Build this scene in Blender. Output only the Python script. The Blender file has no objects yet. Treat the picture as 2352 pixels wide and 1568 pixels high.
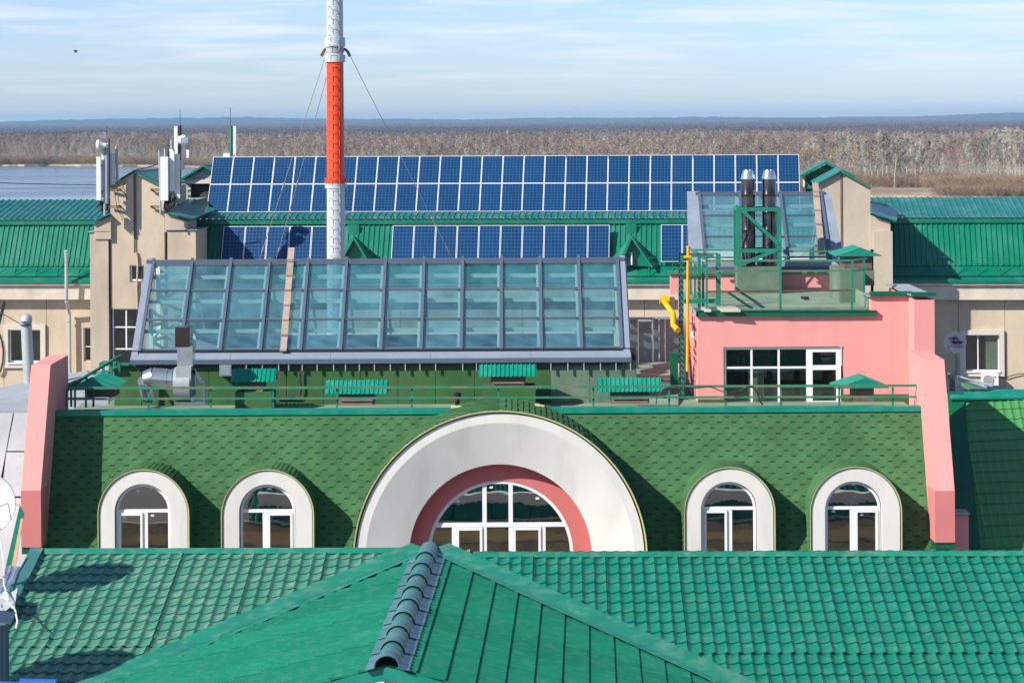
import bpy, bmesh, math, random
from mathutils import Vector, Matrix
random.seed(7)
rad = math.radians
SC = bpy.context.scene
COL = SC.collection

# ------------------------------------------------------------------ camera
F, CX, HY, ROLL, ZC = 5880.0, 1176.0, 276.0, 0.0055, 32.0     # focal length etc. in units of a 2352 wide picture
cr, sr = math.cos(ROLL), math.sin(ROLL)
cam_d = bpy.data.cameras.new("camera")
cam = bpy.data.objects.new("camera", cam_d)
COL.objects.link(cam)
cam_d.sensor_width = 36.0
cam_d.lens = F / 2352.0 * 36.0
cam_d.shift_y = -(784.0 - HY) / 2352.0
cam_d.clip_start = 0.5
cam_d.clip_end = 120000.0
cam.matrix_world = Matrix(((cr, sr, 0, 0), (0, 0, -1, 0), (-sr, cr, 0, ZC), (0, 0, 0, 1)))
SC.camera = cam

# ------------------------------------------------------------------ light, sky, exposure
SUN = Vector((-0.683, -0.447, 0.578)).normalized()
w = bpy.data.worlds.new("World")
SC.world = w
w.use_nodes = True
nt = w.node_tree
nt.nodes.clear()
out = nt.nodes.new("ShaderNodeOutputWorld")
bg = nt.nodes.new("ShaderNodeBackground")
sky = nt.nodes.new("ShaderNodeTexSky")
sky.sky_type = 'NISHITA'
sky.sun_disc = False
sky.sun_elevation = math.asin(SUN.z)
sky.sun_rotation = math.atan2(SUN.x, SUN.y) % (2 * math.pi)
sky.air_density = 1.0
sky.dust_density = 0.2
sky.ozone_density = 2.0
tc = nt.nodes.new("ShaderNodeTexCoord")
sep = nt.nodes.new("ShaderNodeSeparateXYZ")
nt.links.new(tc.outputs['Generated'], sep.inputs[0])
def wm(op, a, b=None, clamp=False):
    n = nt.nodes.new("ShaderNodeMath"); n.operation = op; n.use_clamp = clamp
    for i, v in enumerate((a, b)):
        if v is None: continue
        if isinstance(v, (int, float)): n.inputs[i].default_value = v
        else: nt.links.new(v, n.inputs[i])
    return n.outputs[0]
den = wm('ADD', wm('ABSOLUTE', sep.outputs[2]), 0.05)
comb = nt.nodes.new("ShaderNodeCombineXYZ")
nt.links.new(wm('DIVIDE', sep.outputs[0], den), comb.inputs[0])
nt.links.new(wm('DIVIDE', sep.outputs[1], den), comb.inputs[1])
ns = nt.nodes.new("ShaderNodeTexNoise")
ns.inputs['Scale'].default_value = 1.05
ns.inputs['Detail'].default_value = 7.0
ns.inputs['Roughness'].default_value = 0.55
nt.links.new(comb.outputs[0], ns.inputs['Vector'])
mr = nt.nodes.new("ShaderNodeMapRange")
mr.inputs['From Min'].default_value = 0.44
mr.inputs['From Max'].default_value = 0.72
mr.inputs['To Min'].default_value = 0.0
mr.inputs['To Max'].default_value = 0.85
nt.links.new(ns.outputs['Fac'], mr.inputs['Value'])
fade = nt.nodes.new("ShaderNodeMapRange")
fade.inputs['From Min'].default_value = 0.0
fade.inputs['From Max'].default_value = 0.035
nt.links.new(sep.outputs[2], fade.inputs['Value'])
thin = nt.nodes.new("ShaderNodeMapRange"); thin.interpolation_type = 'SMOOTHSTEP'
thin.inputs['From Min'].default_value = 0.06; thin.inputs['From Max'].default_value = 0.40; thin.inputs['To Min'].default_value = 1.0; thin.inputs['To Max'].default_value = 0.12
nt.links.new(sep.outputs[2], thin.inputs['Value'])
cf = wm('MULTIPLY', wm('MULTIPLY', mr.outputs[0], fade.outputs[0], True), thin.outputs[0])
SKYMUL = nt.nodes.new("ShaderNodeMix"); SKYMUL.data_type = 'RGBA'; SKYMUL.blend_type = 'MIX'
nt.links.new(cf, SKYMUL.inputs[0])
tint = nt.nodes.new("ShaderNodeMix"); tint.data_type = 'RGBA'; tint.blend_type = 'MULTIPLY'
tint.inputs[0].default_value = 1.0
tlow = nt.nodes.new("ShaderNodeMix"); tlow.data_type = 'RGBA'
tup = nt.nodes.new("ShaderNodeMapRange"); tup.interpolation_type = 'SMOOTHSTEP'; tup.inputs['From Min'].default_value = 0.02; tup.inputs['From Max'].default_value = 0.45
nt.links.new(sep.outputs[2], tup.inputs['Value']); nt.links.new(tup.outputs[0], tlow.inputs[0])
tlow.inputs[6].default_value = (0.70, 0.86, 1.32, 1); tlow.inputs[7].default_value = (0.78, 0.80, 0.86, 1)
nt.links.new(tlow.outputs[2], tint.inputs[7])
nt.links.new(sky.outputs[0], tint.inputs[6])
nt.links.new(tint.outputs[2], SKYMUL.inputs[6])
SKYMUL.inputs[7].default_value = (7.2, 7.5, 8.2, 1)
nt.links.new(SKYMUL.outputs[2], bg.inputs[0])
bg.inputs[1].default_value = 0.10
nt.links.new(bg.outputs[0], out.inputs[0])

sun_d = bpy.data.lights.new("sun", 'SUN')
sun_d.energy = 5.0
sun_d.angle = rad(0.55)
sun_d.color = (1.0, 0.945, 0.85)
sun = bpy.data.objects.new("sun", sun_d)
sun.rotation_mode = 'QUATERNION'
sun.rotation_quaternion = SUN.to_track_quat('Z', 'Y')
COL.objects.link(sun)
SC.view_settings.view_transform = 'Standard'
SC.view_settings.look = 'None'
SC.view_settings.exposure = 0.42
SC.view_settings.gamma = 1.0
SC.view_settings.use_curve_mapping = False
SC.render.engine = 'CYCLES'
SC.cycles.max_bounces = 8
SC.cycles.transparent_max_bounces = 12
SC.cycles.volume_bounces = 0
SC.cycles.caustics_reflective = False
SC.cycles.caustics_refractive = False

# ------------------------------------------------------------------ frames: a plan frame turned by psi, origin on the camera's axis
class Fr:
    def __init__(s, psi=0.0, Y0=0.0):
        s.c, s.s = math.cos(psi), math.sin(psi)
        s.ex = Vector((s.c, -s.s, 0)); s.ey = Vector((s.s, s.c, 0)); s.o = Vector((0, Y0, 0)); s.psi = psi
    def w(s, u, v, z):
        return s.o + s.ex * u + s.ey * v + Vector((0, 0, z))
    def at(s, x, y, v):                      # the point seen at (x, y) on the upright plane v: its (u, z)
        d = ray(x, y)
        t = (v + s.o.dot(s.ey)) / d.dot(s.ey)
        p = d * t
        return (p - s.o).dot(s.ex), ZC + p.z
    def u(s, x, y, v): return s.at(x, y, v)[0]
    def z(s, x, y, v): return s.at(x, y, v)[1]
def ray(x, y):
    dx, dy = x - CX, y - HY
    return Vector(((dx * cr - dy * sr) / F, 1.0, (-dx * sr - dy * cr) / F))
def P(x, y, Y):
    d = ray(x, y) * Y
    return Vector((d.x, d.y, ZC + d.z))
def PZ(x, y, z):
    d = ray(x, y); t = (z - ZC) / d.z
    return Vector((d.x * t, d.y * t, z))
def PL(x, y, p0, n):
    d = ray(x, y); c = Vector((0, 0, ZC))
    t = (p0 - c).dot(n) / d.dot(n)
    return c + d * t
W = Fr()
B = Fr(rad(4.73), 124.0)
def zf(x0, y0, k=3.2672):
    return lambda x, y: ((x0 + x / k) / 1.08844, (y0 + y / k) / 1.08844)
Z1, Z2, Z3, Z4, Z5, Z6 = zf(0, 200), zf(640, 0), zf(480, 360), zf(1120, 360), zf(1600, 360), zf(1920, 360)
A1, A2, A3, A4, A5 = zf(0, 600), zf(480, 800), zf(1120, 800), zf(1640, 640), zf(1920, 760)
B1, B2, B3, B4 = zf(0, 1000), zf(480, 1000), zf(1120, 1000), zf(1920, 1060)
C1, C2, C3 = zf(0, 1300, 3.675), zf(640, 1300, 3.675), zf(1280, 1300, 3.675)
E4, E5, E6 = zf(220, 300, 6.0308), zf(0, 740, 6.534), zf(1680, 620, 7.84)

# ------------------------------------------------------------------ materials
def mat(name, col, rough=0.75, metal=0.0, var=0.12, vs=1.5, fine=0.06, fs=25.0, bump=0.0, bs=30.0, spec=0.5, dirt=None, dirt_amt=0.0, ds=0.6,
        streak=0.0, rnd=0.0, coat=0.0):
    m = bpy.data.materials.new(name); m.use_nodes = True
    t = m.node_tree; N = t.nodes; L = t.links
    b = N["Principled BSDF"]
    b.inputs['Roughness'].default_value = rough
    b.inputs['Metallic'].default_value = metal
    b.inputs['Specular IOR Level'].default_value = spec
    b.inputs['Coat Weight'].default_value = coat
    g = N.new("ShaderNodeNewGeometry")
    def noise(scale, det=4, vec=None, rg=0.55):
        n = N.new("ShaderNodeTexNoise"); n.inputs['Scale'].default_value = scale; n.inputs['Detail'].default_value = det
        n.inputs['Roughness'].default_value = rg
        L.new(vec or g.outputs['Position'], n.inputs['Vector']); return n.outputs['Fac']
    def mrange(v, a, b_, lo, hi):
        n = N.new("ShaderNodeMapRange"); n.inputs[1].default_value = a; n.inputs[2].default_value = b_
        n.inputs[3].default_value = lo; n.inputs[4].default_value = hi; L.new(v, n.inputs[0]); return n.outputs[0]
    def mul(a, b_):
        n = N.new("ShaderNodeMath"); n.operation = 'MULTIPLY'
        for i, v in enumerate((a, b_)):
            if isinstance(v, float): n.inputs[i].default_value = v
            else: L.new(v, n.inputs[i])
        return n.outputs[0]
    f = mul(mrange(noise(vs), .3, .7, 1 - var, 1 + var), mrange(noise(fs, 3), .3, .7, 1 - fine, 1 + fine))
    if rnd:
        oi = N.new("ShaderNodeObjectInfo"); f = mul(f, mrange(oi.outputs['Random'], 0, 1, 1 - rnd, 1 + rnd))
    hs = N.new("ShaderNodeVectorMath"); hs.operation = 'SCALE'
    hs.inputs[0].default_value = col
    L.new(f, hs.inputs['Scale'])
    c = hs.outputs[0]
    if dirt is not None:
        v = None
        if streak:
            mp = N.new("ShaderNodeMapping"); mp.inputs['Scale'].default_value = (1.0, 1.0, streak)
            L.new(g.outputs['Position'], mp.inputs['Vector']); v = mp.outputs[0]
        mx = N.new("ShaderNodeMix"); mx.data_type = 'RGBA'
        L.new(mrange(noise(ds, 6, v, .62), .48, .72, 0, dirt_amt), mx.inputs[0])
        L.new(c, mx.inputs[6]); mx.inputs[7].default_value = (*dirt, 1)
        c = mx.outputs[2]
    L.new(c, b.inputs['Base Color'])
    if bump:
        bp = N.new("ShaderNodeBump"); bp.inputs['Strength'].default_value = bump; bp.inputs['Distance'].default_value = 0.02
        L.new(noise(bs, 4), bp.inputs['Height']); L.new(bp.outputs[0], b.inputs['Normal'])
    return m
def glass_mat(name, tint, refl, rough=0.01, body=None, bodyf=0.0, wavy=0.25):
    m = bpy.data.materials.new(name); m.use_nodes = True
    t = m.node_tree; N = t.nodes; L = t.links; N.clear()
    o = N.new("ShaderNodeOutputMaterial"); tr = N.new("ShaderNodeBsdfTransparent"); tr.inputs[0].default_value = (*tint, 1)
    gl = N.new("ShaderNodeBsdfGlossy"); gl.inputs['Roughness'].default_value = rough
    fr = N.new("ShaderNodeFresnel"); fr.inputs[0].default_value = 1.5
    ad = N.new("ShaderNodeMath"); ad.operation = 'ADD'; ad.inputs[1].default_value = refl; ad.use_clamp = True
    bf = N.new("ShaderNodeNewGeometry"); iv = N.new("ShaderNodeMath"); iv.operation = 'SUBTRACT'; iv.inputs[0].default_value = 1.0; L.new(bf.outputs['Backfacing'], iv.inputs[1])
    mu = N.new("ShaderNodeMath"); mu.operation = 'MULTIPLY'; L.new(fr.outputs[0], ad.inputs[0]); L.new(ad.outputs[0], mu.inputs[0]); L.new(iv.outputs[0], mu.inputs[1])
    mx = N.new("ShaderNodeMixShader"); L.new(mu.outputs[0], mx.inputs[0])
    base = tr.outputs[0]
    if body:
        df = N.new("ShaderNodeBsdfDiffuse"); df.inputs[0].default_value = (*body, 1)
        m2 = N.new("ShaderNodeMixShader")
        oi = N.new("ShaderNodeObjectInfo"); g0 = N.new("ShaderNodeNewGeometry"); dn_ = N.new("ShaderNodeTexNoise"); dn_.inputs['Scale'].default_value = 2.2; dn_.inputs['Detail'].default_value = 5
        L.new(g0.outputs['Position'], dn_.inputs['Vector']); sm = N.new("ShaderNodeMath"); sm.operation = 'MULTIPLY_ADD'; L.new(oi.outputs['Random'], sm.inputs[0]); sm.inputs[1].default_value = .35; L.new(dn_.outputs['Fac'], sm.inputs[2])
        rm = N.new("ShaderNodeMapRange"); rm.inputs[1].default_value = .35; rm.inputs[2].default_value = 1.0; rm.inputs[3].default_value = bodyf * .35; rm.inputs[4].default_value = bodyf * 2.3; L.new(sm.outputs[0], rm.inputs[0]); L.new(rm.outputs[0], m2.inputs[0])
        L.new(tr.outputs[0], m2.inputs[1]); L.new(df.outputs[0], m2.inputs[2]); base = m2.outputs[0]
    L.new(base, mx.inputs[1]); L.new(gl.outputs[0], mx.inputs[2]); L.new(mx.outputs[0], o.inputs[0])
    ng = N.new("ShaderNodeNewGeometry"); n = N.new("ShaderNodeTexNoise"); n.inputs['Scale'].default_value = 1.6; n.inputs['Detail'].default_value = 1
    L.new(ng.outputs['Position'], n.inputs['Vector'])
    bp = N.new("ShaderNodeBump"); bp.inputs['Strength'].default_value = wavy; bp.inputs['Distance'].default_value = 0.02
    L.new(n.outputs['Fac'], bp.inputs['Height']); L.new(bp.outputs[0], gl.inputs['Normal'])
    return m
M = {}
M['tile'] = mat('tile_green_paint', (0.004, 0.185, 0.12), .38, 0, .10, 2.2, .05, 30, dirt=(.20, .33, .26), dirt_amt=.24, ds=6.0, rnd=.04)
M['tile_old'] = mat('tile_green_faded', (0.055, 0.235, 0.155), .42, 0, .10, 2.2, .06, 30, dirt=(.27, .36, .27), dirt_amt=.65, ds=4.5, rnd=.04)
M['tile_gable'] = mat('tile_green_gable', (0.003, 0.175, 0.10), .45, 0, .07, 1.6, .05, 20, dirt=(.20, .34, .27), dirt_amt=.16, ds=7.0, rnd=.12)
M['tile_lime'] = mat('tile_bright_green', (0.065, 0.26, 0.085), .4, 0, .07, 1.4, .03, 30)
M['flash'] = mat('green_flashing', (0.012, 0.205, 0.135), .4, 0, .14, 1.2, .06, 20, dirt=(.22, .33, .27), dirt_amt=.4, ds=4.0)
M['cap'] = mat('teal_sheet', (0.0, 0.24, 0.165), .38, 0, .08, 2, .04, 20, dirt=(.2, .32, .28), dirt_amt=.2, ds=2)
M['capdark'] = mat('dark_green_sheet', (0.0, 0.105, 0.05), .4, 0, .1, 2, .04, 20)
M['ridge'] = mat('ridge_metal', (0.045, 0.17, 0.165), .33, 0, .12, 2, .05, 20, dirt=(.25, .30, .30), dirt_amt=.5, ds=2.5, rnd=.05)
M['shingle'] = mat('green_bitumen_shingle', (0.06, 0.160, 0.066), .95, 0, .13, .7, .16, 3.4, bump=.3, bs=120, spec=.1, rnd=.07)
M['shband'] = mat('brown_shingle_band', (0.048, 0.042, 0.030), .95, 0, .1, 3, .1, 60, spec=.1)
M['felt'] = mat('green_roofing_felt', (0.05, 0.125, 0.045), .95, 0, .18, .9, .10, 30, bump=.25, bs=60, spec=.1, dirt=(.12, .15, .09), dirt_amt=.5, ds=.9, streak=.25)
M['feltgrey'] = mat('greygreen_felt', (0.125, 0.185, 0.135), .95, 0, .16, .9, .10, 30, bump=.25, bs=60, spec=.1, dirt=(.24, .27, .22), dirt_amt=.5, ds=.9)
M['deck'] = mat('deck_felt', (0.19, 0.27, 0.20), .95, 0, .16, .8, .08, 30, bump=.15, bs=40, spec=.1, dirt=(.34, .36, .30), dirt_amt=.6, ds=.7)
M['pink'] = mat('pink_render', (0.80, 0.33, 0.31), .9, 0, .04, .8, .05, 60, bump=.35, bs=60, spec=.2, dirt=(.62, .25, .235), dirt_amt=.35, ds=1.1, streak=.14)
M['pinklow'] = mat('deeper_pink', (0.62, 0.215, 0.205), .9, 0, .04, .8, .06, 60, bump=.35, bs=60, spec=.2)
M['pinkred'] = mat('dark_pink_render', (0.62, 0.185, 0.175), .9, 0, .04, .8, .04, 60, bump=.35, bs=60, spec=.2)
M['white'] = mat('white_render', (0.74, 0.73, 0.69), .9, 0, .03, .8, .04, 60, bump=.4, bs=70, spec=.2, dirt=(.50, .48, .44), dirt_amt=.42, ds=1.7, streak=.25)
M['pvc'] = mat('white_pvc', (0.82, 0.83, 0.83), .35, 0, .02, 2, .01, 20)
M['sealant'] = mat('yellow_foam_sealant', (0.50, 0.50, 0.24), .9, 0, .1, 5, .1, 60)
M['beige'] = mat('beige_render', (0.60, 0.485, 0.365), .9, 0, .05, .5, .06, 20, bump=.25, bs=25, spec=.15, dirt=(.36, .30, .24), dirt_amt=.7, ds=.45, streak=.35)
M['greige'] = mat('greige_render', (0.50, 0.425, 0.335), .9, 0, .06, .5, .06, 20, bump=.25, bs=25, spec=.15, dirt=(.30, .26, .21), dirt_amt=.65, ds=.5, streak=.3)
M['cornice'] = mat('cornice_stone', (0.62, 0.56, 0.47), .9, 0, .08, .7, .06, 20, spec=.15, dirt=(.36, .33, .28), dirt_amt=.5, ds=.8)
M['surround'] = mat('window_surround', (0.62, 0.585, 0.51), .9, 0, .05, 1, .05, 20, spec=.15, dirt=(.45, .42, .35), dirt_amt=.4, ds=1)
M['ochre'] = mat('ochre_wall', (0.72, 0.58, 0.39), .9, 0, .1, .6, .05, 20, spec=.15)
M['sheet'] = mat('profiled_green_sheet', (0.0, 0.165, 0.10), .36, 0, .08, .7, .05, 12, dirt=(.10, .34, .24), dirt_amt=.3, ds=1.0, streak=.15)
M['sheettop'] = mat('profiled_roof_sheet', (0.01, 0.165, 0.15), .33, 0, .10, .6, .05, 12, dirt=(.14, .32, .28), dirt_amt=.5, ds=.8)
M['railpaint'] = mat('green_rail_paint', (0.03, 0.20, 0.12), .5, 0, .15, 3, .06, 20, dirt=(.30, .16, .08), dirt_amt=.75, ds=2.0)
M['frame'] = mat('green_steel', (0.012, 0.20, 0.13), .45, 0, .1, 3, .04, 20)
M['black'] = mat('black_matter', (0.012, 0.013, 0.015), .6, 0, .1, 3, .04, 20)
M['galv'] = mat('galvanised_steel', (0.60, 0.62, 0.64), .28, .85, .12, 3, .06, 20, dirt=(.4, .42, .44), dirt_amt=.5, ds=4)
M['galvmatt'] = mat('galvanised_sheet', (0.44, 0.47, 0.49), .5, .25, .10, .8, .05, 12, dirt=(.33, .34, .34), dirt_amt=.5, ds=.9)
M['steel'] = mat('stainless_steel', (0.135, 0.115, 0.10), .2, 1.0, .05, 3, .03, 30)
M['grey'] = mat('grey_paint', (0.36, 0.38, 0.40), .5, 0, .08, 2, .04, 20)
M['bluegrey'] = mat('bluegrey_aluminium', (0.105, 0.135, 0.185), .42, .1, .06, 2, .03, 20)
M['bluegreyl'] = mat('light_bluegrey_sheet', (0.26, 0.305, 0.385), .45, .1, .08, 1, .03, 20, dirt=(.42, .44, .46), dirt_amt=.35, ds=1.2)
M['cream'] = mat('cream_steel', (0.74, 0.74, 0.62), .6, 0, .04, 2, .02, 20)
M['wood'] = mat('weathered_board', (0.36, 0.28, 0.235), .85, 0, .15, 2, .12, 14, rnd=.12)
M['timber'] = mat('fresh_timber', (0.72, 0.48, 0.28), .8, 0, .1, 2, .08, 14)
M['brown'] = mat('brown_vent_box', (0.14, 0.10, 0.075), .8, 0, .2, 3, .1, 20)
M['mast'] = mat('pale_mast_paint', (0.52, 0.56, 0.60), .35, .0, .05, 2, .03, 20, dirt=(.42, .42, .42), dirt_amt=.3, ds=2)
M['orange'] = mat('red_mast_paint', (0.80, 0.075, 0.02), .42, 0, .06, 2, .03, 20)
M['yellow'] = mat('yellow_gas_paint', (0.85, 0.42, 0.01), .35, 0, .04, 2, .02, 20)
M['antenna'] = mat('antenna_plastic', (0.72, 0.73, 0.72), .5, 0, .04, 2, .02, 20)
M['rust'] = mat('rusty_steel', (0.13, 0.075, 0.05), .8, .2, .25, 4, .1, 20)
M['blue'] = mat('blue_pipe_plastic', (0.02, 0.13, 0.50), .4, 0, .05, 2, .02, 20)
M['red'] = mat('dark_red_paint', (0.30, 0.01, 0.015), .6, 0, .02, 2, .02, 20)
M['navy'] = mat('navy_print', (0.01, 0.02, 0.10), .6, 0, .02, 2, .02, 20)
M['paper'] = mat('paper_sticker', (0.75, 0.75, 0.72), .7, 0, .02, 2, .02, 20)
M['whitebrick'] = mat('white_brick', (0.52, 0.50, 0.45), .9, 0, .1, 4, .1, 20, rnd=.15)
M['mortar'] = mat('mortar', (0.26, 0.25, 0.23), .95, 0, .1, 4, .1, 20)
M['greenbrick'] = mat('green_painted_brick', (0.02, 0.20, 0.10), .7, 0, .2, 4, .1, 20, rnd=.3, dirt=(.30, .34, .22), dirt_amt=.6, ds=3)
M['cellframe'] = mat('panel_frame_aluminium', (0.78, 0.79, 0.80), .4, .1, .03, 2, .02, 20)
M['curtain'] = mat('pale_curtain', (0.42, 0.45, 0.36), .9, 0, .1, 4, .1, 20)
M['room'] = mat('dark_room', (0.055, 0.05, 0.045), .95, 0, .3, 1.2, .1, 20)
M['mirrortan'] = mat('reflected_tan', (0.42, 0.36, 0.27), .9, 0, .2, 1.5, .1, 12)  # tan behind the arched panes imitates brown reflections; also colours the back cornice
M['tar'] = mat('grey_roof_between', (0.20, 0.21, 0.20), .95, 0, .2, .3, .1, 8)
M['bark'] = mat('pale_bark', (0.48, 0.45, 0.39), .95, 0, .25, .3, .1, 3, rnd=.2)
M['twig'] = mat('brown_twigs', (0.31, 0.22, 0.155), .95, 0, .35, .012, .15, .2, rnd=.35, spec=.1)
M['twighaze'] = mat('haze_purple_twigs', (0.125, 0.085, 0.09), .95, 0, .4, .004, .15, .05, rnd=.3, spec=.1)  # the haze's purple cast is put into this darker twig colour
M['twigpale'] = mat('pale_twigs', (0.46, 0.42, 0.34), .95, 0, .25, .02, .15, .2, rnd=.25, spec=.1)
M['bush'] = mat('reddish_brush', (0.30, 0.20, 0.135), .95, 0, .3, .02, .2, .3, rnd=.4, spec=.1)
M['bushgreen'] = mat('budding_brush', (0.24, 0.21, 0.08), .95, 0, .2, .02, .2, .3, rnd=.3, spec=.1)
M['pine'] = mat('dark_pine', (0.022, 0.045, 0.028), .95, 0, .3, .01, .1, .3, rnd=.3, spec=.1)
M['glassroof'] = glass_mat('tinted_roof_glass', (0.78, 0.92, 0.95), 0.17, .01, (.20, .50, .62), .10)
M['win'] = glass_mat('window_glass', (0.72, 0.76, 0.74), 0.10, .005)
M['winarch'] = glass_mat('coated_window_glass', (0.42, 0.42, 0.38), 0.42, .008, None, 0, .14)

def solar_mat():
    m = bpy.data.materials.new('solar_cells'); m.use_nodes = True
    t = m.node_tree; N = t.nodes; L = t.links; b = N["Principled BSDF"]
    uv = N.new("ShaderNodeUVMap"); sp = N.new("ShaderNodeSeparateXYZ"); L.new(uv.outputs[0], sp.inputs[0])
    def ma(op, a, b_=None):
        n = N.new("ShaderNodeMath"); n.operation = op
        for i, v in enumerate((a, b_)):
            if v is None: continue
            if isinstance(v, (int, float)): n.inputs[i].default_value = v
            else: L.new(v, n.inputs[i])
        return n.outputs[0]
    def line(src, n_, wd):
        fr = ma('FRACT', ma('MULTIPLY', src, n_))
        d = ma('MINIMUM', fr, ma('SUBTRACT', 1.0, fr))
        return ma('LESS_THAN', d, wd)
    l = ma('MAXIMUM', line(sp.outputs[0], 6.0, .045), line(sp.outputs[1], 10.0, .045))
    bus = ma('MULTIPLY', line(sp.outputs[0], 18.0, .06), .45)
    l = ma('MAXIMUM', l, bus)
    oi = N.new("ShaderNodeObjectInfo")
    g = N.new("ShaderNodeNewGeometry"); ns_ = N.new("ShaderNodeTexNoise"); ns_.inputs['Scale'].default_value = .5
    L.new(g.outputs['Position'], ns_.inputs['Vector'])
    hv = N.new("ShaderNodeHueSaturation"); hv.inputs['Color'].default_value = (0.0006, 0.029, 0.115, 1)
    r = N.new("ShaderNodeMapRange"); r.inputs[3].default_value = .75; r.inputs[4].default_value = 1.25
    L.new(ma('MULTIPLY', ma('ADD', oi.outputs['Random'], ns_.outputs['Fac']), .5), r.inputs[0]); L.new(r.outputs[0], hv.inputs['Value'])
    mx = N.new("ShaderNodeMix"); mx.data_type = 'RGBA'; L.new(l, mx.inputs[0]); L.new(hv.outputs[0], mx.inputs[6])
    mx.inputs[7].default_value = (0.045, 0.15, 0.27, 1)
    L.new(mx.outputs[2], b.inputs['Base Color']); b.inputs['Roughness'].default_value = .35; b.inputs['Coat Weight'].default_value = .08; b.inputs['Specular IOR Level'].default_value = .2
    b.inputs['Coat Roughness'].default_value = .05
    return m
M['solar'] = solar_mat()

# ------------------------------------------------------------------ building blocks
class MB:
    def __init__(s, fr=None): s.v, s.f, s.m, s.fr, s.cur = [], [], [], fr or W, 0
    def add(s, pts, faces):
        n = len(s.v); s.v += [Vector(p) for p in pts]
        s.f += [tuple(n + i for i in f) for f in faces]; s.m += [s.cur] * len(faces)
    def hexa(s, p):                            # 8 points: bottom ring 0-3, top ring 4-7
        s.add(p, [(0, 3, 2, 1), (4, 5, 6, 7), (0, 1, 5, 4), (1, 2, 6, 5), (2, 3, 7, 6), (3, 0, 4, 7)])
    def box(s, u0, u1, v0, v1, z0, z1):
        f = s.fr.w
        s.hexa([f(u0, v0, z0), f(u1, v0, z0), f(u1, v1, z0), f(u0, v1, z0), f(u0, v0, z1), f(u1, v0, z1), f(u1, v1, z1), f(u0, v1, z1)])
        return s
    def px(s, x0, x1, yt, yb, v, d, push=0.0):  # box whose front face spans these picture units on plane v
        ym, xm = (yt + yb) / 2, (x0 + x1) / 2
        s.box(s.fr.u(x0, ym, v), s.fr.u(x1, ym, v), v - push, v + d, s.fr.z(xm, yb, v), s.fr.z(xm, yt, v)); return s
    def slab(s, pts, t):                       # a plate of thickness t below the polygon pts (counter clockwise seen from its good side)
        pts = [Vector(p) for p in pts]; n = (pts[1] - pts[0]).cross(pts[2] - pts[0]).normalized()
        k = len(pts); q = [p - n * t for p in pts]
        s.add(pts + q, [tuple(range(k)), tuple(range(2 * k - 1, k - 1, -1))] + [(i, i + k, (i + 1) % k + k, (i + 1) % k) for i in range(k)]); return s
    def prism(s, poly, v0, v1):                # poly in (u, z), pushed from v0 to v1
        f = s.fr.w; k = len(poly)
        s.add([f(u, v0, z) for u, z in poly] + [f(u, v1, z) for u, z in poly],
              [tuple(range(k)), tuple(range(2 * k - 1, k - 1, -1))] + [(i, i + k, (i + 1) % k + k, (i + 1) % k) for i in range(k)]); return s
    def tube(s, a, b, r, n=8, r2=None, caps=True):
        a, b = Vector(a), Vector(b); d = (b - a).normalized(); r2 = r if r2 is None else r2
        x = d.cross(Vector((0, 0, 1)) if abs(d.z) < .9 else Vector((0, 1, 0))).normalized(); y = d.cross(x)
        ring = lambda c, rr: [c + (x * math.cos(2 * math.pi * i / n) + y * math.sin(2 * math.pi * i / n)) * rr for i in range(n)]
        fc = [(i, (i + 1) % n, (i + 1) % n + n, i + n) for i in range(n)]
        if caps: fc += [tuple(range(n - 1, -1, -1)), tuple(range(n, 2 * n))]
        s.add(ring(a, r) + ring(b, r2), fc); return s
    def path(s, pts, r, n=6):
        for a, b in zip(pts, pts[1:]): s.tube(a, b, r, n)
        return s
    def bar(s, a, b, wx, wz=None):             # a square bar along a-b
        a, b = Vector(a), Vector(b); d = (b - a).normalized(); wz = wz or wx
        x = d.cross(Vector((0, 0, 1)) if abs(d.z) < .9 else Vector((0, 1, 0))).normalized() * wx / 2; y = d.cross(x).normalized() * wz / 2
        s.hexa([a - x - y, a + x - y, a + x + y, a - x + y, b - x - y, b + x - y, b + x + y, b - x + y]); return s
    def lathe(s, c, prof, n=16, ax=(0, 0, 1)):  # prof: (radius, distance along ax)
        c = Vector(c); ax = Vector(ax).normalized(); x = ax.cross(Vector((0, 1, 0)) if abs(ax.y) < .9 else Vector((1, 0, 0))).normalized(); y = ax.cross(x)
        pts = []; fc = []
        for r, h in prof: pts += [c + ax * h + (x * math.cos(2 * math.pi * i / n) + y * math.sin(2 * math.pi * i / n)) * r for i in range(n)]
        for k in range(len(prof) - 1): fc += [(k * n + i, k * n + (i + 1) % n, (k + 1) * n + (i + 1) % n, (k + 1) * n + i) for i in range(n)]
        s.add(pts, fc); return s
    def strip(s, a, b):                        # faces between two point rows
        k = len(a); s.add(list(a) + list(b), [(i, i + 1, k + i + 1, k + i) for i in range(k - 1)]); return s
    def mesh(s, name, mats, org=(0, 0, 0), smooth=False):
        me = bpy.data.meshes.new(name); o = Vector(org)
        me.from_pydata([tuple(v - o) for v in s.v], [], s.f)
        mats = mats if isinstance(mats, (list, tuple)) else [mats]
        for m in mats: me.materials.append(M[m])
        if len(mats) > 1: me.polygons.foreach_set('material_index', s.m)
        bm = bmesh.new(); bm.from_mesh(me); bmesh.ops.recalc_face_normals(bm, faces=bm.faces)
        bm.to_mesh(me); bm.free()
        if smooth:
            me.polygons.foreach_set('use_smooth', [True] * len(me.polygons))
            try: me.set_sharp_from_angle(angle=rad(smooth if smooth > 1 else 40))
            except Exception: pass
        me.update(); return me
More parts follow.
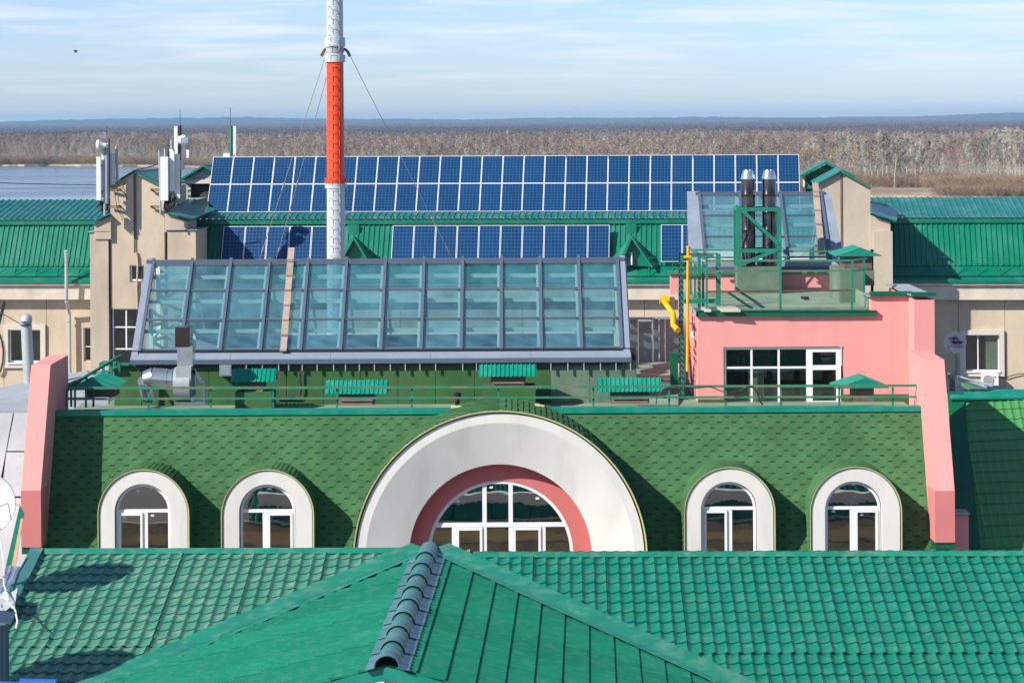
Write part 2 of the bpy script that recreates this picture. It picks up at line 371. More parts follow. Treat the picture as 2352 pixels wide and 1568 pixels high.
    def build(s, name, mats, parent=None, smooth=False, loc=None, label=None, cat=None, group=None, kind=None):
        org = Vector(parent['_o']) if parent is not None else (Vector(loc) if loc is not None else (sum(s.v, Vector()) / max(1, len(s.v))))
        o = bpy.data.objects.new(name, s.mesh(name, mats, org, smooth)); COL.objects.link(o)
        o['_o'] = tuple(org)
        if parent is not None: o.parent = parent
        else: o.location = org
        return tag(o, label, cat, group, kind)
def tag(o, label=None, cat=None, group=None, kind=None):
    for k, v in (('label', label), ('category', cat), ('group', group), ('kind', kind)):
        if v: o[k] = v
    return o
def thing(name, loc, label, cat, group=None):
    o = bpy.data.objects.new(name, None); COL.objects.link(o); o.location = loc; o.empty_display_size = .3
    o['_o'] = tuple(loc); return tag(o, label, cat, group)
def inst(name, me, parent, mw, label=None):    # a part that shares mesh data, placed by its world matrix
    o = bpy.data.objects.new(name, me); COL.objects.link(o)
    o.parent = parent; o.matrix_local = Matrix.Translation(-Vector(parent['_o'])) @ mw
    if label: o['label'] = label
    return o
def basis(o, x, y, z):
    return Matrix(((x[0], y[0], z[0], o[0]), (x[1], y[1], z[1], o[1]), (x[2], y[2], z[2], o[2]), (0, 0, 0, 1)))
def arch(fr, cx, cz, R, zb, v, n=28):          # an arch outline from lower left over the top to lower right
    pts = []
    if zb < cz - 1e-4: pts.append(fr.w(cx - R, v, zb))
    pts += [fr.w(cx - R * math.cos(math.pi * i / n), v, cz + R * math.sin(math.pi * i / n)) for i in range(n + 1)]
    if zb < cz - 1e-4: pts.append(fr.w(cx + R, v, zb))
    return pts
def corr(mb, p0, eu, Lu, es, Ls, per, amp, duty=.5, tp=.12):  # profiled sheet: ribs run along es
    n = eu.cross(es).normalized()
    if n.z < 0: n = -n
    k = int(Lu / per); us = []
    for i in range(k + 1):
        for a, h in ((0, 0), (1 - duty - tp, 0), (1 - duty, 1), (1 - tp, 1)):
            us.append(((i + a) * per, h * amp))
    us = [q for q in us if q[0] <= Lu] + [(Lu, 0)]
    a = [p0 + eu * u + n * h for u, h in us]; b = [q + es * Ls for q in a]
    mb.strip(a, b)
    mb.strip([q - n * .004 for q in b], [q - n * .004 for q in a])
def tile_mesh(name, nw, ns_, step, m, wl=.183, A=.034, drop=.024, seg=10, flip=1):
    """pressed metal tile sheet: each row ends in a lip that stands proud of the next row and leaves an open dark gap under it"""
    mb = MB(); K = nw * seg; th = .003; gap = drop * .5
    xs = [wl * i / seg for i in range(K + 1)]
    wf = (lambda t: .5 + .5 * math.cos(2 * math.pi * t)) if flip == 0 else lambda t: (.5 + .5 * math.cos(math.pi * t / .3)) if t < .3 else ((t - .3) / .7) ** 2.4
    wv = [A * wf(((flip or 1) * i / seg) % 1) for i in range(K + 1)]
    lv = (-.045, .0, .35, .75, 1.0)
    for k in range(ns_):
        rows = []
        for a in lv:
            y = k * step + (a if a < 0 else a * step) + (.008 if a == 1.0 else 0)
            hz = drop * (max(a, 0) ** 1.2)
            rows.append([Vector((x, y, q + hz)) for x, q in zip(xs, wv)])
        n0 = len(mb.v); W_ = K + 1
        for r in rows: mb.v += r
        for j in range(len(lv) - 1):
            for i in range(K): mb.f.append((n0 + j * W_ + i, n0 + j * W_ + i + 1, n0 + (j + 1) * W_ + i + 1, n0 + (j + 1) * W_ + i)); mb.m.append(0)
        low = [Vector((p.x, p.y, p.z - (drop - gap))) for p in rows[-1]]
        mb.strip(rows[-1], low)
        back = [Vector((p.x, p.y - .05, p.z)) for p in low]
        mb.strip(low, back)
    for xe, sg in ((0, 0), (K, 1)):              # side lips
        e = [Vector((xs[xe], k * step + a * step, wv[xe] + drop * (a ** 1.2))) for k in range(ns_) for a in (0, 1)]
        mb.strip(e, [q - Vector((0, 0, .03)) for q in e])
    me = mb.mesh(name, m); me.polygons.foreach_set('use_smooth', [True] * len(me.polygons))
    me.set_sharp_from_angle(angle=rad(50))
    return me
# recalc flips on open sheets are harmless: all materials are two sided
def window(parent, fr, cols, rows, v, frame=.06, fd=.07, glass='win', mat_='pvc', back='room', backd=.35, pan=None, name='window', sash=None):
    """window with panes in the grid given by u positions and z positions"""
    u0, u1, z0, z1 = cols[0], cols[-1], rows[0], rows[-1]
    f = MB(fr)
    f.box(u0 - frame, u1 + frame, v, v + fd, z1, z1 + frame); f.box(u0 - frame, u1 + frame, v, v + fd, z0 - frame, z0)
    f.box(u0 - frame, u0, v + .002, v + fd - .002, z0, z1); f.box(u1, u1 + frame, v + .002, v + fd - .002, z0, z1)
    h = frame * .5
    for c in cols[1:-1]: f.box(c - h, c + h, v + .002, v + fd - .002, z0, z1)
    for r in rows[1:-1]: f.box(u0, u1, v + .004, v + fd - .004, r - h, r + h)
    win = f.build(name, mat_, parent)
    for i in range(len(cols) - 1):
        for j in range(len(rows) - 1):
            a = cols[i] + (h if i else 0); b = cols[i + 1] - (h if i < len(cols) - 2 else 0)
            c = rows[j] + (h if j else 0); d = rows[j + 1] - (h if j < len(rows) - 2 else 0)
            g = MB(fr); g.box(a, b, v + fd * .5, v + fd * .5 + .008, c, d); g.build('pane', glass, win)
    g = MB(fr); g.box(u0 - frame, u1 + frame, v + backd, v + backd + .05, z0 - frame, z1 + frame); g.build('window_recess', back, parent)
    return win
# ================================================================== setting: city ground, river, far land
def poly_obj(name, pts, m, kind='structure'):
    mb = MB(); mb.add(pts, [tuple(range(len(pts)))]); return mb.build(name, m, loc=(0, 0, 0), kind=kind)
M['city'] = mat('city_ground', (0.16, 0.15, 0.13), .95, 0, .25, .05, .1, 2)
M['sand'] = mat('dry_river_meadow', (0.27, 0.205, 0.135), .95, 0, .22, .008, .12, .15, dirt=(.55, .45, .32), dirt_amt=.8, ds=.02, spec=.1)
M['farland'] = mat('far_forest_floor', (0.20, 0.15, 0.115), .95, 0, .3, .002, .15, .02, spec=.1)
poly_obj('ground', [(-160, -120, 8), (160, -120, 8), (160, 420, 8), (-160, 420, 8)], 'city')
mb = MB(); mb.add([(-160, 420, 8), (160, 420, 8), (160, 450, 0.2), (-160, 450, 0.2), (-1500, 420, 8), (1500, 420, 8), (-1500, 450, .2), (1500, 450, .2),
                   (-1500, -600, 8), (1500, -600, 8), (-160, -600, 8), (160, -600, 8), (-160, -120, 8), (160, -120, 8)],
                  [(0, 1, 2, 3), (4, 0, 3, 6), (1, 5, 7, 2), (8, 10, 0, 4), (11, 9, 5, 1), (10, 11, 13, 12)])
mb.build('river_bank', 'city', loc=(0, 0, 0), kind='structure')
wm_ = bpy.data.materials.new('river_water'); wm_.use_nodes = True
_n = wm_.node_tree.nodes; _l = wm_.node_tree.links; _b = _n["Principled BSDF"]
_b.inputs['Base Color'].default_value = (0.11, 0.14, 0.18, 1); _b.inputs['Roughness'].default_value = .16; _b.inputs['IOR'].default_value = 1.33
_t = _n.new("ShaderNodeTexNoise"); _g = _n.new("ShaderNodeNewGeometry"); _m = _n.new("ShaderNodeMapping"); _m.inputs['Scale'].default_value = (.05, .4, 1)
_l.new(_g.outputs['Position'], _m.inputs[0]); _l.new(_m.outputs[0], _t.inputs['Vector']); _t.inputs['Scale'].default_value = 1.0; _t.inputs['Detail'].default_value = 6
_p = _n.new("ShaderNodeBump"); _p.inputs['Strength'].default_value = .2; _p.inputs['Distance'].default_value = .3
_l.new(_t.outputs['Fac'], _p.inputs['Height']); _l.new(_p.outputs[0], _b.inputs['Normal'])
_t2 = _n.new("ShaderNodeTexNoise"); _t2.inputs['Scale'].default_value = 1; _t2.inputs['Detail'].default_value = 4
_m2 = _n.new("ShaderNodeMapping"); _m2.inputs['Scale'].default_value = (.004, .018, 1); _l.new(_g.outputs['Position'], _m2.inputs[0]); _l.new(_m2.outputs[0], _t2.inputs['Vector'])
_r = _n.new("ShaderNodeMapRange"); _r.inputs[1].default_value = .35; _r.inputs[2].default_value = .65; _r.inputs[3].default_value = .12; _r.inputs[4].default_value = .30
_l.new(_t2.outputs['Fac'], _r.inputs[0]); _l.new(_r.outputs[0], _b.inputs['Roughness'])
M['water'] = wm_
poly_obj('river', [(-6000, 440, 0), (6000, 440, 0), (8000, 3000, 0), (-8000, 3000, 0)], 'water')
# far land: its near shore swings from 1900 m on the left to about 1100 m on the right
shore = []
for x, y in ((-900, 378), (-300, 379), (0, 380), (120, 379), (260, 381), (420, 382), (560, 390), (760, 402), (1000, 415), (1300, 425), (1600, 437), (1850, 447), (2000, 452), (2352, 456), (2700, 452), (3400, 440)):
    shore.append(PZ(x, y, 0.6))
far_z = 0.6
random.seed(3)
sh2 = []
for a, b in zip(shore, shore[1:]):
    for k in range(6):
        t = k / 6; sh2.append(a.lerp(b, t) + Vector((0, random.uniform(-1, 1) * 9, 0)))
sh2.append(shore[-1])
mb = MB(); lip = [Vector((p.x, p.y - 2.5, -.3)) for p in sh2]; top = [Vector((p.x, p.y, 1.2)) for p in sh2]
inn = [Vector((p.x * 1.25, max(p.y + 600, 2600), 1.5)) for p in sh2]
mb.strip(lip, top); mb.strip(top, inn)
mb.build('far_shore', 'sand', loc=(0, 0, 0), kind='structure')
poly_obj('far_plain', [(-9000, 2400, 1.3), (9000, 2400, 1.3), (9500, 18500, 1.3), (-9500, 18500, 1.3)], 'farland')
# low wooded rise that closes the plain
def rise_h(x):
    return 22 + 14 * math.exp(-((x + 1700) / 900.) ** 2) + 16 / (1 + math.exp(-(x - 2450) / 150.)) + 3 * math.sin(x * .0023) + 2 * math.sin(x * .0071)
mb = MB(); a, b, c_ = [], [], []
for i in range(161):
    x = -8800 + i * 110
    a.append(Vector((x, 13200, 1))); b.append(Vector((x, 14800, rise_h(x)))); c_.append(Vector((x, 17500, 1)))
mb.strip(a, b); mb.strip(b, c_); mb.build('far_rise', 'farland', loc=(0, 0, 0), kind='structure')

# ================================================================== front building: metal tile roof with a cross gable
FG = Fr(rad(1.07), 39.5)
al = rad(13.4)
fb = thing('front_building', FG.w(0, 0, 8), 'nearest building, teal metal tile roof with a gabled wing running towards the viewer', 'building')
zl, zr = FG.z(560, 1264, 0), FG.z(1700, 1271, 0)
uL0, uL1 = FG.u(97, 1262, 0), FG.u(1100, 1262, 0)
es = -FG.ey * math.cos(al) + Vector((0, 0, -math.sin(al)))
def roof_sheets(u_start, n, zt, step, m, rows1, rows2, dir_=1):
    nrm = FG.ex.cross(-es).normalized()
    if nrm.z < 0: nrm = -nrm
    me1 = tile_mesh('tile_sheet', 6, rows1, step, m); me2 = tile_mesh('tile_sheet_low', 6, rows2, step, m)
    for i in range(n):
        u = u_start + i * 1.106
        o = FG.w(u, 0, zt) + es * .03 + nrm * (.004 * (i % 2) + random.uniform(0, .003)) - nrm * .03
        ry = random.uniform(.014, .020)
        inst('roof_sheet', me1, fb, basis(o, FG.ex + nrm * ry, es, nrm))
        o2 = o + es * (rows1 * step - .04) - nrm * .001 - FG.ex * .05
        inst('roof_sheet', me2, fb, basis(o2, FG.ex, es, nrm))
roof_sheets(FG.u(97, 1262, 0) - 1.098 * 0, 6, zl, .283, 'tile_old', 12, 10)
roof_sheets(FG.u(1223.5, 1270, 0) - 1.098 * 2, 12, zr, .350, 'tile', 10, 7)
# back slope, back wall with cornice (seen only mirrored in the windows behind)
esb = FG.ey * math.cos(rad(40)) + Vector((0, 0, -math.sin(rad(40))))
meb = tile_mesh('tile_sheet_back', 6, 19, .35, 'tile', seg=5)
for i in range(16):
    o = FG.w(uL0 + (i + 1) * 1.098, 0, zl - .02) + esb * .03
    n_ = (-FG.ex).cross(esb)
    inst('roof_sheet', meb, fb, basis(o, -FG.ex, esb, n_))
zb_ = zl - 6.5 * math.sin(rad(40))
mb = MB(FG); mb.box(uL0 - 9, 11, 4.6, 4.8, 8, zb_ - .1); mb.build('back_wall', 'ochre', fb)
mb = MB(FG); mb.box(uL0 - 9, 11, 4.8, 5.05, zb_ - .35, zb_ - .05); mb.box(uL0 - 9, 11, 4.8, 4.92, zb_ - .95, zb_ - .75); mb.box(uL0 - 9, 11, 4.8, 4.88, zb_ - 1.5, zb_ - 1.42); mb.build('back_cornice', 'mirrortan', fb)
mb = MB(FG); mb.box(uL0 + .2, 11, -9, 4.58, 8, zl - 3.6); mb.build('wall', 'white', fb)
# ridge flashing strips
for (xa, xb_, zt) in ((92, 990, zl), (1004, 2420, zr)):
    ua, ub = FG.u(xa, 1263, 0), FG.u(xb_, 1268, 0)
    mb = MB(FG)
    mb.hexa([FG.w(ua, -.13, zt - .025), FG.w(ub, -.13, zt - .025), FG.w(ub, .0, zt + .012), FG.w(ua, 0, zt + .012),
             FG.w(ua, -.13, zt - .018), FG.w(ub, -.13, zt - .018), FG.w(ub, .0, zt + .045), FG.w(ua, 0, zt + .045)])
    mb.build('ridge_flashing', 'flash', fb)
# left verge strip
nrm = FG.ex.cross(-es).normalized(); nrm = nrm if nrm.z > 0 else -nrm
p0 = FG.w(uL0, 0, zl)
mb = MB(FG)
for k in range(3):
    a = p0 + es * (k * 1.9) - FG.ex * .02; b = p0 + es * (k * 1.9 + 1.93) - FG.ex * .02
    h = nrm * (.05 + .004 * k)
    mb.slab([a - FG.ex * .16 + h, b - FG.ex * .16 + h, b + FG.ex * .04 + h, a + FG.ex * .04 + h], -.006)
    mb.slab([a - FG.ex * .16 + h, a - FG.ex * .17 - h * 3, b - FG.ex * .17 - h * 3, b - FG.ex * .16 + h], .006)
mb.build('verge_flashing', 'ridge', fb)
# gable wing
G0 = P(987, 1260, 39.35); G1 = P(890, 1535, 31.1); G1.z = G0.z - .03
gd = (G1 - G0); GL = gd.length; gd.normalize(); gs = Vector((gd.y, -gd.x, 0)) * -1       # sideways; +x
if gs.x < 0: gs = -gs
be = rad(14.9)
dl = -gs * math.cos(be) + Vector((0, 0, -math.sin(be))); dr = gs * math.cos(be) + Vector((0, 0, -math.sin(be)))
meg = tile_mesh('gable_tile_sheet', 6, 17, .36, 'tile_gable', A=.03, drop=.03, flip=0)
meg2 = tile_mesh('gable_tile_sheet_fine', 6, 17, .36, 'tile_gable', A=.03, drop=.028, flip=0)
ng = int(GL / 1.098) + 1
for i in range(ng):
    n1 = (-gd).cross(dl).normalized(); n1 = n1 if n1.z > 0 else -n1
    o = G0 + gd * min((i + 1) * 1.098, GL) + n1 * (-.035 + .004 * (i % 2))
    inst('roof_sheet', meg, fb, basis(o, -gd - n1 * .014, dl, n1))
    n2 = gd.cross(dr).normalized(); n2 = n2 if n2.z > 0 else -n2
    o = G0 + gd * min(i * 1.098, GL - 1.098) + n2 * (-.035 + .004 * (i % 2))
    inst('roof_sheet', meg2, fb, basis(o, gd + n2 * .012, dr, n2))
# ridge cap: half round lengths that lap each other
rc = MB()
n_, L_ = 10, 1.06
rows = []
for k, (y, r, up) in enumerate(((0, .136, 0), (.04, 0.144, .0), (.05, .136, 0), (.35, 0.137, 0), (.36, 0.144, 0), (.39, 0.144, 0), (.40, 0.137, 0), (.70, 0.138, 0), (.71, 0.146, 0), (.74, 0.146, 0), (.75, 0.139, 0), (1.03, 0.143, 0), (L_, 0.154, 0))):
    rr = [Vector((-r - .13, y, -.055)), Vector((-r - .01, y, -.03))] + [Vector((-r * math.cos(math.pi * i / n_), y, r * .95 * math.sin(math.pi * i / n_) - .02)) for i in range(n_ + 1)] + [Vector((r + .01, y, -.03)), Vector((r + .13, y, -.055))]
    rows.append(rr)
for a, b in zip(rows, rows[1:]): rc.strip(a, b)
mrc = rc.mesh('ridge_cap_piece', 'ridge', smooth=45)
nr = int(GL / 1.0) + 1
for i in range(nr):
    o = G0 + gd * (GL * i / nr - .02) + Vector((0, 0, .005 - .006 * 0))
    tl = Vector((0, 0, 1)) * .012
    inst('ridge_cap', mrc, fb, basis(o, gs, gd + tl, Vector((0, 0, 1)).cross(Vector((0, 0, 0))) + Vector((0, 0, 1))))
# valley flashings: a wide smooth strip lying over the main tiles
for sgn, zt, xb_ in ((-1, zl, 262), (1, zr, 1655)):
    n = nrm
    # valley bottom on the main plane at picture (xb_, 1568)
    v0 = G0 + gs * (.03 * sgn); v0 = v0 + Vector((0, -.12, -.02))
    pb = PL(xb_, 1568, FG.w(0, 0, zt), n)
    d = (pb - v0).normalized(); pb = v0 + d * (pb - v0).length * 1.25
    side = n.cross(d).normalized() * 1.0
    if side.y < 0: side = -side
    Lt = (pb - v0).length; K = 5
    for k in range(K):
        a = v0 + d * (Lt * k / K); b = v0 + d * (Lt * (k + 1) / K + .05)
        h = n * (.035 + .005 * (K - k) * .3)
        mb = MB(); mb.slab([a + h, b + h, b + side * .36 + h * .8, a + side * .36 + h * .8], .004)
        mb.slab([a + h, b + h, b - side * .17 + h * 2.3, a - side * .17 + h * 2.3], .004)
        mb.build('valley_flashing', 'flash', fb)
# gable front: fascia boards and wall under
fz = .15
for d_, nm in ((dl, 1), (dr, -1)):
    for k in range(5):
        a = G1 + gd * .03 + d_ * (k * 1.25) + Vector((0, 0, -.012)); b = G1 + gd * .03 + d_ * ((k + 1) * 1.25 + .04) + Vector((0, 0, -.012))
        mb = MB(); dn = Vector((0, 0, -fz)); t = gd * (.02 + .004 * (k % 2))
        mb.hexa([a, b, b + t, a + t, a + dn, b + dn, b + dn + t, a + dn + t]); mb.build('fascia_board', 'cap', fb)
mb = MB(); q0 = G1 - gd * .12; dn = Vector((0, 0, -.16))
mb.hexa([q0 + dl * 6 + Vector((0, 0, -9)), q0 + dr * 6 + Vector((0, 0, -9)), q0 + dr * 6 - gd * .2 + Vector((0, 0, -9)), q0 + dl * 6 - gd * .2 + Vector((0, 0, -9)),
         q0 + dl * 6 + dn, q0 + dr * 6 + dn, q0 + dr * 6 - gd * .2 + dn, q0 + dl * 6 - gd * .2 + dn])
mb.add([q0 + dl * 6 + dn, q0 + dn, q0 + dr * 6 + dn], [(0, 1, 2)])
mb.build('gable_wall', 'white', fb)

# ------------------------------------------------------------------ things at the left edge, foreground
o0 = P(6, 1500, 35.2)
t = thing('downpipe', (o0.x, o0.y, 8), 'grey ribbed rainwater pipe at the lower left corner beside the tile roof', 'downpipe')
mb = MB(); x0 = P(-4, 1436, 35.0); 
for dx in (-.11, -.055, 0, .055):
    mb.tube((P(4, 1500, 35.).x + dx, 35.0, 20), (P(4, 1500, 35.).x + dx, 35.0, P(4, 1436, 35).z), .045, 8)
mb.build('pipe_body', 'bluegrey', t)
mb = MB(); c = P(8, 1420, 35); mb.slab([c + Vector((-.5, -.1, .05)), c + Vector((.12, -.1, -.04)), c + Vector((.12, .25, .04)), c + Vector((-.5, .25, .12))], .02); mb.build('pipe_cap', 'galvmatt', t)
c = P(70, 1569, 33.6)
t = thing('blue_pipe', c, 'blue plastic pipe lying across the bottom left corner of the tile roof', 'pipe')
mb = MB(); mb.tube(P(-30, 1573, 33.6), P(52, 1574, 33.6), .055, 12); mb.build('pipe_body', 'blue', t, smooth=40)
mb = MB(); mb.tube(P(46, 1572, 33.6), P(126, 1574, 33.6), .085, 14); mb.tube(P(126, 1574, 33.6), P(130, 1574, 33.6), .09, 14); mb.build('pipe_collar', 'blue', t, smooth=40)
# crumpled pale metal sheets by the verge
random.seed(11)
def crumple(name, pts, Y, m, label, amp=.05, nx=8, ny=5, th=.01):
    a, b, c, d = [P(x, y, yy) for (x, y), yy in zip(pts, Y)]
    mb = MB(); g = []
    for j in range(ny + 1):
        for i in range(nx + 1):
            u, v = i / nx, j / ny
            p = a * (1 - u) * (1 - v) + b * u * (1 - v) + c * u * v + d * (1 - u) * v
            g.append(p + Vector((0, 0, random.uniform(-amp, amp))))
    mb.add(g, [(j * (nx + 1) + i, j * (nx + 1) + i + 1, (j + 1) * (nx + 1) + i + 1, (j + 1) * (nx + 1) + i) for j in range(ny) for i in range(nx)])
    return mb.build(name, m, smooth=30, label=label, cat='metal sheet')
crumple('metal_sheet', [(14, 1300), (62, 1300), (44, 1350), (-6, 1368)], (40.5, 40.3, 38.8, 38.8), 'galv', 'crumpled pale metal sheet with cables beside the upper corner of the tile roof', .03)
crumple('metal_sheet', [(-10, 1362), (40, 1352), (34, 1392), (-10, 1412)], (37.8, 37.6, 37.0, 37.0), 'galvmatt', 'grey metal sheet above the rainwater pipe at the left edge', .03)
t = thing('cable', P(16, 1380, 37), 'loose white cables hanging over the pale metal sheets at the left edge', 'cable')
mb = MB()
mb.path([P(0, 1240, 39), P(9, 1290, 38.6), P(9, 1340, 38), P(22, 1385, 36.8), P(35, 1400, 36.4), P(40, 1425, 36.2), P(37, 1442, 36)], .012, 5)
mb.path([P(20, 1378, 36.8), P(6, 1370, 37), P(-8, 1375, 37)], .012, 5); mb.build('cable_run', 'pvc', t)
mb = MB(); mb.path([P(24, 1312, 39.3), P(14, 1340, 38.5), P(10, 1362, 37.9), P(-4, 1366, 37.8)], .008, 4)
mb.path([P(48, 1322, 39.3), P(30, 1340, 38.5), P(12, 1352, 37.9)], .006, 4); mb.build('cable_run', 'black', t)
# the big dish at the left edge and two more that stand left of the picture and shade the tiles
def dish(name, c, r, face, label, cat='satellite dish', m='antenna', pole_to=None, group=None, arm=True, n=36, deep=.16):
    t = thing(name, c, label, cat, group); f = Vector(face).normalized()
    prof = [(r * q, deep * r * (q * q) * 1.6) for q in (0.001, .2, .4, .6, .8, .92, 1.0)]
    mb = MB(); mb.lathe(c, [(a, b) for a, b in prof] + [(r * 1.0, deep * r * 1.6 + .015), (r * 1.02, deep * r * 1.6 - .01)] + [(a * 1.0 + .004, b - .02) for a, b in reversed(prof[:-1])], n, f)
    mb.build('reflector', m, t, smooth=50)
    tip = Vector(c) + f * r * 1.0 + Vector((0, 0, -.35 * r))
    s1 = f.cross(Vector((0, 0, 1))).normalized()
    if arm:
        mb = MB()
        for q in (s1 * r * .75, -s1 * r * .75, Vector((0, 0, -r * .9))): mb.tube(Vector(c) + q + f * deep * r, tip, .012, 5)
        mb.build('feed_arm', 'grey', t)
        mb = MB(); mb.tube(tip, tip - f * .14, .035, 8); mb.build('receiver', 'grey', t)
    if pole_to is not None:
        mb = MB(); bk = Vector(c) - f * .18; mb.tube(Vector(c) - f * .01, bk, .04, 8); mb.tube((bk.x, bk.y, pole_to), (bk.x, bk.y, bk.z + .15), .035, 8); mb.build('pole', 'grey', t)
    return t
dish('satellite_dish', P(-36, 1156, 50), .60, (.12, -1, .12), 'large white satellite dish cut off by the left edge beside the pink buttress', pole_to=22)
for (x, y, Y, r, tt, wh) in ((178, 1322, 38.3, .55, 3.3, 'upper'), (150, 1530, 35.4, .62, 3.6, 'lower')):
    s_ = PL(x, y, FG.w(0, 0, zl), nrm)
    c = s_ + SUN * tt
    dish('satellite_dish', c, r, (-.2, -1, .45), 'grey satellite dish beyond the left edge that casts the %s round shadow on the tiles' % wh, pole_to=20, group='dishes left of the picture')

# ================================================================== mansard building
YT, th_ = 58.62, rad(66)
zt_m = P(1176, 943, YT).z
m_es = Vector((0, -math.cos(th_), -math.sin(th_))); m_n = Vector((0, -math.sin(th_), math.cos(th_)))
mp0 = Vector((0, YT, zt_m))
def on_m(x, y): return PL(x, y, mp0, m_n)
mzb = on_m(200, 1330).z
mh = thing('mansard_building', (0, 59, 8), 'pink building with a green hexagonal shingle mansard, arched dormers and flat felt roof', 'building')
xl_m, xr_m = P(88, 1100, 58).x, P(2150, 1100, 58).x
mb = MB(); q = (zt_m - mzb) / math.tan(th_)
mb.hexa([(xl_m, YT - q, mzb), (xr_m, YT - q, mzb), (xr_m, YT + .2, mzb), (xl_m, YT + .2, mzb), (xl_m, YT, zt_m), (xr_m, YT, zt_m), (xr_m, YT + .2, zt_m), (xl_m, YT + .2, zt_m)])
mb.build('mansard_deck', 'felt', mh)
mb = MB(); mb.box(xl_m - .4, xr_m + .5, YT - q + .1, 72, 8, mzb - .02); mb.build('lower_wall', 'ochre', mh)
# hexagonal shingles
WT, EX, WB = .333, .1335, .125
def tab_pts(): return [(-WT / 2, -EX), (WT / 2, -EX), (WT / 2, -.004), (WT / 2 - .045, .004), (WB / 2, EX), (-WB / 2, EX), (-WT / 2 + .045, .004), (-WT / 2, -.004)]
def tab(mb, o, x, y, z, g=.0025):
    tp = tab_pts(); hz = lambda s: .003 + (s + EX) / (2 * EX) * .009
    top = [o + x * (px * (1 - g / WT)) + y * py + z * hz(py) for px, py in tp]
    bot = [o + x * px + y * py + z * (hz(py) - .011) for px, py in tp]
    mb.cur = 0; mb.add(top + bot, [tuple(range(8))] + [(i, i + 8, (i + 1) % 8 + 8, (i + 1) % 8) for i in range(8)])
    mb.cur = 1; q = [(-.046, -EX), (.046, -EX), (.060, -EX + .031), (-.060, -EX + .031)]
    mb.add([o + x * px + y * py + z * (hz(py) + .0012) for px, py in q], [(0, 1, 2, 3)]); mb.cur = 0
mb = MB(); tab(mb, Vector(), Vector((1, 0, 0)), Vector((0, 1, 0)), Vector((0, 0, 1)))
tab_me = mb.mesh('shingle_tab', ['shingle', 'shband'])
DORM = [(329.5, 1081, 101), (614.5, 1081, 102.5), (1675.5, 1076, 100.5), (1965.5, 1075, 101.5)]      # centre x, top y, half width
def inside_dormer(x, y):
    for cx_, ty, hw in DORM:
        cy = ty + hw
        if (y >= cy and abs(x - cx_) < hw - 8) or ((x - cx_) ** 2 + (y - cy) ** 2 < (hw - 8) ** 2): return True
    return (x - 1149) ** 2 + (y - 1280) ** 2 < 318 ** 2
def to_px(p):
    X, Z = p.x / p.y * F, (p.z - ZC) / p.y * F
    return CX + X * cr - Z * sr, HY - X * sr - Z * cr
tabs = []
sx = Vector((1, 0, 0))
rows_n = int(((zt_m - mzb) / math.sin(th_)) / EX)
for r in range(rows_n):
    off = (WT / 2 if r % 2 else 0) + random.uniform(-.004, .004)
    k = 0; x = xl_m + .16 + off
    while x < xr_m - .1:
        o = Vector((x, 0, 0)) + Vector((0, YT, zt_m)) + m_es * (r * EX + .16)
        px_, py_ = to_px(o)
        if not inside_dormer(px_, py_) and py_ > 946: tabs.append((px_, py_, o))
        x += WT
vis = [t for t in tabs if t[1] < 1255]
vis.sort(key=lambda t: -t[1]); keep = set(id(t) for t in vis[:298])
stuff = MB()
for t in tabs:
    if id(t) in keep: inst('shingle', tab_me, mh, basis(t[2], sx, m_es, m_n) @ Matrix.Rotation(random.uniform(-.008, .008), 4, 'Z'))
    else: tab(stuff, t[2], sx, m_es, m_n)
so = stuff.build('shingle_field', ['shingle', 'shband'], mh); so['kind'] = 'stuff'
# top flashing
za, zb2 = P(1176, 937.5, YT - .02).z, P(1176, 949, YT - .02).z
for k in range(9):
    u0 = xl_m + .18 + (xr_m - xl_m - .4) * k / 9; u1 = xl_m + .18 + (xr_m - xl_m - .4) * (k + 1) / 9
    c0 = P(1149, 937, YT).x
    mb = MB(); mb.box(u0, u1 - .004, YT - .07 - .003 * (k % 2), YT + .28, za - .02, za + .002 * (k % 2)); mb.box(u0, u1 - .004, YT - .075 - .003 * (k % 2), YT - .05, zb2, za - .005)
    mb.build('parapet_flashing', 'cap', mh)
ZD = ZC - 6.95
mb = MB(); mb.box(xl_m + .1, xr_m, YT + .2, 72, ZD - .4, ZD); mb.build('flat_roof', 'deck', mh)
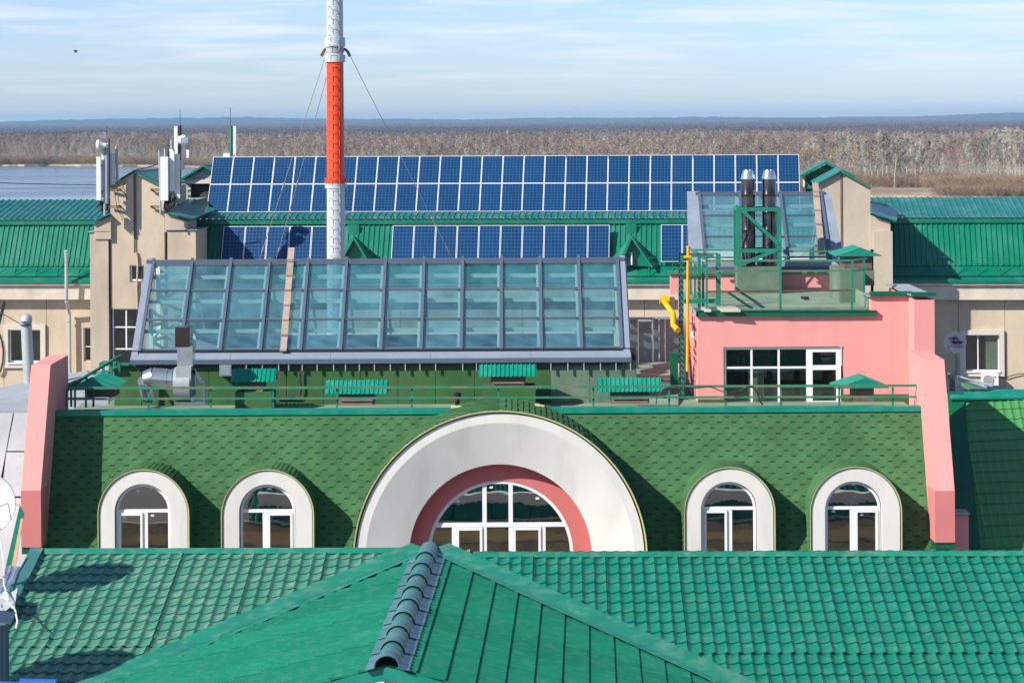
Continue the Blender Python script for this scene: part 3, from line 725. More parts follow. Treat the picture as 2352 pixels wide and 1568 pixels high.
# dormers
def dormer(cx_, ty, hw, wx0, wx1, wty, opens):
    Yf = 56.95
    cy = ty + hw; cxu, czu = W.at(cx_, cy, Yf); R = hw / F * Yf; zb = P(cx_, 1335, Yf).z
    wr = (wx1 - wx0) / 2 / F * Yf; wcx, wcz = W.at((wx0 + wx1) / 2, wty + (wx1 - wx0) / 2, Yf)
    d = thing('dormer', (cxu, Yf, zb), opens['label'], 'dormer', 'small arched dormers')
    # facade ring
    o1 = arch(W, cxu, czu, R, zb, Yf); i1 = arch(W, wcx, wcz, wr + .02, zb, Yf)
    o2 = [p + Vector((0, .05, 0)) for p in o1]; i2 = [p + Vector((0, .17, 0)) for p in i1]
    mb = MB(); mb.strip(o1, i1); mb.strip(i1, i2); mb.strip(o2, o1); mb.build('facade', 'white', d, smooth=50)
    # green edge seal and vault of lapping shingle courses
    e0 = arch(W, cxu, czu, R + .044, zb, Yf - .035); e1 = arch(W, cxu, czu, R + .018, zb, Yf - .03); e3 = arch(W, cxu, czu, R + .044, zb, Yf + .02)
    mb = MB(); mb.strip(e0, e1); mb.strip(e3, e0); mb.build('edge_seal', 'sealant', d)
    N_ = 34; ang = lambda i: math.pi * i / N_
    mb = MB()
    def pt(a, r, v): return W.w(cxu - r * math.cos(a), v, czu + r * math.sin(a))
    for i in range(N_):
        lo, hi = (i, i + 1) if i < N_ / 2 else (i + 1, i)
        for j in range(4):
            v0, v1 = Yf - .03 + j * .45, Yf - .03 + (j + 1) * .45
            g = .003 * ((i + j) % 2)
            mb.add([pt(ang(lo), R + .056 + g, v0), pt(ang(lo), R + .056 + g, v1), pt(ang(hi), R + .046 + g, v1), pt(ang(hi), R + .046 + g, v0),
                    pt(ang(lo), R + .045, v0), pt(ang(lo), R + .045, v1)], [(0, 1, 2, 3), (0, 4, 5, 1)])
    for sgn in (-1, 1):
        for k in range(int((czu - zb) / .133) + 1):
            z1 = czu - k * .133; z0 = z1 - .133; a0 = cxu + sgn * (R + .065); a1 = cxu + sgn * (R + .046)
            mb.add([(a1, Yf - .03, z1), (a1, Yf + 1.2, z1), (a0, Yf + 1.2, z0), (a0, Yf - .03, z0), (a1, Yf + 1.2, z0), (a1, Yf - .03, z0)], [(0, 1, 2, 3), (3, 2, 4, 5)])
    mb.build('vault_roof', 'shingle', d)
    # window
    Yw = Yf + .12; wb = .055
    wn = MB(); a0 = arch(W, wcx, wcz, wr, wcz, Yw); a1 = arch(W, wcx, wcz, wr - wb, wcz, Yw)
    wn.strip(a0, a1); wn.strip(a1, [p + Vector((0, .06, 0)) for p in a1])
    tz = P(cx_, opens['ty'], Yw).z
    wn.box(wcx - wr + .01, wcx + wr - .01, Yw - .004, Yw + .06, tz - .07, tz)
    wn.box(wcx - wr, wcx - wr + wb, Yw, Yw + .06, zb, wcz); wn.box(wcx + wr - wb, wcx + wr, Yw, Yw + .06, zb, wcz)
    mx = W.u(opens['mx'], 1220, Yw); wn.box(mx - .055, mx + .055, Yw + .002, Yw + .062, zb, tz - .07)
    win = wn.build('window', 'pvc', d)
    # opening sash
    sa, sb = (wcx - wr + wb, mx - .055) if opens['sash'] < 0 else (mx + .055, wcx + wr - wb)
    s = MB(); zt2 = tz - .075; s.box(sa + .005, sb - .005, Yw - .03, Yw + .03, zt2 - .06, zt2); s.box(sa + .005, sa + .055, Yw - .03, Yw + .03, zb, zt2 - .06); s.box(sb - .055, sb - .005, Yw - .03, Yw + .03, zb, zt2 - .06)
    s.build('opening_sash', 'pvc', win)
    g = MB(); arc = arch(W, wcx, wcz, wr - wb * .9, wcz, Yw + .03); top_ = [p for p in arc if p.z > tz - .01]
    lx = math.sqrt(max(.01, (wr - wb * .9) ** 2 - (tz - wcz) ** 2)) if tz > wcz else wr - wb * .9
    g.prism([(wcx - lx, tz - .02)] + [(p.x, p.z) for p in top_] + [(wcx + lx, tz - .02)], Yw + .03, Yw + .037); g.build('pane', 'winarch', win)
    for a, b in ((wcx - wr + wb, mx - .055), (mx + .055, wcx + wr - wb)):
        g = MB(); g.box(a, b, Yw + .03, Yw + .037, zb, tz - .07); g.build('pane', 'winarch', win)
    for (x, y) in opens['st']:
        u, z = W.at(x, y, Yw); g = MB(); g.box(u - .035, u + .035, Yw + .022, Yw + .028, z - .022, z + .022); g.build('sticker', 'paper', win)
    g = MB(); g.box(wcx - wr, wcx + wr, Yf + .5, Yf + .55, zb, wcz + wr); g.build('window_recess', 'mirrortan', d)
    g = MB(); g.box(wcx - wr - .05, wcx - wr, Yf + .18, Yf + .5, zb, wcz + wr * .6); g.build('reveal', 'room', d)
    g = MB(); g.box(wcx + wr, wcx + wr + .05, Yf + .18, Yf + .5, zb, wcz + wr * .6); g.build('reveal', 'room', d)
dormer(329.5, 1081, 101, 265, 390, 1113, dict(label='arched dormer nearest the left pink buttress, left sash window', ty=1169, mx=334, sash=-1, st=[B1(1128, 742), B1(1012, 960), B1(1244, 942)]))
dormer(614.5, 1081, 102.5, 551, 677, 1114, dict(label='arched dormer just left of the great arch, bare dark upper pane', ty=1169, mx=B2(598, 900)[0], sash=1, st=[B2(632, 725)]))
dormer(1675.5, 1076, 100.5, 1612, 1737, 1108, dict(label='arched dormer just right of the great arch, green reflection in its upper pane', ty=1163, mx=1676, sash=-1, st=[]))
dormer(1965.5, 1075, 101.5, 1897, 2024, 1107, dict(label='arched dormer nearest the right pink buttress, sticker on its right sash', ty=1162, mx=B4(690, 800)[0], sash=1, st=[B4(694, 492), B4(534, 712), B4(766, 738)]))
# great arch
Yf = 56.55
ga = thing('great_arch', (P(1149, 1280, Yf).x, Yf, mzb), 'great white semicircular arch with pink inner band and gridded half-round window', 'arched dormer')
cu, cz = W.at(1149, 1280, Yf); zb = P(1149, 1340, Yf).z
S_ = Yf / F
Ro, Ri, Rf, Rw = 331 * S_, 309 * S_, 209 * S_ * 1.008, 167 * S_ * 1.01
dep = .32
o1 = arch(W, cu, cz, Ro, zb, Yf, 64); i1 = arch(W, cu, cz, Ri, zb, Yf, 64); f1 = arch(W, cu, cz, Rf, zb, Yf + dep * .8, 64)
mid = arch(W, cu, cz, Ri - .05, zb, Yf + .04, 64)
mb = MB(); mb.strip(o1, i1); mb.strip([p + Vector((0, .4, 0)) for p in o1], o1); mb.build('outer_rim', 'white', ga, smooth=35)
mb = MB()
rowsf = [i1]
for q in (.25, .5, .75, 1.0):
    rowsf.append(arch(W, cu, cz, Ri + (Rf - Ri) * q, zb, Yf + dep * .8 * q, 64))
for a, b in zip(rowsf, rowsf[1:]): mb.strip(a, b)
mb.build('splayed_reveal', 'white', ga, smooth=60)
f2 = [p + Vector((0, .28, 0)) for p in f1]; g1 = arch(W, cu, cz, Rw, zb, Yf + dep * .8 + .28, 64)
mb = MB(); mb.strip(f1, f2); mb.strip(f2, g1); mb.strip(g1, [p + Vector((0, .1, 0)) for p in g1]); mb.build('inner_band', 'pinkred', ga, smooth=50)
Yw = Yf + dep * .8 + .30; S2 = Yw / F; cu2, cz2 = cu, cz
wb = .07
wn = MB(); a0 = arch(W, cu, cz, Rw, zb, Yw, 64); a1 = arch(W, cu, cz, Rw - wb, zb, Yw, 64); wn.strip(a0, a1); wn.strip(a1, [p + Vector((0, .06, 0)) for p in a1])
tz0, tz1 = P(1149, 1199.5, Yw).z, P(1149, 1209.5, Yw).z
hw = math.sqrt(Rw ** 2 - (tz0 - cz) ** 2)
wn.box(cu - hw, cu + hw, Yw - .004, Yw + .06, tz1, tz0)
ms = [W.u(x, 1200, Yw) for x in (1113, 1173)]
for m_ in ms: wn.box(m_ - .048, m_ + .048, Yw + .002, Yw + .062, zb, cz + math.sqrt(Rw ** 2 - (m_ - cu) ** 2) - .01)
ms2 = [W.u(x, 1240, Yw) for x in (1043, 1248)]
for m_ in ms2: wn.box(m_ - .05, m_ + .05, Yw + .002, Yw + .062, zb, tz1)
gw = wn.build('window', 'pvc', ga)
for a, b in ((ms2[0] + .05, ms[0] - .048), (ms[1] + .048, ms2[1] - .05)):
    s = MB(); s.box(a + .004, b - .004, Yw - .025, Yw + .03, tz1 - .07, tz1 - .008); s.box(a + .004, a + .06, Yw - .025, Yw + .03, zb, tz1 - .07); s.box(b - .06, b - .004, Yw - .025, Yw + .03, zb, tz1 - .07); s.build('opening_sash', 'pvc', gw)
Rg = Rw - wb * .8
edges = [cu - Rg] + ms + [cu + Rg]
for a, b in zip(edges, edges[1:]):
    pts = [Vector((a, Yw + .03, tz0 - .02)), Vector((b, Yw + .03, tz0 - .02))]
    arc = []
    for k in range(13):
        x = b + (a - b) * k / 12; h = Rg ** 2 - (x - cu) ** 2
        z = cz + math.sqrt(max(h, 0))
        if z > tz0 - .02: arc.append(Vector((x, Yw + .03, z)))
    hx = math.sqrt(Rg ** 2 - (tz0 - .02 - cz) ** 2)
    pts[0].x = max(pts[0].x, cu - hx); pts[1].x = min(pts[1].x, cu + hx)
    g = MB(); g.prism([(p.x, p.z) for p in pts + arc], Yw + .03, Yw + .037); g.build('pane', 'winarch', gw)
e2 = [cu - Rg, ms2[0], ms[0], ms[1], ms2[1], cu + Rg]
for a, b in zip(e2, e2[1:]):
    g = MB(); g.box(a + .01, b - .01, Yw + .03, Yw + .037, zb, tz1 + .01); g.build('pane', 'winarch', gw)
for (x, y) in (B3(80, 825), B3(352, 712), B3(730, 802)):
    u, z = W.at(x, y, Yw); g = MB(); g.box(u - .04, u + .04, Yw + .02, Yw + .027, z - .025, z + .025); g.build('sticker', 'paper', gw)
mb = MB(); mb.strip(arch(W, cu, cz, Rw, zb, Yw + .7, 40), [Vector((cu, Yw + .7, zb))] * len(arch(W, cu, cz, Rw, zb, Yw, 40))); mb.build('window_recess', 'mirrortan', ga)
# vault roof over the great arch
mb = MB(); N_ = 78
def pt(a, r, v): return W.w(cu - r * math.cos(a), v, cz + r * math.sin(a))
for i in range(N_):
    lo, hi = (i, i + 1) if i < N_ / 2 else (i + 1, i); a0, a1 = math.pi * lo / N_, math.pi * hi / N_
    for j in range(7):
        v0 = Yf - .04 + j * .333 + (.16 if i % 2 else 0); v1 = v0 + .328; g = .006 * ((i + j) % 3)
        if j == 0: v0 = Yf - .04
        mb.add([pt(a0, Ro + .085 + g, v0), pt(a0, Ro + .085 + g, v1), pt(a1, Ro + .062 + g, v1), pt(a1, Ro + .062 + g, v0), pt(a0, Ro + .06, v0), pt(a0, Ro + .06, v1)], [(0, 1, 2, 3), (0, 4, 5, 1)])
mb.build('vault_roof', 'shingle', ga)
mb = MB(); mb.strip(arch(W, cu, cz, Ro + .058, cz, Yf - .03, 64), arch(W, cu, cz, Ro + .058, cz, Yf + 2.4, 64)); mb.build('vault_deck', 'shband', ga)
e0 = arch(W, cu, cz, Ro + .07, zb, Yf - .05, 64); e1 = arch(W, cu, cz, Ro + .035, zb, Yf - .045, 64)
mb = MB(); mb.strip(e0, e1); mb.strip([p + Vector((0, .06, 0)) for p in e0], e0); mb.strip(e1, [p + Vector((0, .05, 0)) for p in e1]); mb.build('edge_trim', 'sealant', ga)
# crown patch of flat shingles and foam ends
for k, (x0, x1) in enumerate(((1118, 1128), (1128, 1166))):
    pass
for xs_ in ((1036, 936, 1060, 934), (1228, 931, 1250, 933)):
    a = P(xs_[0], xs_[1], 58.3); b = P(xs_[2], xs_[3], 58.3); mb = MB(); mb.tube(a, b, .05, 8, .03); mb.build('foam_end', 'sealant', ga)

# ------------------------------------------------------------------ pink buttresses
def buttress(name, xs, label, side):
    """xs: front face left/right picture x at the top, at the bend and at the foot, with their y"""
    (xa, xb_, yt), (xc, xd, ym), (xe, xf, yb) = xs
    Ytop, Ybend, back = 58.0, 56.72, 59.4
    tl, tr = P(xa, yt, Ytop), P(xb_, yt, Ytop); ml, mr = P(xc, ym, Ybend), P(xd, ym, Ybend); bl, br = P(xe, yb, Ybend), P(xf, yb, Ybend)
    bl.x, br.x = ml.x, mr.x; tl.x, tr.x = ml.x, mr.x
    t = thing(name, (ml.x, Ybend, bl.z), label, 'buttress', 'pink buttresses at the ends of the mansard')
    mb = MB(); bk = 60.6
    prof = [(tl.y, tl.z), (ml.y, ml.z), (bl.y, bl.z), (bk - .3, bl.z), (bk - .3, tl.z + .015)]
    k = len(prof); mb.add([(ml.x, y, z) for y, z in prof] + [(mr.x, y, z) for y, z in prof],
                          [tuple(range(k)), tuple(range(2 * k - 1, k - 1, -1))] + [(i, i + k, (i + 1) % k + k, (i + 1) % k) for i in range(k)])
    mb.build('buttress_body', 'pink', t)
    mb = MB(); mb.box(ml.x - .004, mr.x + .004, Ybend - .006, Ybend + .9, bl.z - .004, ml.z - .01); mb.build('lower_skin', 'pinklow', t)  # thin skin in a deeper pink over the part below the bend
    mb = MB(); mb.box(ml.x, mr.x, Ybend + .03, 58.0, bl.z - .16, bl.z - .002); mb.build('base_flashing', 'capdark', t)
    return t
buttress('buttress', ((67.5, 112, 838), (48.5, 93.5, 1125.5), (49, 94, 1256)), 'sloping pink buttress at the left end of the mansard, casting a broad shadow', -1)
buttress('buttress', ((B4(0, 0)[0], 2189, 828), (B4(1363, 0)[0], B4(1524, 0)[0], 1126), (2144, 2188, 1245)), 'sloping pink buttress at the right end of the mansard, beside the bright green tiles', 1)
c = P(2203, 1250, 57.2)
t = thing('wall_stub', (c.x, c.y, 20), 'small pink block with a sheet cap at the foot of the right buttress', 'wall block')
mb = MB(); mb.px(2182, B4(1640, 0)[0], 1182, 1290, 57.1, .5); mb.build('block_body', 'pink', t)
mb = MB(); mb.px(2180, B4(1648, 0)[0], 1178, 1181, 57.05, .6); mb.build('sheet_cap', 'galvmatt', t)
# plank strip on the left behind the first dish
c = P(40, 1240, 50)
t = thing('timber_strip', c, 'fresh timber batten on a green metal strip between the dish and the left buttress', 'batten')
def quad_px(mb, pts, Y, th=.05):
    mb.slab([P(x, y, Y) for x, y in pts], th)
mb = MB(); quad_px(mb, [(14, 1300), (31, 1300), (56, 1180), (46, 1160)][::-1], 55.5); mb.build('metal_strip', 'frame', t)
mb = MB(); quad_px(mb, [(27, 1300), (36, 1300), (54, 1190), (49, 1190)][::-1], 55.4); mb.build('batten', 'timber', t)
mb = MB(); quad_px(mb, [(33, 1157), (50, 1157), (50, 1161), (33, 1161)][::-1], 55.3, .03); mb.build('bracket', 'timber', t)
# grey roofs left of the buttress
t = thing('grey_shed_roof', P(100, 900, 66), 'light grey profiled metal roof left of the left buttress', 'roof')
a, b, c_, d_ = P(-60, 905, 70), P(250, 845, 70), P(250, 948, 62), P(-60, 948, 62)
d_.z = c_.z
n = (b - a).cross(d_ - a).normalized(); n = n if n.z > 0 else -n
mb = MB(); K = 14
for k in range(K):
    f0, f1 = k / K, (k + .86) / K
    p1, p2, p3, p4 = a.lerp(d_, f0), b.lerp(c_, f0), b.lerp(c_, f1), a.lerp(d_, f1)
    g = MB(); h = n * .05; g.add([p1, p2, p2 + h, p1 + h, p3 + h, p4 + h, p3, p4], [(0, 1, 2, 3), (3, 2, 4, 5), (5, 4, 6, 7)]); g.build('roof_pan', 'galvmatt', t)
mb.slab([a - n * .03, d_ - n * .03, c_ - n * .03, b - n * .03], .1); mb.build('under_deck', 'black', t)
t = thing('grey_sheet_roof', P(30, 1100, 58), 'smooth grey sheet metal slope with a dark seam at the left edge', 'roof')
for (pts) in (((-60, 949), (30, 949), (2, 1100), (-60, 1100)), ((33, 949), (110, 949), (104, 1036), (16, 1036)), ((15, 1039), (104, 1039), (100, 1140), (3, 1140)), ((-60, 1104), (2, 1104), (2, 1143), (-60, 1143)), ((-60, 1144), (100, 1144), (96, 1330), (-60, 1330))):
    g = MB(); ys = lambda y: 61.5 - (y - 949) / 381 * 3.0
    g.slab([P(x, y, ys(y)) for x, y in pts][::-1], -.02); g.build('sheet_panel', 'galvmatt', t)
g = MB(); g.slab([P(-60, 949, 61.6), P(110, 949, 61.6), P(96, 1330, 58.6), P(-60, 1330, 58.6)][::-1], .02); g.build('under_sheet', 'black', t)
# ================================================================== flat roof: felt wall, glass roofs, vents, railings
YG = 63.0
gr = thing('glass_roof', (P(880, 835, YG).x, YG, ZD), 'long tinted glass skylight roof with bluegrey bars above the dark green felt wall', 'glass roof')
def rpl(Yb, tilt, xb, yb):                       # plane of the glass
    p = P(xb, yb, Yb); n = Vector((0, -math.sin(tilt), math.cos(tilt))); return p, n
def glazing(t, Yb, ptsb, ptst, rowf, bars, wb=.075, rib=.13, tilt=rad(39.3), ladder=None, rear=True, beams=True):
    """ptsb / ptst: picture points of the lower and upper glass line; bars: fractions along"""
    yb = lambda x: ptsb[0][1] + (ptsb[1][1] - ptsb[0][1]) * (x - ptsb[0][0]) / (ptsb[1][0] - ptsb[0][0])
    L0, L1 = P(*ptsb[0], Yb), P(*ptsb[1], Yb)
    zb_ = (L0.z + L1.z) / 2; L0.z = L1.z = zb_
    n = Vector((0, -math.sin(tilt), math.cos(tilt)))
    U0, U1 = PL(*ptst[0], L0, n), PL(*ptst[1], L0, n)
    sl = ((U0 - L0).length + (U1 - L1).length) / 2; up = Vector((0, math.cos(tilt), math.sin(tilt)))
    x0, x1 = L0.x, L1.x
    pt = lambda f, g, h=0: Vector((x0 + (x1 - x0) * f, Yb, zb_)) + up * (sl * g) + n * h
    for i in range(len(bars) - 1):
        for j in range(len(rowf) - 1):
            g = MB(); g.slab([pt(bars[i], rowf[j]) + Vector((.03, 0, 0)), pt(bars[i + 1], rowf[j]) - Vector((.03, 0, 0)), pt(bars[i + 1], rowf[j + 1]) - Vector((.03, 0, 0)), pt(bars[i], rowf[j + 1]) + Vector((.03, 0, 0))], .012)
            g.build('glass_pane', 'glassroof', t)
    for f in bars:
        mb = MB(); mb.bar(pt(f, -.02, .03), pt(f, 1.03, .03), wb, .09); mb.build('glazing_bar', 'bluegrey', t)
    for g_ in rowf:
        mb = MB(); mb.bar(pt(bars[0], g_, .02), pt(bars[-1], g_, .02), .055, .05); mb.build('transom', 'bluegrey', t)
    for f in bars[1:]:
        mb = MB(); mb.bar(pt(f, .0, -.05) - Vector((.075, 0, 0)), pt(f, .97, -.05) - Vector((.075, 0, 0)), .055, .04); mb.build('inner_frame', 'cream', t)
    for g_ in rowf[:-1]:
        mb = MB(); mb.bar(pt(bars[0], g_ + .03, -.05), pt(bars[-1], g_ + .03, -.05), .045, .04); mb.build('inner_frame', 'cream', t)
    if rear:
        un = Vector((0, math.cos(tilt), -math.sin(tilt)))
        q = lambda f, g: pt(f, 1.0) + Vector((0, .12, 0)) + un * (sl * g)
        for i in range(len(bars) - 1):
            g = MB(); g.slab([q(bars[i], 0), q(bars[i + 1], 0), q(bars[i + 1], 1), q(bars[i], 1)], .01); g.build('rear_pane', 'glassroof', t)
        for f in bars:
            mb = MB(); mb.bar(q(f, 0), q(f, 1.0), .06, .1); mb.build('rear_bar', 'cream', t)
    if beams:
        for f in bars[1:]:
            mb = MB(); mb.bar(pt(f, .0, -.17), pt(f, 1.0, -.17), .11, .26); mb.build('rafter', 'cream', t)
        for g_, w_ in ((rowf[1] - .05, .07), (rowf[2] - .05, .07), (.90, .2)):
            mb = MB(); mb.bar(pt(bars[0], g_, -.22), pt(bars[-1], g_, -.22), w_, .09); mb.build('purlin', 'cream', t)
    return pt, n, up, sl, x0, x1, zb_
NB = 12
pt, gn, gu, gsl, gx0, gx1, gz = glazing(gr, YG, ((322, 804), (1428, 801)), ((354, 603), (1419, 597)), [0, .333, .667, .97], [i / NB for i in range(NB + 1)])
# side frames, ridge, sill and inner floor
for f, sg in ((0, -1), (1, 1)):
    mb = MB(); a, b = pt(f, -.1, .03), pt(f, 1.04, .03); dx = Vector((sg * .2, 0, 0)); e = Vector((sg * .04, 0, 0))
    mb.slab([a + e, a + dx, b + dx, b + e] if sg > 0 else [a + dx, a + e, b + e, b + dx], .06)
    pk = pt(f, 1.04, 0); rb = Vector((pk.x + dx.x, 2 * pk.y - YG, gz))
    mb.slab([a + dx - gn * .03, b + dx - gn * .03, b + dx - gn * .2, a + dx - gn * .2 ], .03)
    mb.build('side_frame', 'bluegreyl', t_ := gr)
mb = MB(); mb.bar(pt(-.015, 1.0, .02) , pt(1.015, 1.0, .02), .14, .10); mb.build('ridge_bar', 'bluegrey', gr)
zs1, zs2 = P(880, 822, YG - .3).z, P(880, 834, YG - .3).z
xa, xb_ = P(299, 828, YG - .3).x, P(1450, 828, YG - .3).x
for k in range(5):
    a, b = xa + (xb_ - xa) * k / 5, xa + (xb_ - xa) * (k + 1) / 5 - .006
    mb = MB(); mb.hexa([Vector((a, YG - .32, zs1 - .02)), Vector((b, YG - .32, zs1 - .02)), Vector((b, YG + .02, gz - .06)), Vector((a, YG + .02, gz - .06)),
                        Vector((a, YG - .32, zs1)), Vector((b, YG - .32, zs1)), Vector((b, YG + .02, gz - .01)), Vector((a, YG + .02, gz - .01))])
    mb.build('sill_sheet', 'bluegreyl', gr)
mb = MB(); mb.box(xa, xb_, YG - .33, YG - .25, zs2, zs1 - .021); mb.build('sill_front', 'bluegrey', gr)
rb_ = 2 * (YG + math.cos(rad(39.3)) * gsl) - YG
mb = MB(); mb.box(gx0, gx1, YG + .1, rb_, gz - 1.6, gz - 1.5); mb.box(gx0, gx1, YG + .45, YG + .95, gz - .75, gz - .62); mb.build('inner_ledge', 'cream', gr)
mb = MB(); mb.box(gx0, gx1, rb_ - .1, rb_ + .1, gz - 1.6, gz - .05); mb.build('inner_wall', 'bluegreyl', gr)
for k in range(1, NB):
    x = gx0 + (gx1 - gx0) * k / NB
    mb = MB(); mb.bar((x + .06, YG + .25, gz - .6), (x - .02, YG + gsl * .75, gz + gsl * .52), .14, .3); mb.build('inner_strut', 'cream', gr)
# braced end truss seen in the first bay
def truss(t, x, x2, Y0, Y1, z0, z1, n=3):
    for k in range(n):
        za_, zb__ = z0 + (z1 - z0) * k / n, z0 + (z1 - z0) * (k + 1) / n
        mb = MB(); mb.bar((x, Y0, za_), (x2, Y1, za_), .09); mb.build('truss_rail', 'cream', t)
        mb = MB()
        if k % 2 == 0: mb.bar((x, Y0, za_), (x2, Y1, zb__), .08)
        else: mb.bar((x2, Y1, za_), (x, Y0, zb__), .08)
        mb.build('truss_brace', 'cream', t)
    mb = MB(); mb.bar((x, Y0, z0), (x, Y0, z1), .1); mb.bar((x2, Y1, z0), (x2, Y1, z1), .1); mb.build('truss_post', 'cream', t)
truss(gr, gx0 + .15, gx0 + 1.0, YG + 2.2, YG + 2.6, gz - .6, gz + 1.9, 6)
truss(gr, gx0 + .1, gx0 + .3, YG + 1.2, YG + 2.4, gz - .6, gz + .9, 4)
# roof ladder board lying on the glass
def roof_board(label, pb, ptop, n_pl, p_pl, wdt, nseg, m='wood', name='roof_ladder', h0=.09):
    a, b = PL(*pb, p_pl, n_pl) + n_pl * h0, PL(*ptop, p_pl, n_pl) + n_pl * h0
    t = thing(name, a, label, 'roof ladder'); d = (b - a).normalized(); s = d.cross(n_pl).normalized(); L_ = (b - a).length
    for k in range(nseg):
        p, q = a + d * (L_ * k / nseg + .004), a + d * (L_ * (k + 1) / nseg - .004); s1 = s * wdt / 2 * (1 + .05 * (k % 2))
        mb = MB(); mb.slab([p - s1, p + s1, q + s1, q - s1] if (d.cross(s)).z < 0 else [p + s1, p - s1, q - s1, q + s1], .03); mb.build('board', m, t)
        if k < nseg:
            mb = MB(); mb.bar(p - s1 * 1.05 + n_pl * .025, p + s1 * 1.05 + n_pl * .025, .035, .035); mb.build('rung', 'wood', t)
roof_board('weathered brown board ladder lying on the long glass roof', (651, 812), (670, 574), gn, Vector((gx0, YG, gz)), .16, 7)

# felt wall under the glass
fw = thing('felt_wall', (P(880, 900, 62.82).x, 62.82, ZD), 'dark green felt-clad wall under the long glass roof, greyer at its right end', 'wall')
xs_ = [P(x, 900, 62.82).x for x in (262, 325, 410, 480, 568, 658, 742, 828, 914, 1000, 1090, 1180, 1264, 1355, 1435, 1462)]
zf_ = zs2 + .02
for k, (a, b) in enumerate(zip(xs_, xs_[1:])):
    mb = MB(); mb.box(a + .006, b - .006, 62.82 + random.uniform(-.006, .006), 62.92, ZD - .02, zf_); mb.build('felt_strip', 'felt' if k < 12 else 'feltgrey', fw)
mb = MB(); mb.box(xs_[0] + .01, xs_[-1] - .01, 62.93, 63.1, ZD - .1, zf_ + .3); mb.build('wall_core', 'black', fw)
mb = MB(); mb.box(P(1300, 835, 63.3).x * 0 + xa + .2, xb_ - .2, 62.74, 62.81, zf_ - .12, zf_ - .02); mb.build('cable_tray', 'black', fw)
for x, y in [A2(c, 370) for c in (443, 575, 708, 790, 900, 1022, 1157, 1254, 1367, 1490, 1620, 1742, 1862, 1990)] + [A3(c, 355) for c in (120, 232, 840, 978, 1110, 1245, 1372, 1490)]:
    mb = MB(); p = P(x, 838, 62.72); mb.box(p.x - .012, p.x + .012, 62.69, 62.73, p.z - .14, p.z + .05); mb.build('cable_clip', 'grey', fw)

def vent(label, xc, yt, yc, yb, x0, x1, bx0, bx1, Y, base=None, m='cap', group='ribbed green roof vents', tiltx=0):
    p = P((x0 + x1) / 2, yb, Y)
    t = thing('roof_vent', (p.x, Y, p.z), label, 'roof vent', group)
    mb = MB(); mb.px(bx0, bx1, yc - 2, yb, Y, .55)
    mb.build('vent_box', 'brown', t)
    for k in range(3):
        yy = yc + (yb - yc) * (k + .5) / 3; u0, u1 = W.u(bx0 + 3, yy, Y), W.u(bx1 - 3, yy, Y); z = W.z(xc, yy, Y)
        mb = MB(); mb.hexa([Vector((u0, Y - .05, z - .035)), Vector((u1, Y - .05, z - .035)), Vector((u1, Y - .004, z + .02)), Vector((u0, Y - .004, z + .02)), Vector((u0, Y - .05, z - .025)), Vector((u1, Y - .05, z - .025)), Vector((u1, Y - .004, z + .03)), Vector((u0, Y - .004, z + .03))]); mb.build('slat', 'brown', t)
    # ribbed cap: front slope + back slope
    zb_, zt_ = W.z(xc, yc, Y - .12), W.z(xc, yt, Y + .25); u0, u1 = W.u(x0, yc, Y - .12), W.u(x1, yc, Y - .12)
    mb = MB(); a = Vector((u0, Y + .28, zt_)); e = Vector((u0, Y - .12, zb_)) - a; L_ = e.length
    corr(mb, a, Vector((1, 0, 0)), u1 - u0, e.normalized(), L_, .105, .02, .35)
    a2 = Vector((u0, Y + .28, zt_)); e2 = Vector((0, e.y * -1, e.z)); corr(mb, a2, Vector((1, 0, 0)), u1 - u0, e2.normalized(), L_, .105, .02, .35)
    mb.build('ribbed_cap', m, t)
    mb = MB(); mb.prism([(0, 0)], 0, 0) if False else None
    mb.add([Vector((u1 - .01, Y - .11, zb_)), Vector((u1 - .01, Y + .28, zt_ - .01)), Vector((u1 - .01, Y + .66, zb_)), Vector((u0 + .01, Y - .11, zb_)), Vector((u0 + .01, Y + .28, zt_ - .01)), Vector((u0 + .01, Y + .66, zb_))], [(0, 1, 2), (3, 4, 5)])
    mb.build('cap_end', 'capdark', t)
    if base:
        mb = MB(); mb.px(base[0], base[1], base[2], base[3], Y - .25, 1.1); mb.build('felt_base', 'felt', t)
vent('small ribbed green vent with felt base beside the grey box', 582, 847, 877, 899, 529, 632, 560, 607, 61.6, (540, 624, 901, 940))
vent('long ribbed green vent low on the roof, just left of the great arch', 818, 873, 905, 930, 746, 890, 777, 859, 60.4)
vent('ribbed green vent on a tall felt plinth behind the crown of the great arch', 1167, 837, 865, 890, 1100, 1232, 1128, 1207, 61.8, (1108, 1230, 890, 940))
vent('long ribbed green vent between the great arch and the pink penthouse', 1447, 868, 900, 926, 1374, 1520, 1403, 1491, 60.6)
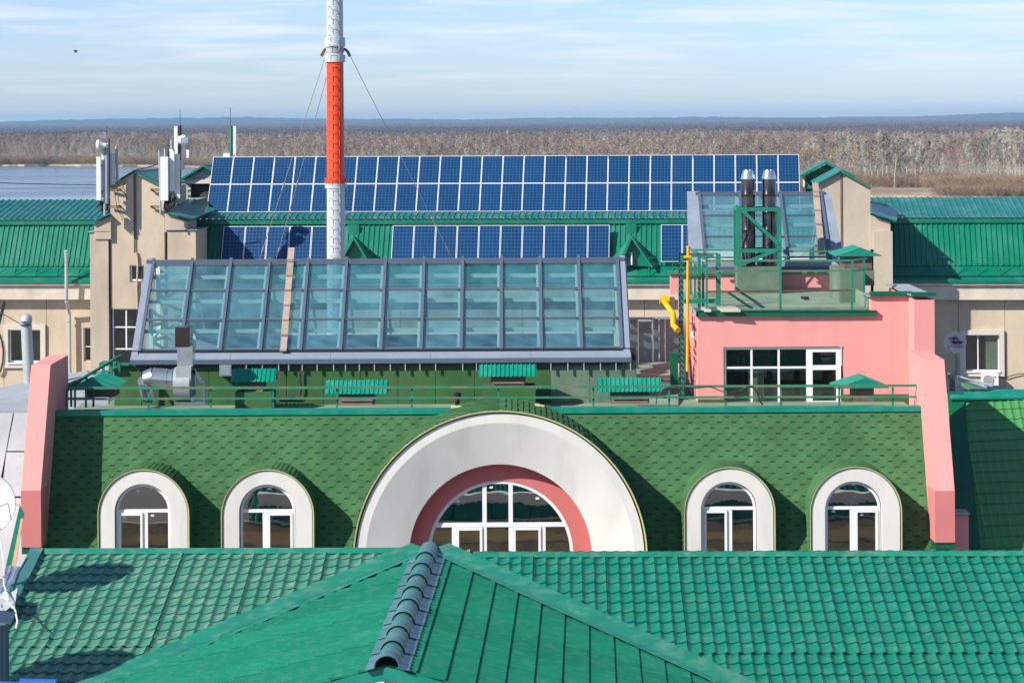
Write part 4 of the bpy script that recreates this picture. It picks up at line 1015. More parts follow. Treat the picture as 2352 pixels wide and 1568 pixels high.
def gable_vent(label, xl, xp, xr, yp, ye, bx0, bx1, yb, Y, dep, m='cap', body='brown', legs=False, rise_back=0.0, shift=0.0, side=1, group='gabled green roof vents'):
    p = P((bx0 + bx1) / 2, yb, Y); t = thing('roof_vent', (p.x, Y, p.z), label, 'roof vent', group)
    ul, ze = W.at(xl, ye, Y - .15); up_, zp = W.at(xp, yp, Y - .15); ur = W.u(xr, ye, Y - .15)
    mb = MB(); mb.px(bx0, bx1, ye - 1, yb, Y, dep * .8); mb.build('vent_box', body, t)
    for sg, ue in ((-1, ul), (1, ur)):
        a = Vector((up_, Y - .15, zp)); e = Vector((ue, Y - .15, ze)) - a
        mb = MB(); corr(mb, a, Vector((0, 1, 0)), dep + .3, e.normalized(), e.length, .09, .018, .35); mb.build('roof_slope', m, t)
    mb = MB(); mb.add([Vector((ul + .01, Y - .145, ze)), Vector((ur - .01, Y - .145, ze)), Vector((up_, Y - .145, zp - .006)), Vector((ul + .01, Y + dep, ze)), Vector((ur - .01, Y + dep, ze)), Vector((up_, Y + dep, zp - .006))], [(0, 1, 2), (3, 5, 4)]); mb.build('gable_panel', m, t)
    return t
gable_vent('gabled green vent roof at the left end of the flat roof by the stair rail', E5(1200, 0)[0], E5(1530, 0)[0], E5(1940, 0)[0], 866, 889, 198, 262, 912, 60.3, 1.1, 'cap')
gable_vent('gabled green vent in front of the pink penthouse, right of its window', A4(1465, 0)[0], A4(1705, 0)[0], A4(1905, 0)[0], 870, 892, A4(1615, 0)[0], A4(1780, 0)[0], 922, 60.4, .9, 'cap')
# extractor fan with spiral duct
t = thing('extractor_fan', P(430, 930, 60.6), 'galvanised centrifugal fan with a spiral duct and tall upright outlet', 'fan')
Yf_ = 60.8
c0 = P(345, 870, Yf_); c1 = P(418, 872, Yf_)
mb = MB(); mb.tube(P(382, 871, Yf_), P(418, 872, Yf_), .235, 20); mb.build('duct', 'galv', t, smooth=40)
mb = MB(); mb.tube(P(350, 868, Yf_), P(384, 871, Yf_), .25, 20); mb.build('duct_bend', 'galv', t, smooth=40)
mb = MB(); mb.tube(P(332, 872, Yf_), P(352, 868, Yf_), .20, 20, .25); mb.tube(P(335, 872, Yf_ - .02), P(345, 912, Yf_ + .3), .2, 16); mb.build('duct_elbow', 'galv', t, smooth=40)
for x in (384, 396, 408):
    mb = MB(); mb.tube(P(x - 1, 871, Yf_), P(x + 1, 871, Yf_), .252, 20); mb.build('duct_ring', 'galv', t)
mb = MB(); mb.px(407, 442, 795, 842, Yf_ - .2, .55); mb.build('outlet_duct', 'galv', t)
mb = MB(); mb.px(402, 436, 752, 797, Yf_ - .2, .6); mb.build('outlet_head', 'steel', t)
mb = MB(); cc = P(421, 882, Yf_ + .05); mb.tube(cc - Vector((.20, 0, 0)), cc + Vector((.19, 0, 0)), .40, 28); mb.build('fan_housing', 'galvmatt', t, smooth=40)
mb = MB(); mb.px(403.5, 438.5, 843, 880, Yf_ - .30, .3); mb.build('housing_throat', 'galvmatt', t)
mb = MB(); a = [P(x, y, Yf_ - .2) for x, y in (A1(1580, 1060), A1(1665, 1170), A1(1660, 1330), A1(1575, 1330), A1(1590, 1150))]
for p, q in zip(a, a[1:] + a[:1]): mb.bar(p, q, .09)
mb.build('side_bracket', 'bluegrey', t)
mb = MB(); mb.px(400, 472, 924, 930, Yf_ - .35, .8); mb.build('skid', 'galv', t)
# grey box, black pipe
t = thing('junction_box', P(517, 850, 63.2), 'grey electrical box on the felt wall right of the fan', 'junction box')
mb = MB(); mb.px(504, 531, 838, 863, 62.6, .2); mb.build('box_body', 'bluegreyl', t); mb = MB(); mb.px(507, 528, 841, 860, 62.59, .02); mb.build('box_door', 'bluegreyl', t)
t = thing('vent_pipe', P(1050, 930, 59.6), 'short black mushroom-capped vent pipe behind the great arch', 'vent pipe')
c = P(1050.5, 930, 59.6); zt_ = P(1050, 908, 59.6).z
mb = MB(); mb.tube((c.x, c.y, c.z - .2), (c.x, c.y, zt_), .055, 12); mb.build('pipe', 'black', t); z1_, z2_ = P(1050, 911, 59.6).z, P(1050, 901, 59.6).z
mb = MB(); mb.lathe((c.x, c.y, 0), [(.06, z1_ - .02), (.09, z1_), (.095, z2_ - .02), (.05, z2_)], 14); mb.build('cap', 'black', t)
t = thing('cable', P(690, 880, 62.9), 'black cable hanging from the tray down the felt wall', 'cable')
mb = MB(); pts = [P(*A2(x, y), 62.74) for x, y in ((900, 380), (885, 430), (885, 500), (895, 560), (885, 610), (850, 632), (790, 628), (680, 630))]; mb.path(pts, .02, 6); mb.build('cable_run', 'black', t)
t = thing('cable', P(1900, 900, 59.3), 'black cable looped over the front railing before the pink penthouse window', 'cable')
mb = MB(); pts = [P(*A4(x, y), 59.1) for x, y in ((0, 1210), (10, 1150), (60, 1085), (130, 1062), (210, 1070), (330, 1078), (440, 1065), (500, 1088), (560, 1112))]; mb.path(pts, .012, 5)
pts = [P(*A4(x, y), 59.1) for x, y in ((610, 1118), (690, 1100), (750, 1062), (800, 1075), (830, 1120), (845, 1180), (875, 1215))]; mb.path(pts, .018, 5); mb.build('cable_run', 'black', t)
# front railing
rl = thing('roof_railing', (0, 59.15, za), 'long low green railing with rust patches along the top of the mansard', 'railing')
def rail(t, pts, Y, wz=.045, m='railpaint', nm='rail', Y2=None):
    p = [P(x, y, Y if not isinstance(Y, (list, tuple)) else Y[i]) for i, (x, y) in enumerate(pts)]
    mb = MB()
    for a, b in zip(p, p[1:]): mb.bar(a, b, .05, wz)
    mb.build(nm, m, t)
rail(rl, [(152, 891), (700, 890), (1300, 888), (2108, 885)], 59.2, .055, nm='top_rail')
rail(rl, [(152, 916), (700, 914.5), (1300, 912.5), (2108, 911)], 59.2, .045, nm='mid_rail')
for x in (172, 197, 341, 484, 627, 774, 946, 1145, 1363, 1537, 1667, 1794, 1928, 2051):
    mb = MB(); mb.px(x - 2.2, x + 2.2, 890, 936, 59.23, .04); mb.build('post', 'frame', rl)
rl2 = thing('roof_railing', P(160, 915, 60), 'short dark railing at the left end of the flat roof by the pink buttress', 'railing')
for x in (152, 163, 214):
    mb = MB(); mb.px(x - 2.2, x + 2.2, 893, 934, 60., .05); mb.build('post', 'capdark', rl2)
rail(rl2, [(136, 893), (214, 893)], 60.0, .05, 'capdark', 'top_rail'); rail(rl2, [(152, 915), (214, 915)], 60.0, .05, 'capdark', 'mid_rail')
# stair rail at the left, steps going up towards the felt wall
st = thing('stair_rail', P(250, 880, 61), 'sloping green stair rails climbing right behind the left pink buttress', 'railing')
rail(st, [E5(1100, 1530), E5(1400, 1310), E5(1975, 970)], [60.2, 60.9, 62.3], .06, 'railpaint', 'top_rail')
rail(st, [E5(965, 1560), E5(1240, 1395)], [60.0, 60.5], .06, 'railpaint', 'mid_rail'); rail(st, [E5(1720, 1280), E5(1978, 1125)], [61.8, 62.4], .06, 'railpaint', 'mid_rail')
for x, y0, y1, Y in ((1945, 990, 1350, 62.2), (1818, 1080, 1310, 61.9), (1690, 1160, 1265, 61.7), (1545, 1240, 1300, 61.3), (1408, 1310, 1360, 60.9), (1222, 1400, 1530, 60.5)):
    mb = MB(); a, b = E5(x, y0), E5(x, y1); mb.bar(P(*a, Y), P(*b, Y), .06); mb.build('post', 'frame', st)
mb = MB(); a = E5(1620, 1090); b = E5(1890, 1145); mb.px(a[0], b[0], a[1], b[1], 62.6, .6); a = E5(1890, 1100); b = E5(2115, 1135); mb.px(a[0], b[0], a[1], b[1], 62.7, .6); mb.build('landing', 'frame', st)
mb = MB(); a, b = E5(960, 1480), E5(1390, 1300); mb.slab([P(*a, 60.4), P(*b, 61.2), P(b[0], b[1] + 8, 61.2), P(a[0], a[1] + 10, 60.4)][::-1], .04); mb.build('skirting', 'galvmatt', st)

# ================================================================== pink penthouse
YP, YPb = 62.8, 70.2
ph = thing('pink_penthouse', (P(1800, 900, YP).x, YP, ZD), 'pink rendered rooftop block with a large white-framed window', 'building')
zdk = P(1800, 715, YP).z
xL, xR1, xR2 = P(1603, 850, YP).x, P(2001, 850, YP).x, P(2092, 850, YP).x
zhi = P(2050, 681, YP).z
wx = [P(*A4(x, 900), YP).x for x in (572, 1515)]; wz0, wz1 = P(1800, 935, YP).z, P(*A4(1000, 755), YP).z
wu0, wu1 = wx
mb = MB()
mb.box(xL, wu0 - .06, YP, YP + .3, ZD - .3, zdk - .03); mb.box(wu1 + .06, xR1, YP, YP + .3, ZD - .3, zdk - .03)
mb.box(wu0 - .06, wu1 + .06, YP, YP + .3, wz1 + .04, zdk - .03)
mb.box(xR1, xR2, YP, YP + .3, ZD - .3, zhi)
mb.box(xL, xL + .3, YP + .3, YPb, ZD - .3, zdk - .03)
mb.build('wall', 'pink', ph)
mb = MB(); mb.box(xL + .3, xR1 + .2, YP + .3, YPb + .3, ZD + .6, zdk - .05); mb.build('inner_mass', 'room', ph) if False else None
mb = MB(); mb.box(xL + .02, xR1 + .3, YP + .02, YPb + .3, zdk - .1, zdk); mb.build('roof_deck', 'deck', ph)
mb = MB(); mb.box(xR1, xR1 + .05, YP + .31, YPb, zdk, zhi); mb.build('side_upstand', 'deck', ph)
for a, b in ((1599, 1800), (1800, 2014)):
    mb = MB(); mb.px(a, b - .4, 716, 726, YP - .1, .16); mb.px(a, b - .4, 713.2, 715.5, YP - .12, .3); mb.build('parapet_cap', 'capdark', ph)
mb = MB(); a0, a1, b1, b0 = P(1599, 716, YP - .1), P(1606, 716, YP), P(1566, 664, YPb), P(1560, 664, YPb)
mb.box(xL - .06, xL, YP - .1, YPb, zdk - .1, zdk + .01); mb.build('side_cap', 'galvmatt', ph)
# higher part right
mb = MB(); mb.px(2000, 2097, 670, 681, YP - .1, .25); mb.build('parapet_cap', 'capdark', ph)
mb = MB(); mb.box(xR1 - .08, xR2 + .1, YP - .08, YP + 1.2, zhi + .0, zhi + .02); mb.build('cap_sheet', 'galvmatt', ph)
YQ = 61.9; xq0, xq1 = P(2097, 800, YQ).x, P(2147, 800, YQ).x; zq = P(2120, 679, YQ).z
mb = MB(); mb.box(xR2 - .05, xq1, YQ, YP + 3.5, ZD - .3, zq - .1); mb.build('pilaster', 'pink', ph)
mb = MB(); mb.px(2094, 2150, 671, 679, YQ - .08, .14); mb.build('pilaster_cap', 'capdark', ph); mb = MB(); mb.box(xR2 - .1, xq1 + .05, YQ - .03, YP + 3.5, zq - .02, zq + .0); mb.build('cap_sheet', 'galvmatt', ph)
# low pink wall behind
mb = MB(); mb.px(1540, 1930, 628, 675, YPb, .3); mb.build('back_wall', 'pink', ph)
mb = MB(); mb.px(1535, 1950, 622, 629, YPb - .08, .3); mb.build('back_cap', 'railpaint', ph)
zu = lambda y: P(1850, y, YP + .05).z
cols = [P(*A4(x, 900), YP + .05).x for x in (574, 781, 1003, 1228)]
rows_ = [P(1750, 933, YP).z - .25, P(*A4(800, 913), YP).z, P(*A4(800, 765), YP).z]
window(ph, W, cols, rows_, YP + .06, frame=.05, name='window')
c2 = [P(*A4(x, 900), YP).x for x in (1281, 1474)]
r2 = [P(*A4(1300, 1185), YP).z, P(*A4(1300, 912), YP).z, P(*A4(1300, 785), YP).z]
window(ph, W, c2, r2, YP + .055, frame=.115, name='window')
mb = MB(); mb.box(cols[1] + .05, cols[2] - .35, YP + .25, YP + .27, rows_[0], rows_[1] - .1); mb.build('curtain', 'curtain', ph)
mb = MB(); mb.box(cols[0] + .62, cols[1] - .05, YP + .28, YP + .3, rows_[0], rows_[1] - .1); mb.build('curtain', 'curtain', ph)
mb = MB(); mb.px(1603, A4(560, 0)[0], A4(0, 1168)[1], 940, YP - .02, .03); mb.px(A4(1525, 0)[0], 2092, A4(0, 1128)[1], 940, YP - .02, .03); mb.build('base_felt', 'felt', ph)
# chimney base, frame and flues
fl = thing('flue_stand', P(1742, 672, 69.4), 'green steel frame holding up twin stainless flues on a felt-clad plinth', 'flue frame')
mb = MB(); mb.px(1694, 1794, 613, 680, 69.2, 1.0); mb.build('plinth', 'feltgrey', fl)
Yv = 69.25
zb_, zt_ = P(1742, 613, Yv).z, P(1742, 476, Yv).z
xs4 = [P(1697, 560, Yv).x, P(1790, 560, Yv).x]
for x in xs4:
    for y in (Yv, Yv + .9):
        mb = MB(); mb.box(x - .06, x + .06, y, y + .1, zb_, zt_); mb.build('post', 'frame', fl)
for y in (Yv, Yv + .9):
    for zz in (zt_ - .06, P(1742, 576, Yv).z):
        mb = MB(); mb.box(xs4[0] + .06, xs4[1] - .06, y + .004, y + .09, zz - .05, zz + .05); mb.build('crossbar', 'frame', fl)
    mb = MB(); mb.bar((xs4[0], y + .03, P(0, 485, Yv).z + .0), (xs4[1], y + .03, P(0, 572, Yv).z), .09); mb.bar((xs4[0], y + .03, zb_ + .05), (xs4[1], y + .03, P(0, 582, Yv).z), .09); mb.build('brace', 'frame', fl)
for x in xs4:
    mb = MB(); mb.box(x - .05, x + .05, Yv + .1, Yv + .9, zt_ - .1, zt_ - .01); mb.build('crossbar', 'frame', fl)
for x, lb in ((1719, 'left of the two stainless flues standing in the green steel frame'), (1767, 'right of the two stainless flues standing in the green steel frame')):
    c = P(x, 560, Yv + .5); s_ = (Yv + .5) / F; r = 16.2 * s_; z0 = zb_ - .02; zt2 = P(x, 391, Yv + .5).z; zc = P(x, 409, Yv + .5).z
    t = thing('flue', (c.x, c.y, z0), lb, 'flue pipe', 'stainless flues')
    n_ = 5
    for k in range(n_):
        za_, zb__ = z0 + (zc - z0) * k / n_, z0 + (zc - z0) * (k + 1) / n_ - .004
        mb = MB(); mb.lathe((c.x, c.y, 0), [(r, za_), (r * 1.03, za_ + .01), (r * 1.03, za_ + .05), (r, za_ + .06), (r, zb__)], 32); mb.build('flue_section', 'steel', t, smooth=30)
    mb = MB(); mb.lathe((c.x, c.y, 0), [(r * 1.03, zc - .03), (r * 1.03, zc), (r * .74, zt2 - .02), (r * .70, zt2), (r * .62, zt2 - .06), (.001, zt2 - .08)], 32); mb.build('flue_cone', 'galv', t, smooth=30)
t = thing('cable', P(1780, 560, Yv), 'black cables hanging inside the green flue frame', 'cable')
mb = MB(); mb.path([P(*Z5(x, y), Yv + .15) for x, y in ((1080, 540), (1100, 620), (1110, 720), (1070, 790), (1020, 850), (1000, 990))], .02, 5); mb.path([P(*Z5(x, y), Yv + .15) for x, y in ((900, 560), (920, 700), (880, 740), (850, 800), (840, 900), (870, 990))], .02, 5); mb.build('cable_run', 'black', t)
# felt chimney with gabled vent on the pink roof
t = gable_vent('gabled green hood on a felt-clad shaft at the right of the pink roof', Z5(1600, 0)[0], Z5(1800, 0)[0], Z5(1975, 0)[0], 570, 589, 1940, 2003, 618, 66.2, 1.3, 'cap', 'brown')
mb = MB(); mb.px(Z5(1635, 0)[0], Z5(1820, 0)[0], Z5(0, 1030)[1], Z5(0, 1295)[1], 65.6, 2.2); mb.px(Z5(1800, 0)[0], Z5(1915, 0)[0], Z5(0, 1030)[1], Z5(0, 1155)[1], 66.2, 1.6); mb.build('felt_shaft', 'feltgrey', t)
# railing on the pink roof
r3 = thing('roof_railing', P(1800, 690, 63.2), 'green tube railing with rusty lower rail around the pink penthouse roof', 'railing')
Yr = 63.0
rail(r3, [Z5(545, 952), Z5(1740, 952)], Yr, .05, nm='top_rail'); rail(r3, [Z5(545, 1038), Z5(1740, 1036)], Yr, .045, nm='upper_rail'); rail(r3, [Z5(545, 1207), Z5(1740, 1195)], Yr, .045, 'rust', nm='mid_rail')
for x, y0, y1 in ((545, 945, 1355), (1147, 950, 1355), (1735, 950, 1350)):
    mb = MB(); a, b = Z5(x, y0), Z5(x - 4 if x > 1700 else x, y1); mb.bar(P(*a, Yr), P(*b, Yr), .055); mb.build('post', 'frame', r3)
rail(r3, [Z5(1740, 952), Z5(1850, 935)], [Yr, 65.5], .05, nm='side_rail'); rail(r3, [Z5(1740, 1036), Z5(1850, 1020)], [Yr, 65.5], .05, nm='side_rail')
mb = MB(); mb.bar(P(*Z5(1828, 930), 65.5), P(*Z5(1828, 1250), 65.5), .06); mb.build('post', 'frame', r3)
rail(r3, [Z5(440, 866), Z5(790, 866)], 69.5, .045, nm='back_rail'); rail(r3, [Z5(1155, 878), Z5(1590, 874)], 69.5, .045, nm='back_rail')
rail(r3, [Z5(380, 840), Z5(465, 890), Z5(550, 950)], [69.0, 66., Yr], .06, nm='side_rail'); rail(r3, [Z5(380, 925), Z5(550, 1036)], [69.0, Yr], .05, nm='side_rail')
for x, y0, y1, Y in ((415, 930, 1230, 68), (450, 960, 1260, 67), (480, 930, 1290, 66), (515, 960, 1330, 64)):
    mb = MB(); mb.bar(P(*Z5(x, y0), Y), P(*Z5(x, y1), Y), .06); mb.build('post', 'frame', r3)
# access ladder cage of green steel at the corner
lc = thing('access_ladder', P(1564, 930, 62.0), 'tall green steel access ladder with top frame at the left corner of the pink penthouse', 'ladder')
Yl = 63.5
def vb(t, m, nm, x0, x1, y0, y1, Y, d=.06):
    mb = MB(); mb.px(x0, x1, y0, y1, Y, d); mb.build(nm, m, t)
vb(lc, 'frame', 'stile', 1563.5, 1570.5, 582, 930, Yl); vb(lc, 'black', 'stile', 1559.5, 1563, 583, 905, Yl + .02)
x_a, y_a = E6(900, 105); vb(lc, 'black', 'top_bar', 1560, x_a, 581.5, 583.5, Yl - .02); x_b, y_b = E6(820, 180); vb(lc, 'frame', 'top_plate', 1571, x_b, 584.5, y_b, Yl, .03)
vb(lc, 'frame', 'stile', E6(862, 0)[0], E6(955, 0)[0], 583, 707, Yl + 1.4); vb(lc, 'frame', 'stile', E6(505, 0)[0], E6(565, 0)[0], 586, 712, Yl + .5)
vb(lc, 'frame', 'base_plate', 1571, E6(905, 0)[0], E6(0, 1000)[1], E6(0, 1080)[1], Yl, .05)
for y in range(604, 925, 13):
    mb = MB(); a = P(1561, y, Yl + .03); mb.bar(P(1561, y, Yl - .12), P(1567, y - .5, Yl + .35), .03); mb.build('rung', 'frame', lc)
for yy in (565, 598):
    mb = MB(); a, b = E6(210, yy), E6(880, yy); mb.bar(P(*a, Yl), P(*b, Yl), .025); mb.build('tie_rod', 'black', lc)
# yellow gas pipes
gp = thing('gas_pipe', P(1579, 900, 62), 'thin upright yellow gas pipe with brackets on the pink penthouse corner', 'gas pipe')
mb = MB(); mb.tube(P(1580.5, 565, 63.1), P(*A4(255, 940), 63.1), .035, 10); mb.build('riser', 'yellow', gp, smooth=40)
mb = MB(); mb.tube(P(*E6(232, 182), 63.05), P(*E6(372, 176), 63.05), .035, 8); mb.build('tee', 'yellow', gp)
for y in (550, 745, 810):
    mb = MB(); mb.bar(P(*A4(258, y), 63.1), P(*A4(290, y), 64.4), .04); mb.build('bracket', 'yellow', gp)
gp = thing('gas_pipe', P(1548, 720, 63), 'thick bent yellow gas pipe left of the green access ladder', 'gas pipe')
mb = MB(); pts = [P(*Z4(x, y), Y) for x, y, Y in ((1835, 1268, 64.5), (1775, 1268, 64.2), (1770, 1290, 64.0), (1838, 1385, 63.5), (1840, 1480, 63.3), (1880, 1520, 63.0))]
for a, b in zip(pts, pts[1:]): mb.tube(a, b, .07, 12)
for p in pts[1:-1]: mb.lathe(p, [(.001, -.07), (.05, -.05), (.07, 0), (.05, .05), (.001, .07)], 12)
mb.build('pipe_run', 'yellow', gp, smooth=50)
mb = MB(); mb.lathe(P(*Z4(1768, 1275), 64.1), [(.001, -.12), (.12, -.12), (.12, .12), (.001, .12)], 12, (1, 0, 0)); mb.build('flange', 'yellow', gp)
t = thing('wall_lamp', P(*A4(308, 650), 64.2), 'round white lamp on the left side of the pink penthouse', 'lamp')
mb = MB(); mb.lathe(P(*A4(312, 650), 64.1), [(.001, .10), (.07, .08), (.10, 0), (.07, -.07), (.001, -.09)], 14); mb.build('lamp_globe', 'pvc', t, smooth=60)
t = thing('lightning_rod', P(1582, 600, 62), 'thin rusty rod above the yellow gas pipe', 'rod')
mb = MB(); mb.tube(P(*Z5(387, 835), 63.9), P(*Z5(388, 705), 63.9), .02, 5, .008); mb.build('rod', 'rust', t)
t = thing('paving_slabs', P(*Z5(620, 1340), 63.4), 'pale slabs lying on the pink penthouse roof behind the railing', 'slab')
for a, b in ((505, 560), (640, 800)):
    mb = MB(); x0, y0 = Z5(a, 1325); x1, y1 = Z5(b, 1355); mb.slab([PZ(x0 - 4, y0, zdk + .06), PZ(x0 + 6, y1, zdk + .06), PZ(x1 + 6, y1, zdk + .06), PZ(x1 - 6, y0, zdk + .06)], .05); mb.build('slab', 'cornice', t)
t = thing('debris', P(*Z5(1350, 1258), 64.5), 'small bent black scrap lying on the pink penthouse roof', 'scrap')
mb = MB(); mb.path([PZ(*Z5(1320, 1252), zdk + .04), PZ(*Z5(1375, 1255), zdk + .05), PZ(*Z5(1345, 1266), zdk + .03)], .035, 5); mb.build('scrap_piece', 'black', t)

# second glass roof
g2 = thing('glass_roof', P(1750, 612, 71), 'shorter glass roof behind the twin flues and above the pink low wall', 'glass roof')
YG2 = 70.9
b0, b1 = Z5(530, 930), Z5(1553, 930); t0, t1 = Z5(500, 410), Z5(1500, 410)
bf = [0, .3325, .665, 1.0]
pt2, n2, u2, sl2, x20, x21, z20 = glazing(g2, YG2, (b0, b1), (t0, t1), [0, .325, .655, .98], bf)
for f, sg in ((0, -1), (1, 1)):
    mb = MB(); a, b = pt2(f, -.14, .03), pt2(f, 1.04, .03); dx = Vector((sg * .42 if sg < 0 else sg * .34, 0, 0)); e = Vector((sg * .04, 0, 0))
    mb.slab([a + e, a + dx * 1.15, b + dx * .8, b + e] if sg > 0 else [a + dx * 1.15, a + e, b + e, b + dx * .8], .06); mb.build('side_frame', 'bluegreyl', g2)
mb = MB(); mb.bar(pt2(-.03, 1.0, .02), pt2(1.03, 1.0, .02), .14, .10); mb.build('ridge_bar', 'bluegrey', g2)
mb = MB(); mb.px(1583, 1935, 600, 612, YG2 - .2, .2); mb.build('sill_sheet', 'bluegreyl', g2); mb = MB(); mb.px(1583, 1940, 612.5, 622, YG2 - .3, .3); mb.build('sill_front', 'bluegrey', g2)
mb = MB(); mb.box(x20, x21, YG2 + .1, YG2 + 5, z20 - 1.1, z20 - 1.0); mb.box(x20, x21, YG2 + 5, YG2 + 5.1, z20 - 1.1, z20); mb.build('inner_floor', 'cream', g2)
roof_board('pale grey board ladder leaning on the shorter glass roof', Z5(1482, 915), Z5(1430, 335), n2, pt2(0, 0), .17, 5)

# ================================================================== roofs between, grey screens
t = thing('low_roof', (0, 90, 18), 'low grey flat roof lying between the skylights and the long beige building', 'roof')
mb = MB(); mb.box(-16, 21, 72.5, 116, 8, 19.5); mb.build('roof_mass', 'tar', t)
mb = MB(); mb.box(-13, 7, 66.2, 72.5, 8, 22.0); mb.build('roof_mass', 'tar', t)
t = thing('metal_screen', P(1490, 780, 66), 'row of grey sheet metal screens with pale posts right of the long glass roof', 'screen')
xsn = [1440, 1466, 1500, 1528, 1560]
for a, b in zip(xsn, xsn[1:]):
    mb = MB(); mb.px(a + .5, b - .5, 733, 834, 67.5 + .05 * (a % 3), .05); mb.build('screen_panel', 'galvmatt', t)
for x in (1498, 1514):
    mb = MB(); mb.px(x - 1.5, x + 1.5, 731, 836, 67.3, .08); mb.build('screen_post', 'antenna', t)
mb = MB(); mb.px(1436, 1572, 729, 733, 67.3, .2); mb.build('screen_cap', 'bluegreyl', t)
t = thing('side_roof', P(1500, 880, 64), 'grey and green felt roof strip between the felt wall and the access ladder', 'roof')
mb = MB(); mb.px(1460, 1553, 838, 848, 66.2, .8); mb.build('step', 'cornice', t); mb = MB(); mb.px(1460, 1553, 850, 857, 65.6, .6); mb.build('step', 'greige', t)
mb = MB(); mb.px(1462, 1558, 860, 872, 65.2, .4); mb.build('step', 'cornice', t)
mb = MB(); mb.add([P(1464, 872, 65.3), P(1558, 872, 65.3), PZ(1558, 930, ZD + .02), PZ(1464, 930, ZD + .02)], [(0, 1, 2, 3)]); mb.build('felt_slope', 'deck', t)
x0, y0 = A4(122, 790); x1, y1 = A4(180, 1060); mb = MB(); mb.px(x0, x1, y0, y1, 63.9, .3); mb.build('ribbed_side', 'capdark', t)

# ================================================================== mast
YM = 90.0; sm = YM / F
mx_ = P(771, 420, YM).x
tm = thing('guyed_mast', (mx_, YM, 19.5), 'tall tubular mast, pale grey with a red section, climbing rungs and guy wires', 'mast')
def mz(y): return P(771, y, YM).z
def sec(nm, m, y0, y1, w0, w1=None):
    mb = MB(); mb.lathe((mx_, YM, 0), [(.001, mz(y0)), (w0 / 2 * sm, mz(y0)), ((w1 or w0) / 2 * sm, mz(y1)), (.001, mz(y1))], 32); mb.build(nm, m, tm, smooth=30)
z_low = 19.5; ylow = 276 + (ZC - z_low) / YM * F
sec('lower_section', 'mast', ylow, 421, 47, 41); sec('red_section', 'orange', 421, 143, 40.5, 39); sec('upper_section', 'mast', 143, -420, 39, 36)
sec('collar', 'mast', 143, 127, 47.5); sec('collar', 'mast', 108, 87, 47.5); sec('guy_ring', 'grey', 121, 110, 41.5)
sec('flange', 'orange', 421.5, 408, 43); sec('flange', 'mast', 433, 421.8, 43.5)
for dx in (-22, 22):
    vb(tm, 'orange', 'flange_lug', 771 + dx - 3, 771 + dx + 3, 409, 421, YM - .1, .2); vb(tm, 'mast', 'flange_lug', 771 + dx - 3, 771 + dx + 3, 422, 433, YM - .1, .2)
yy = -6; k = 0; r_ = 20 * sm
while yy < 780:
    m_ = 'orange' if 146 < yy < 416 else ('mast' if not (108 < yy < 125) else 'grey')
    mb = MB(); zz = mz(yy); hw = 11.5 * sm; ang_ = -.05
    yf = YM - r_ - .06
    c = mx_ - .01
    mb.tube((c - hw, yf - .03, zz), (c + hw, yf - .03, zz), .009, 6); mb.tube((c - hw, yf - .03, zz), (c - hw, yf + .14, zz - .0), .009, 6); mb.tube((c + hw, yf - .03, zz), (c + hw, yf + .14, zz), .009, 6)
    mb.box(c - hw - .014, c - hw + .006, yf - .03, yf - .02, zz - .17, zz); mb.box(c + hw - .006, c + hw + .014, yf - .03, yf - .02, zz - .19, zz)
    mb.build('rung', m_, tm); yy += 21.9
for sg in (-1, 1):
    mb = MB(); a = Vector((mx_ + sg * 20 * sm, YM, mz(112))); b = P(771 + sg * 27, 118, YM); c = P(771 + sg * 33, 130, YM); mb.bar(a, b, .1); mb.bar(b, c, .1); mb.build('guy_bracket', 'rust' if sg < 0 else 'bluegrey', tm)
for (x0, y0), (x1, y1), Y1, yk in (((748, 128), (598, 590), 97, .48), ((758, 150), (636, 590), 101, .45), ((804, 128), (1037, 590), 96, .62)):
    a = P(x0, y0, YM); b = P(x1, y1, Y1); b2 = a + (b - a) * 1.28
    mb = MB(); mb.tube(a, b2, .011, 5); q = a + (b2 - a) * yk; mb.tube(q, q + (b2 - a).normalized() * .4, .03, 6); q = a + (b2 - a) * .74; mb.tube(q, q + (b2 - a).normalized() * .3, .03, 6); mb.build('guy_wire', 'greige', tm)
# ================================================================== long beige building behind, turned a little
bb = thing('beige_building', B.w(0, -1.3, 8), 'long beige building with green profiled mansard roofing across the middle distance', 'building')
hz = lambda y, v=0: B.z(1176, y, v)
ze, zfs = hz(501), hz(514, -.02)
uL, uR = B.u(-160, 500, 0), B.u(2500, 500, 0)
ridge_v, ridge_z = 4.42, ze + .81
zm0, zm1, vm1 = zfs + .02, ze - (7.0 - 4.745), -1.15
zs1_, vs1 = ze - (7.62 - 4.745), -1.95
down = (B.ey * -ridge_v + Vector((0, 0, ze - ridge_z))); Ls_ = down.length; down.normalize()
twl, twr = B.u(235, 500, 0), B.u(1985, 500, 0)
for a, b in ((uL, twl), (twl, 0), (0, twr), (twr, uR)):
    mb = MB(); corr(mb, B.w(a, ridge_v, ridge_z), B.ex, b - a, down, Ls_ + .1, .31, .045, .30, .10); mb.build('roof_sheeting', 'sheettop', bb)
dn = (B.ey * (vm1 - .12) + Vector((0, 0, zm1 - zm0))); Lm = dn.length; dn.normalize()
for a, b in ((uL, twl), (twl, 0), (0, twr), (twr, uR)):
    mb = MB(); corr(mb, B.w(a, .12, zm0), B.ex, b - a, dn, Lm, .25, .05, .42, .14); mb.build('mansard_sheeting', 'sheet', bb)
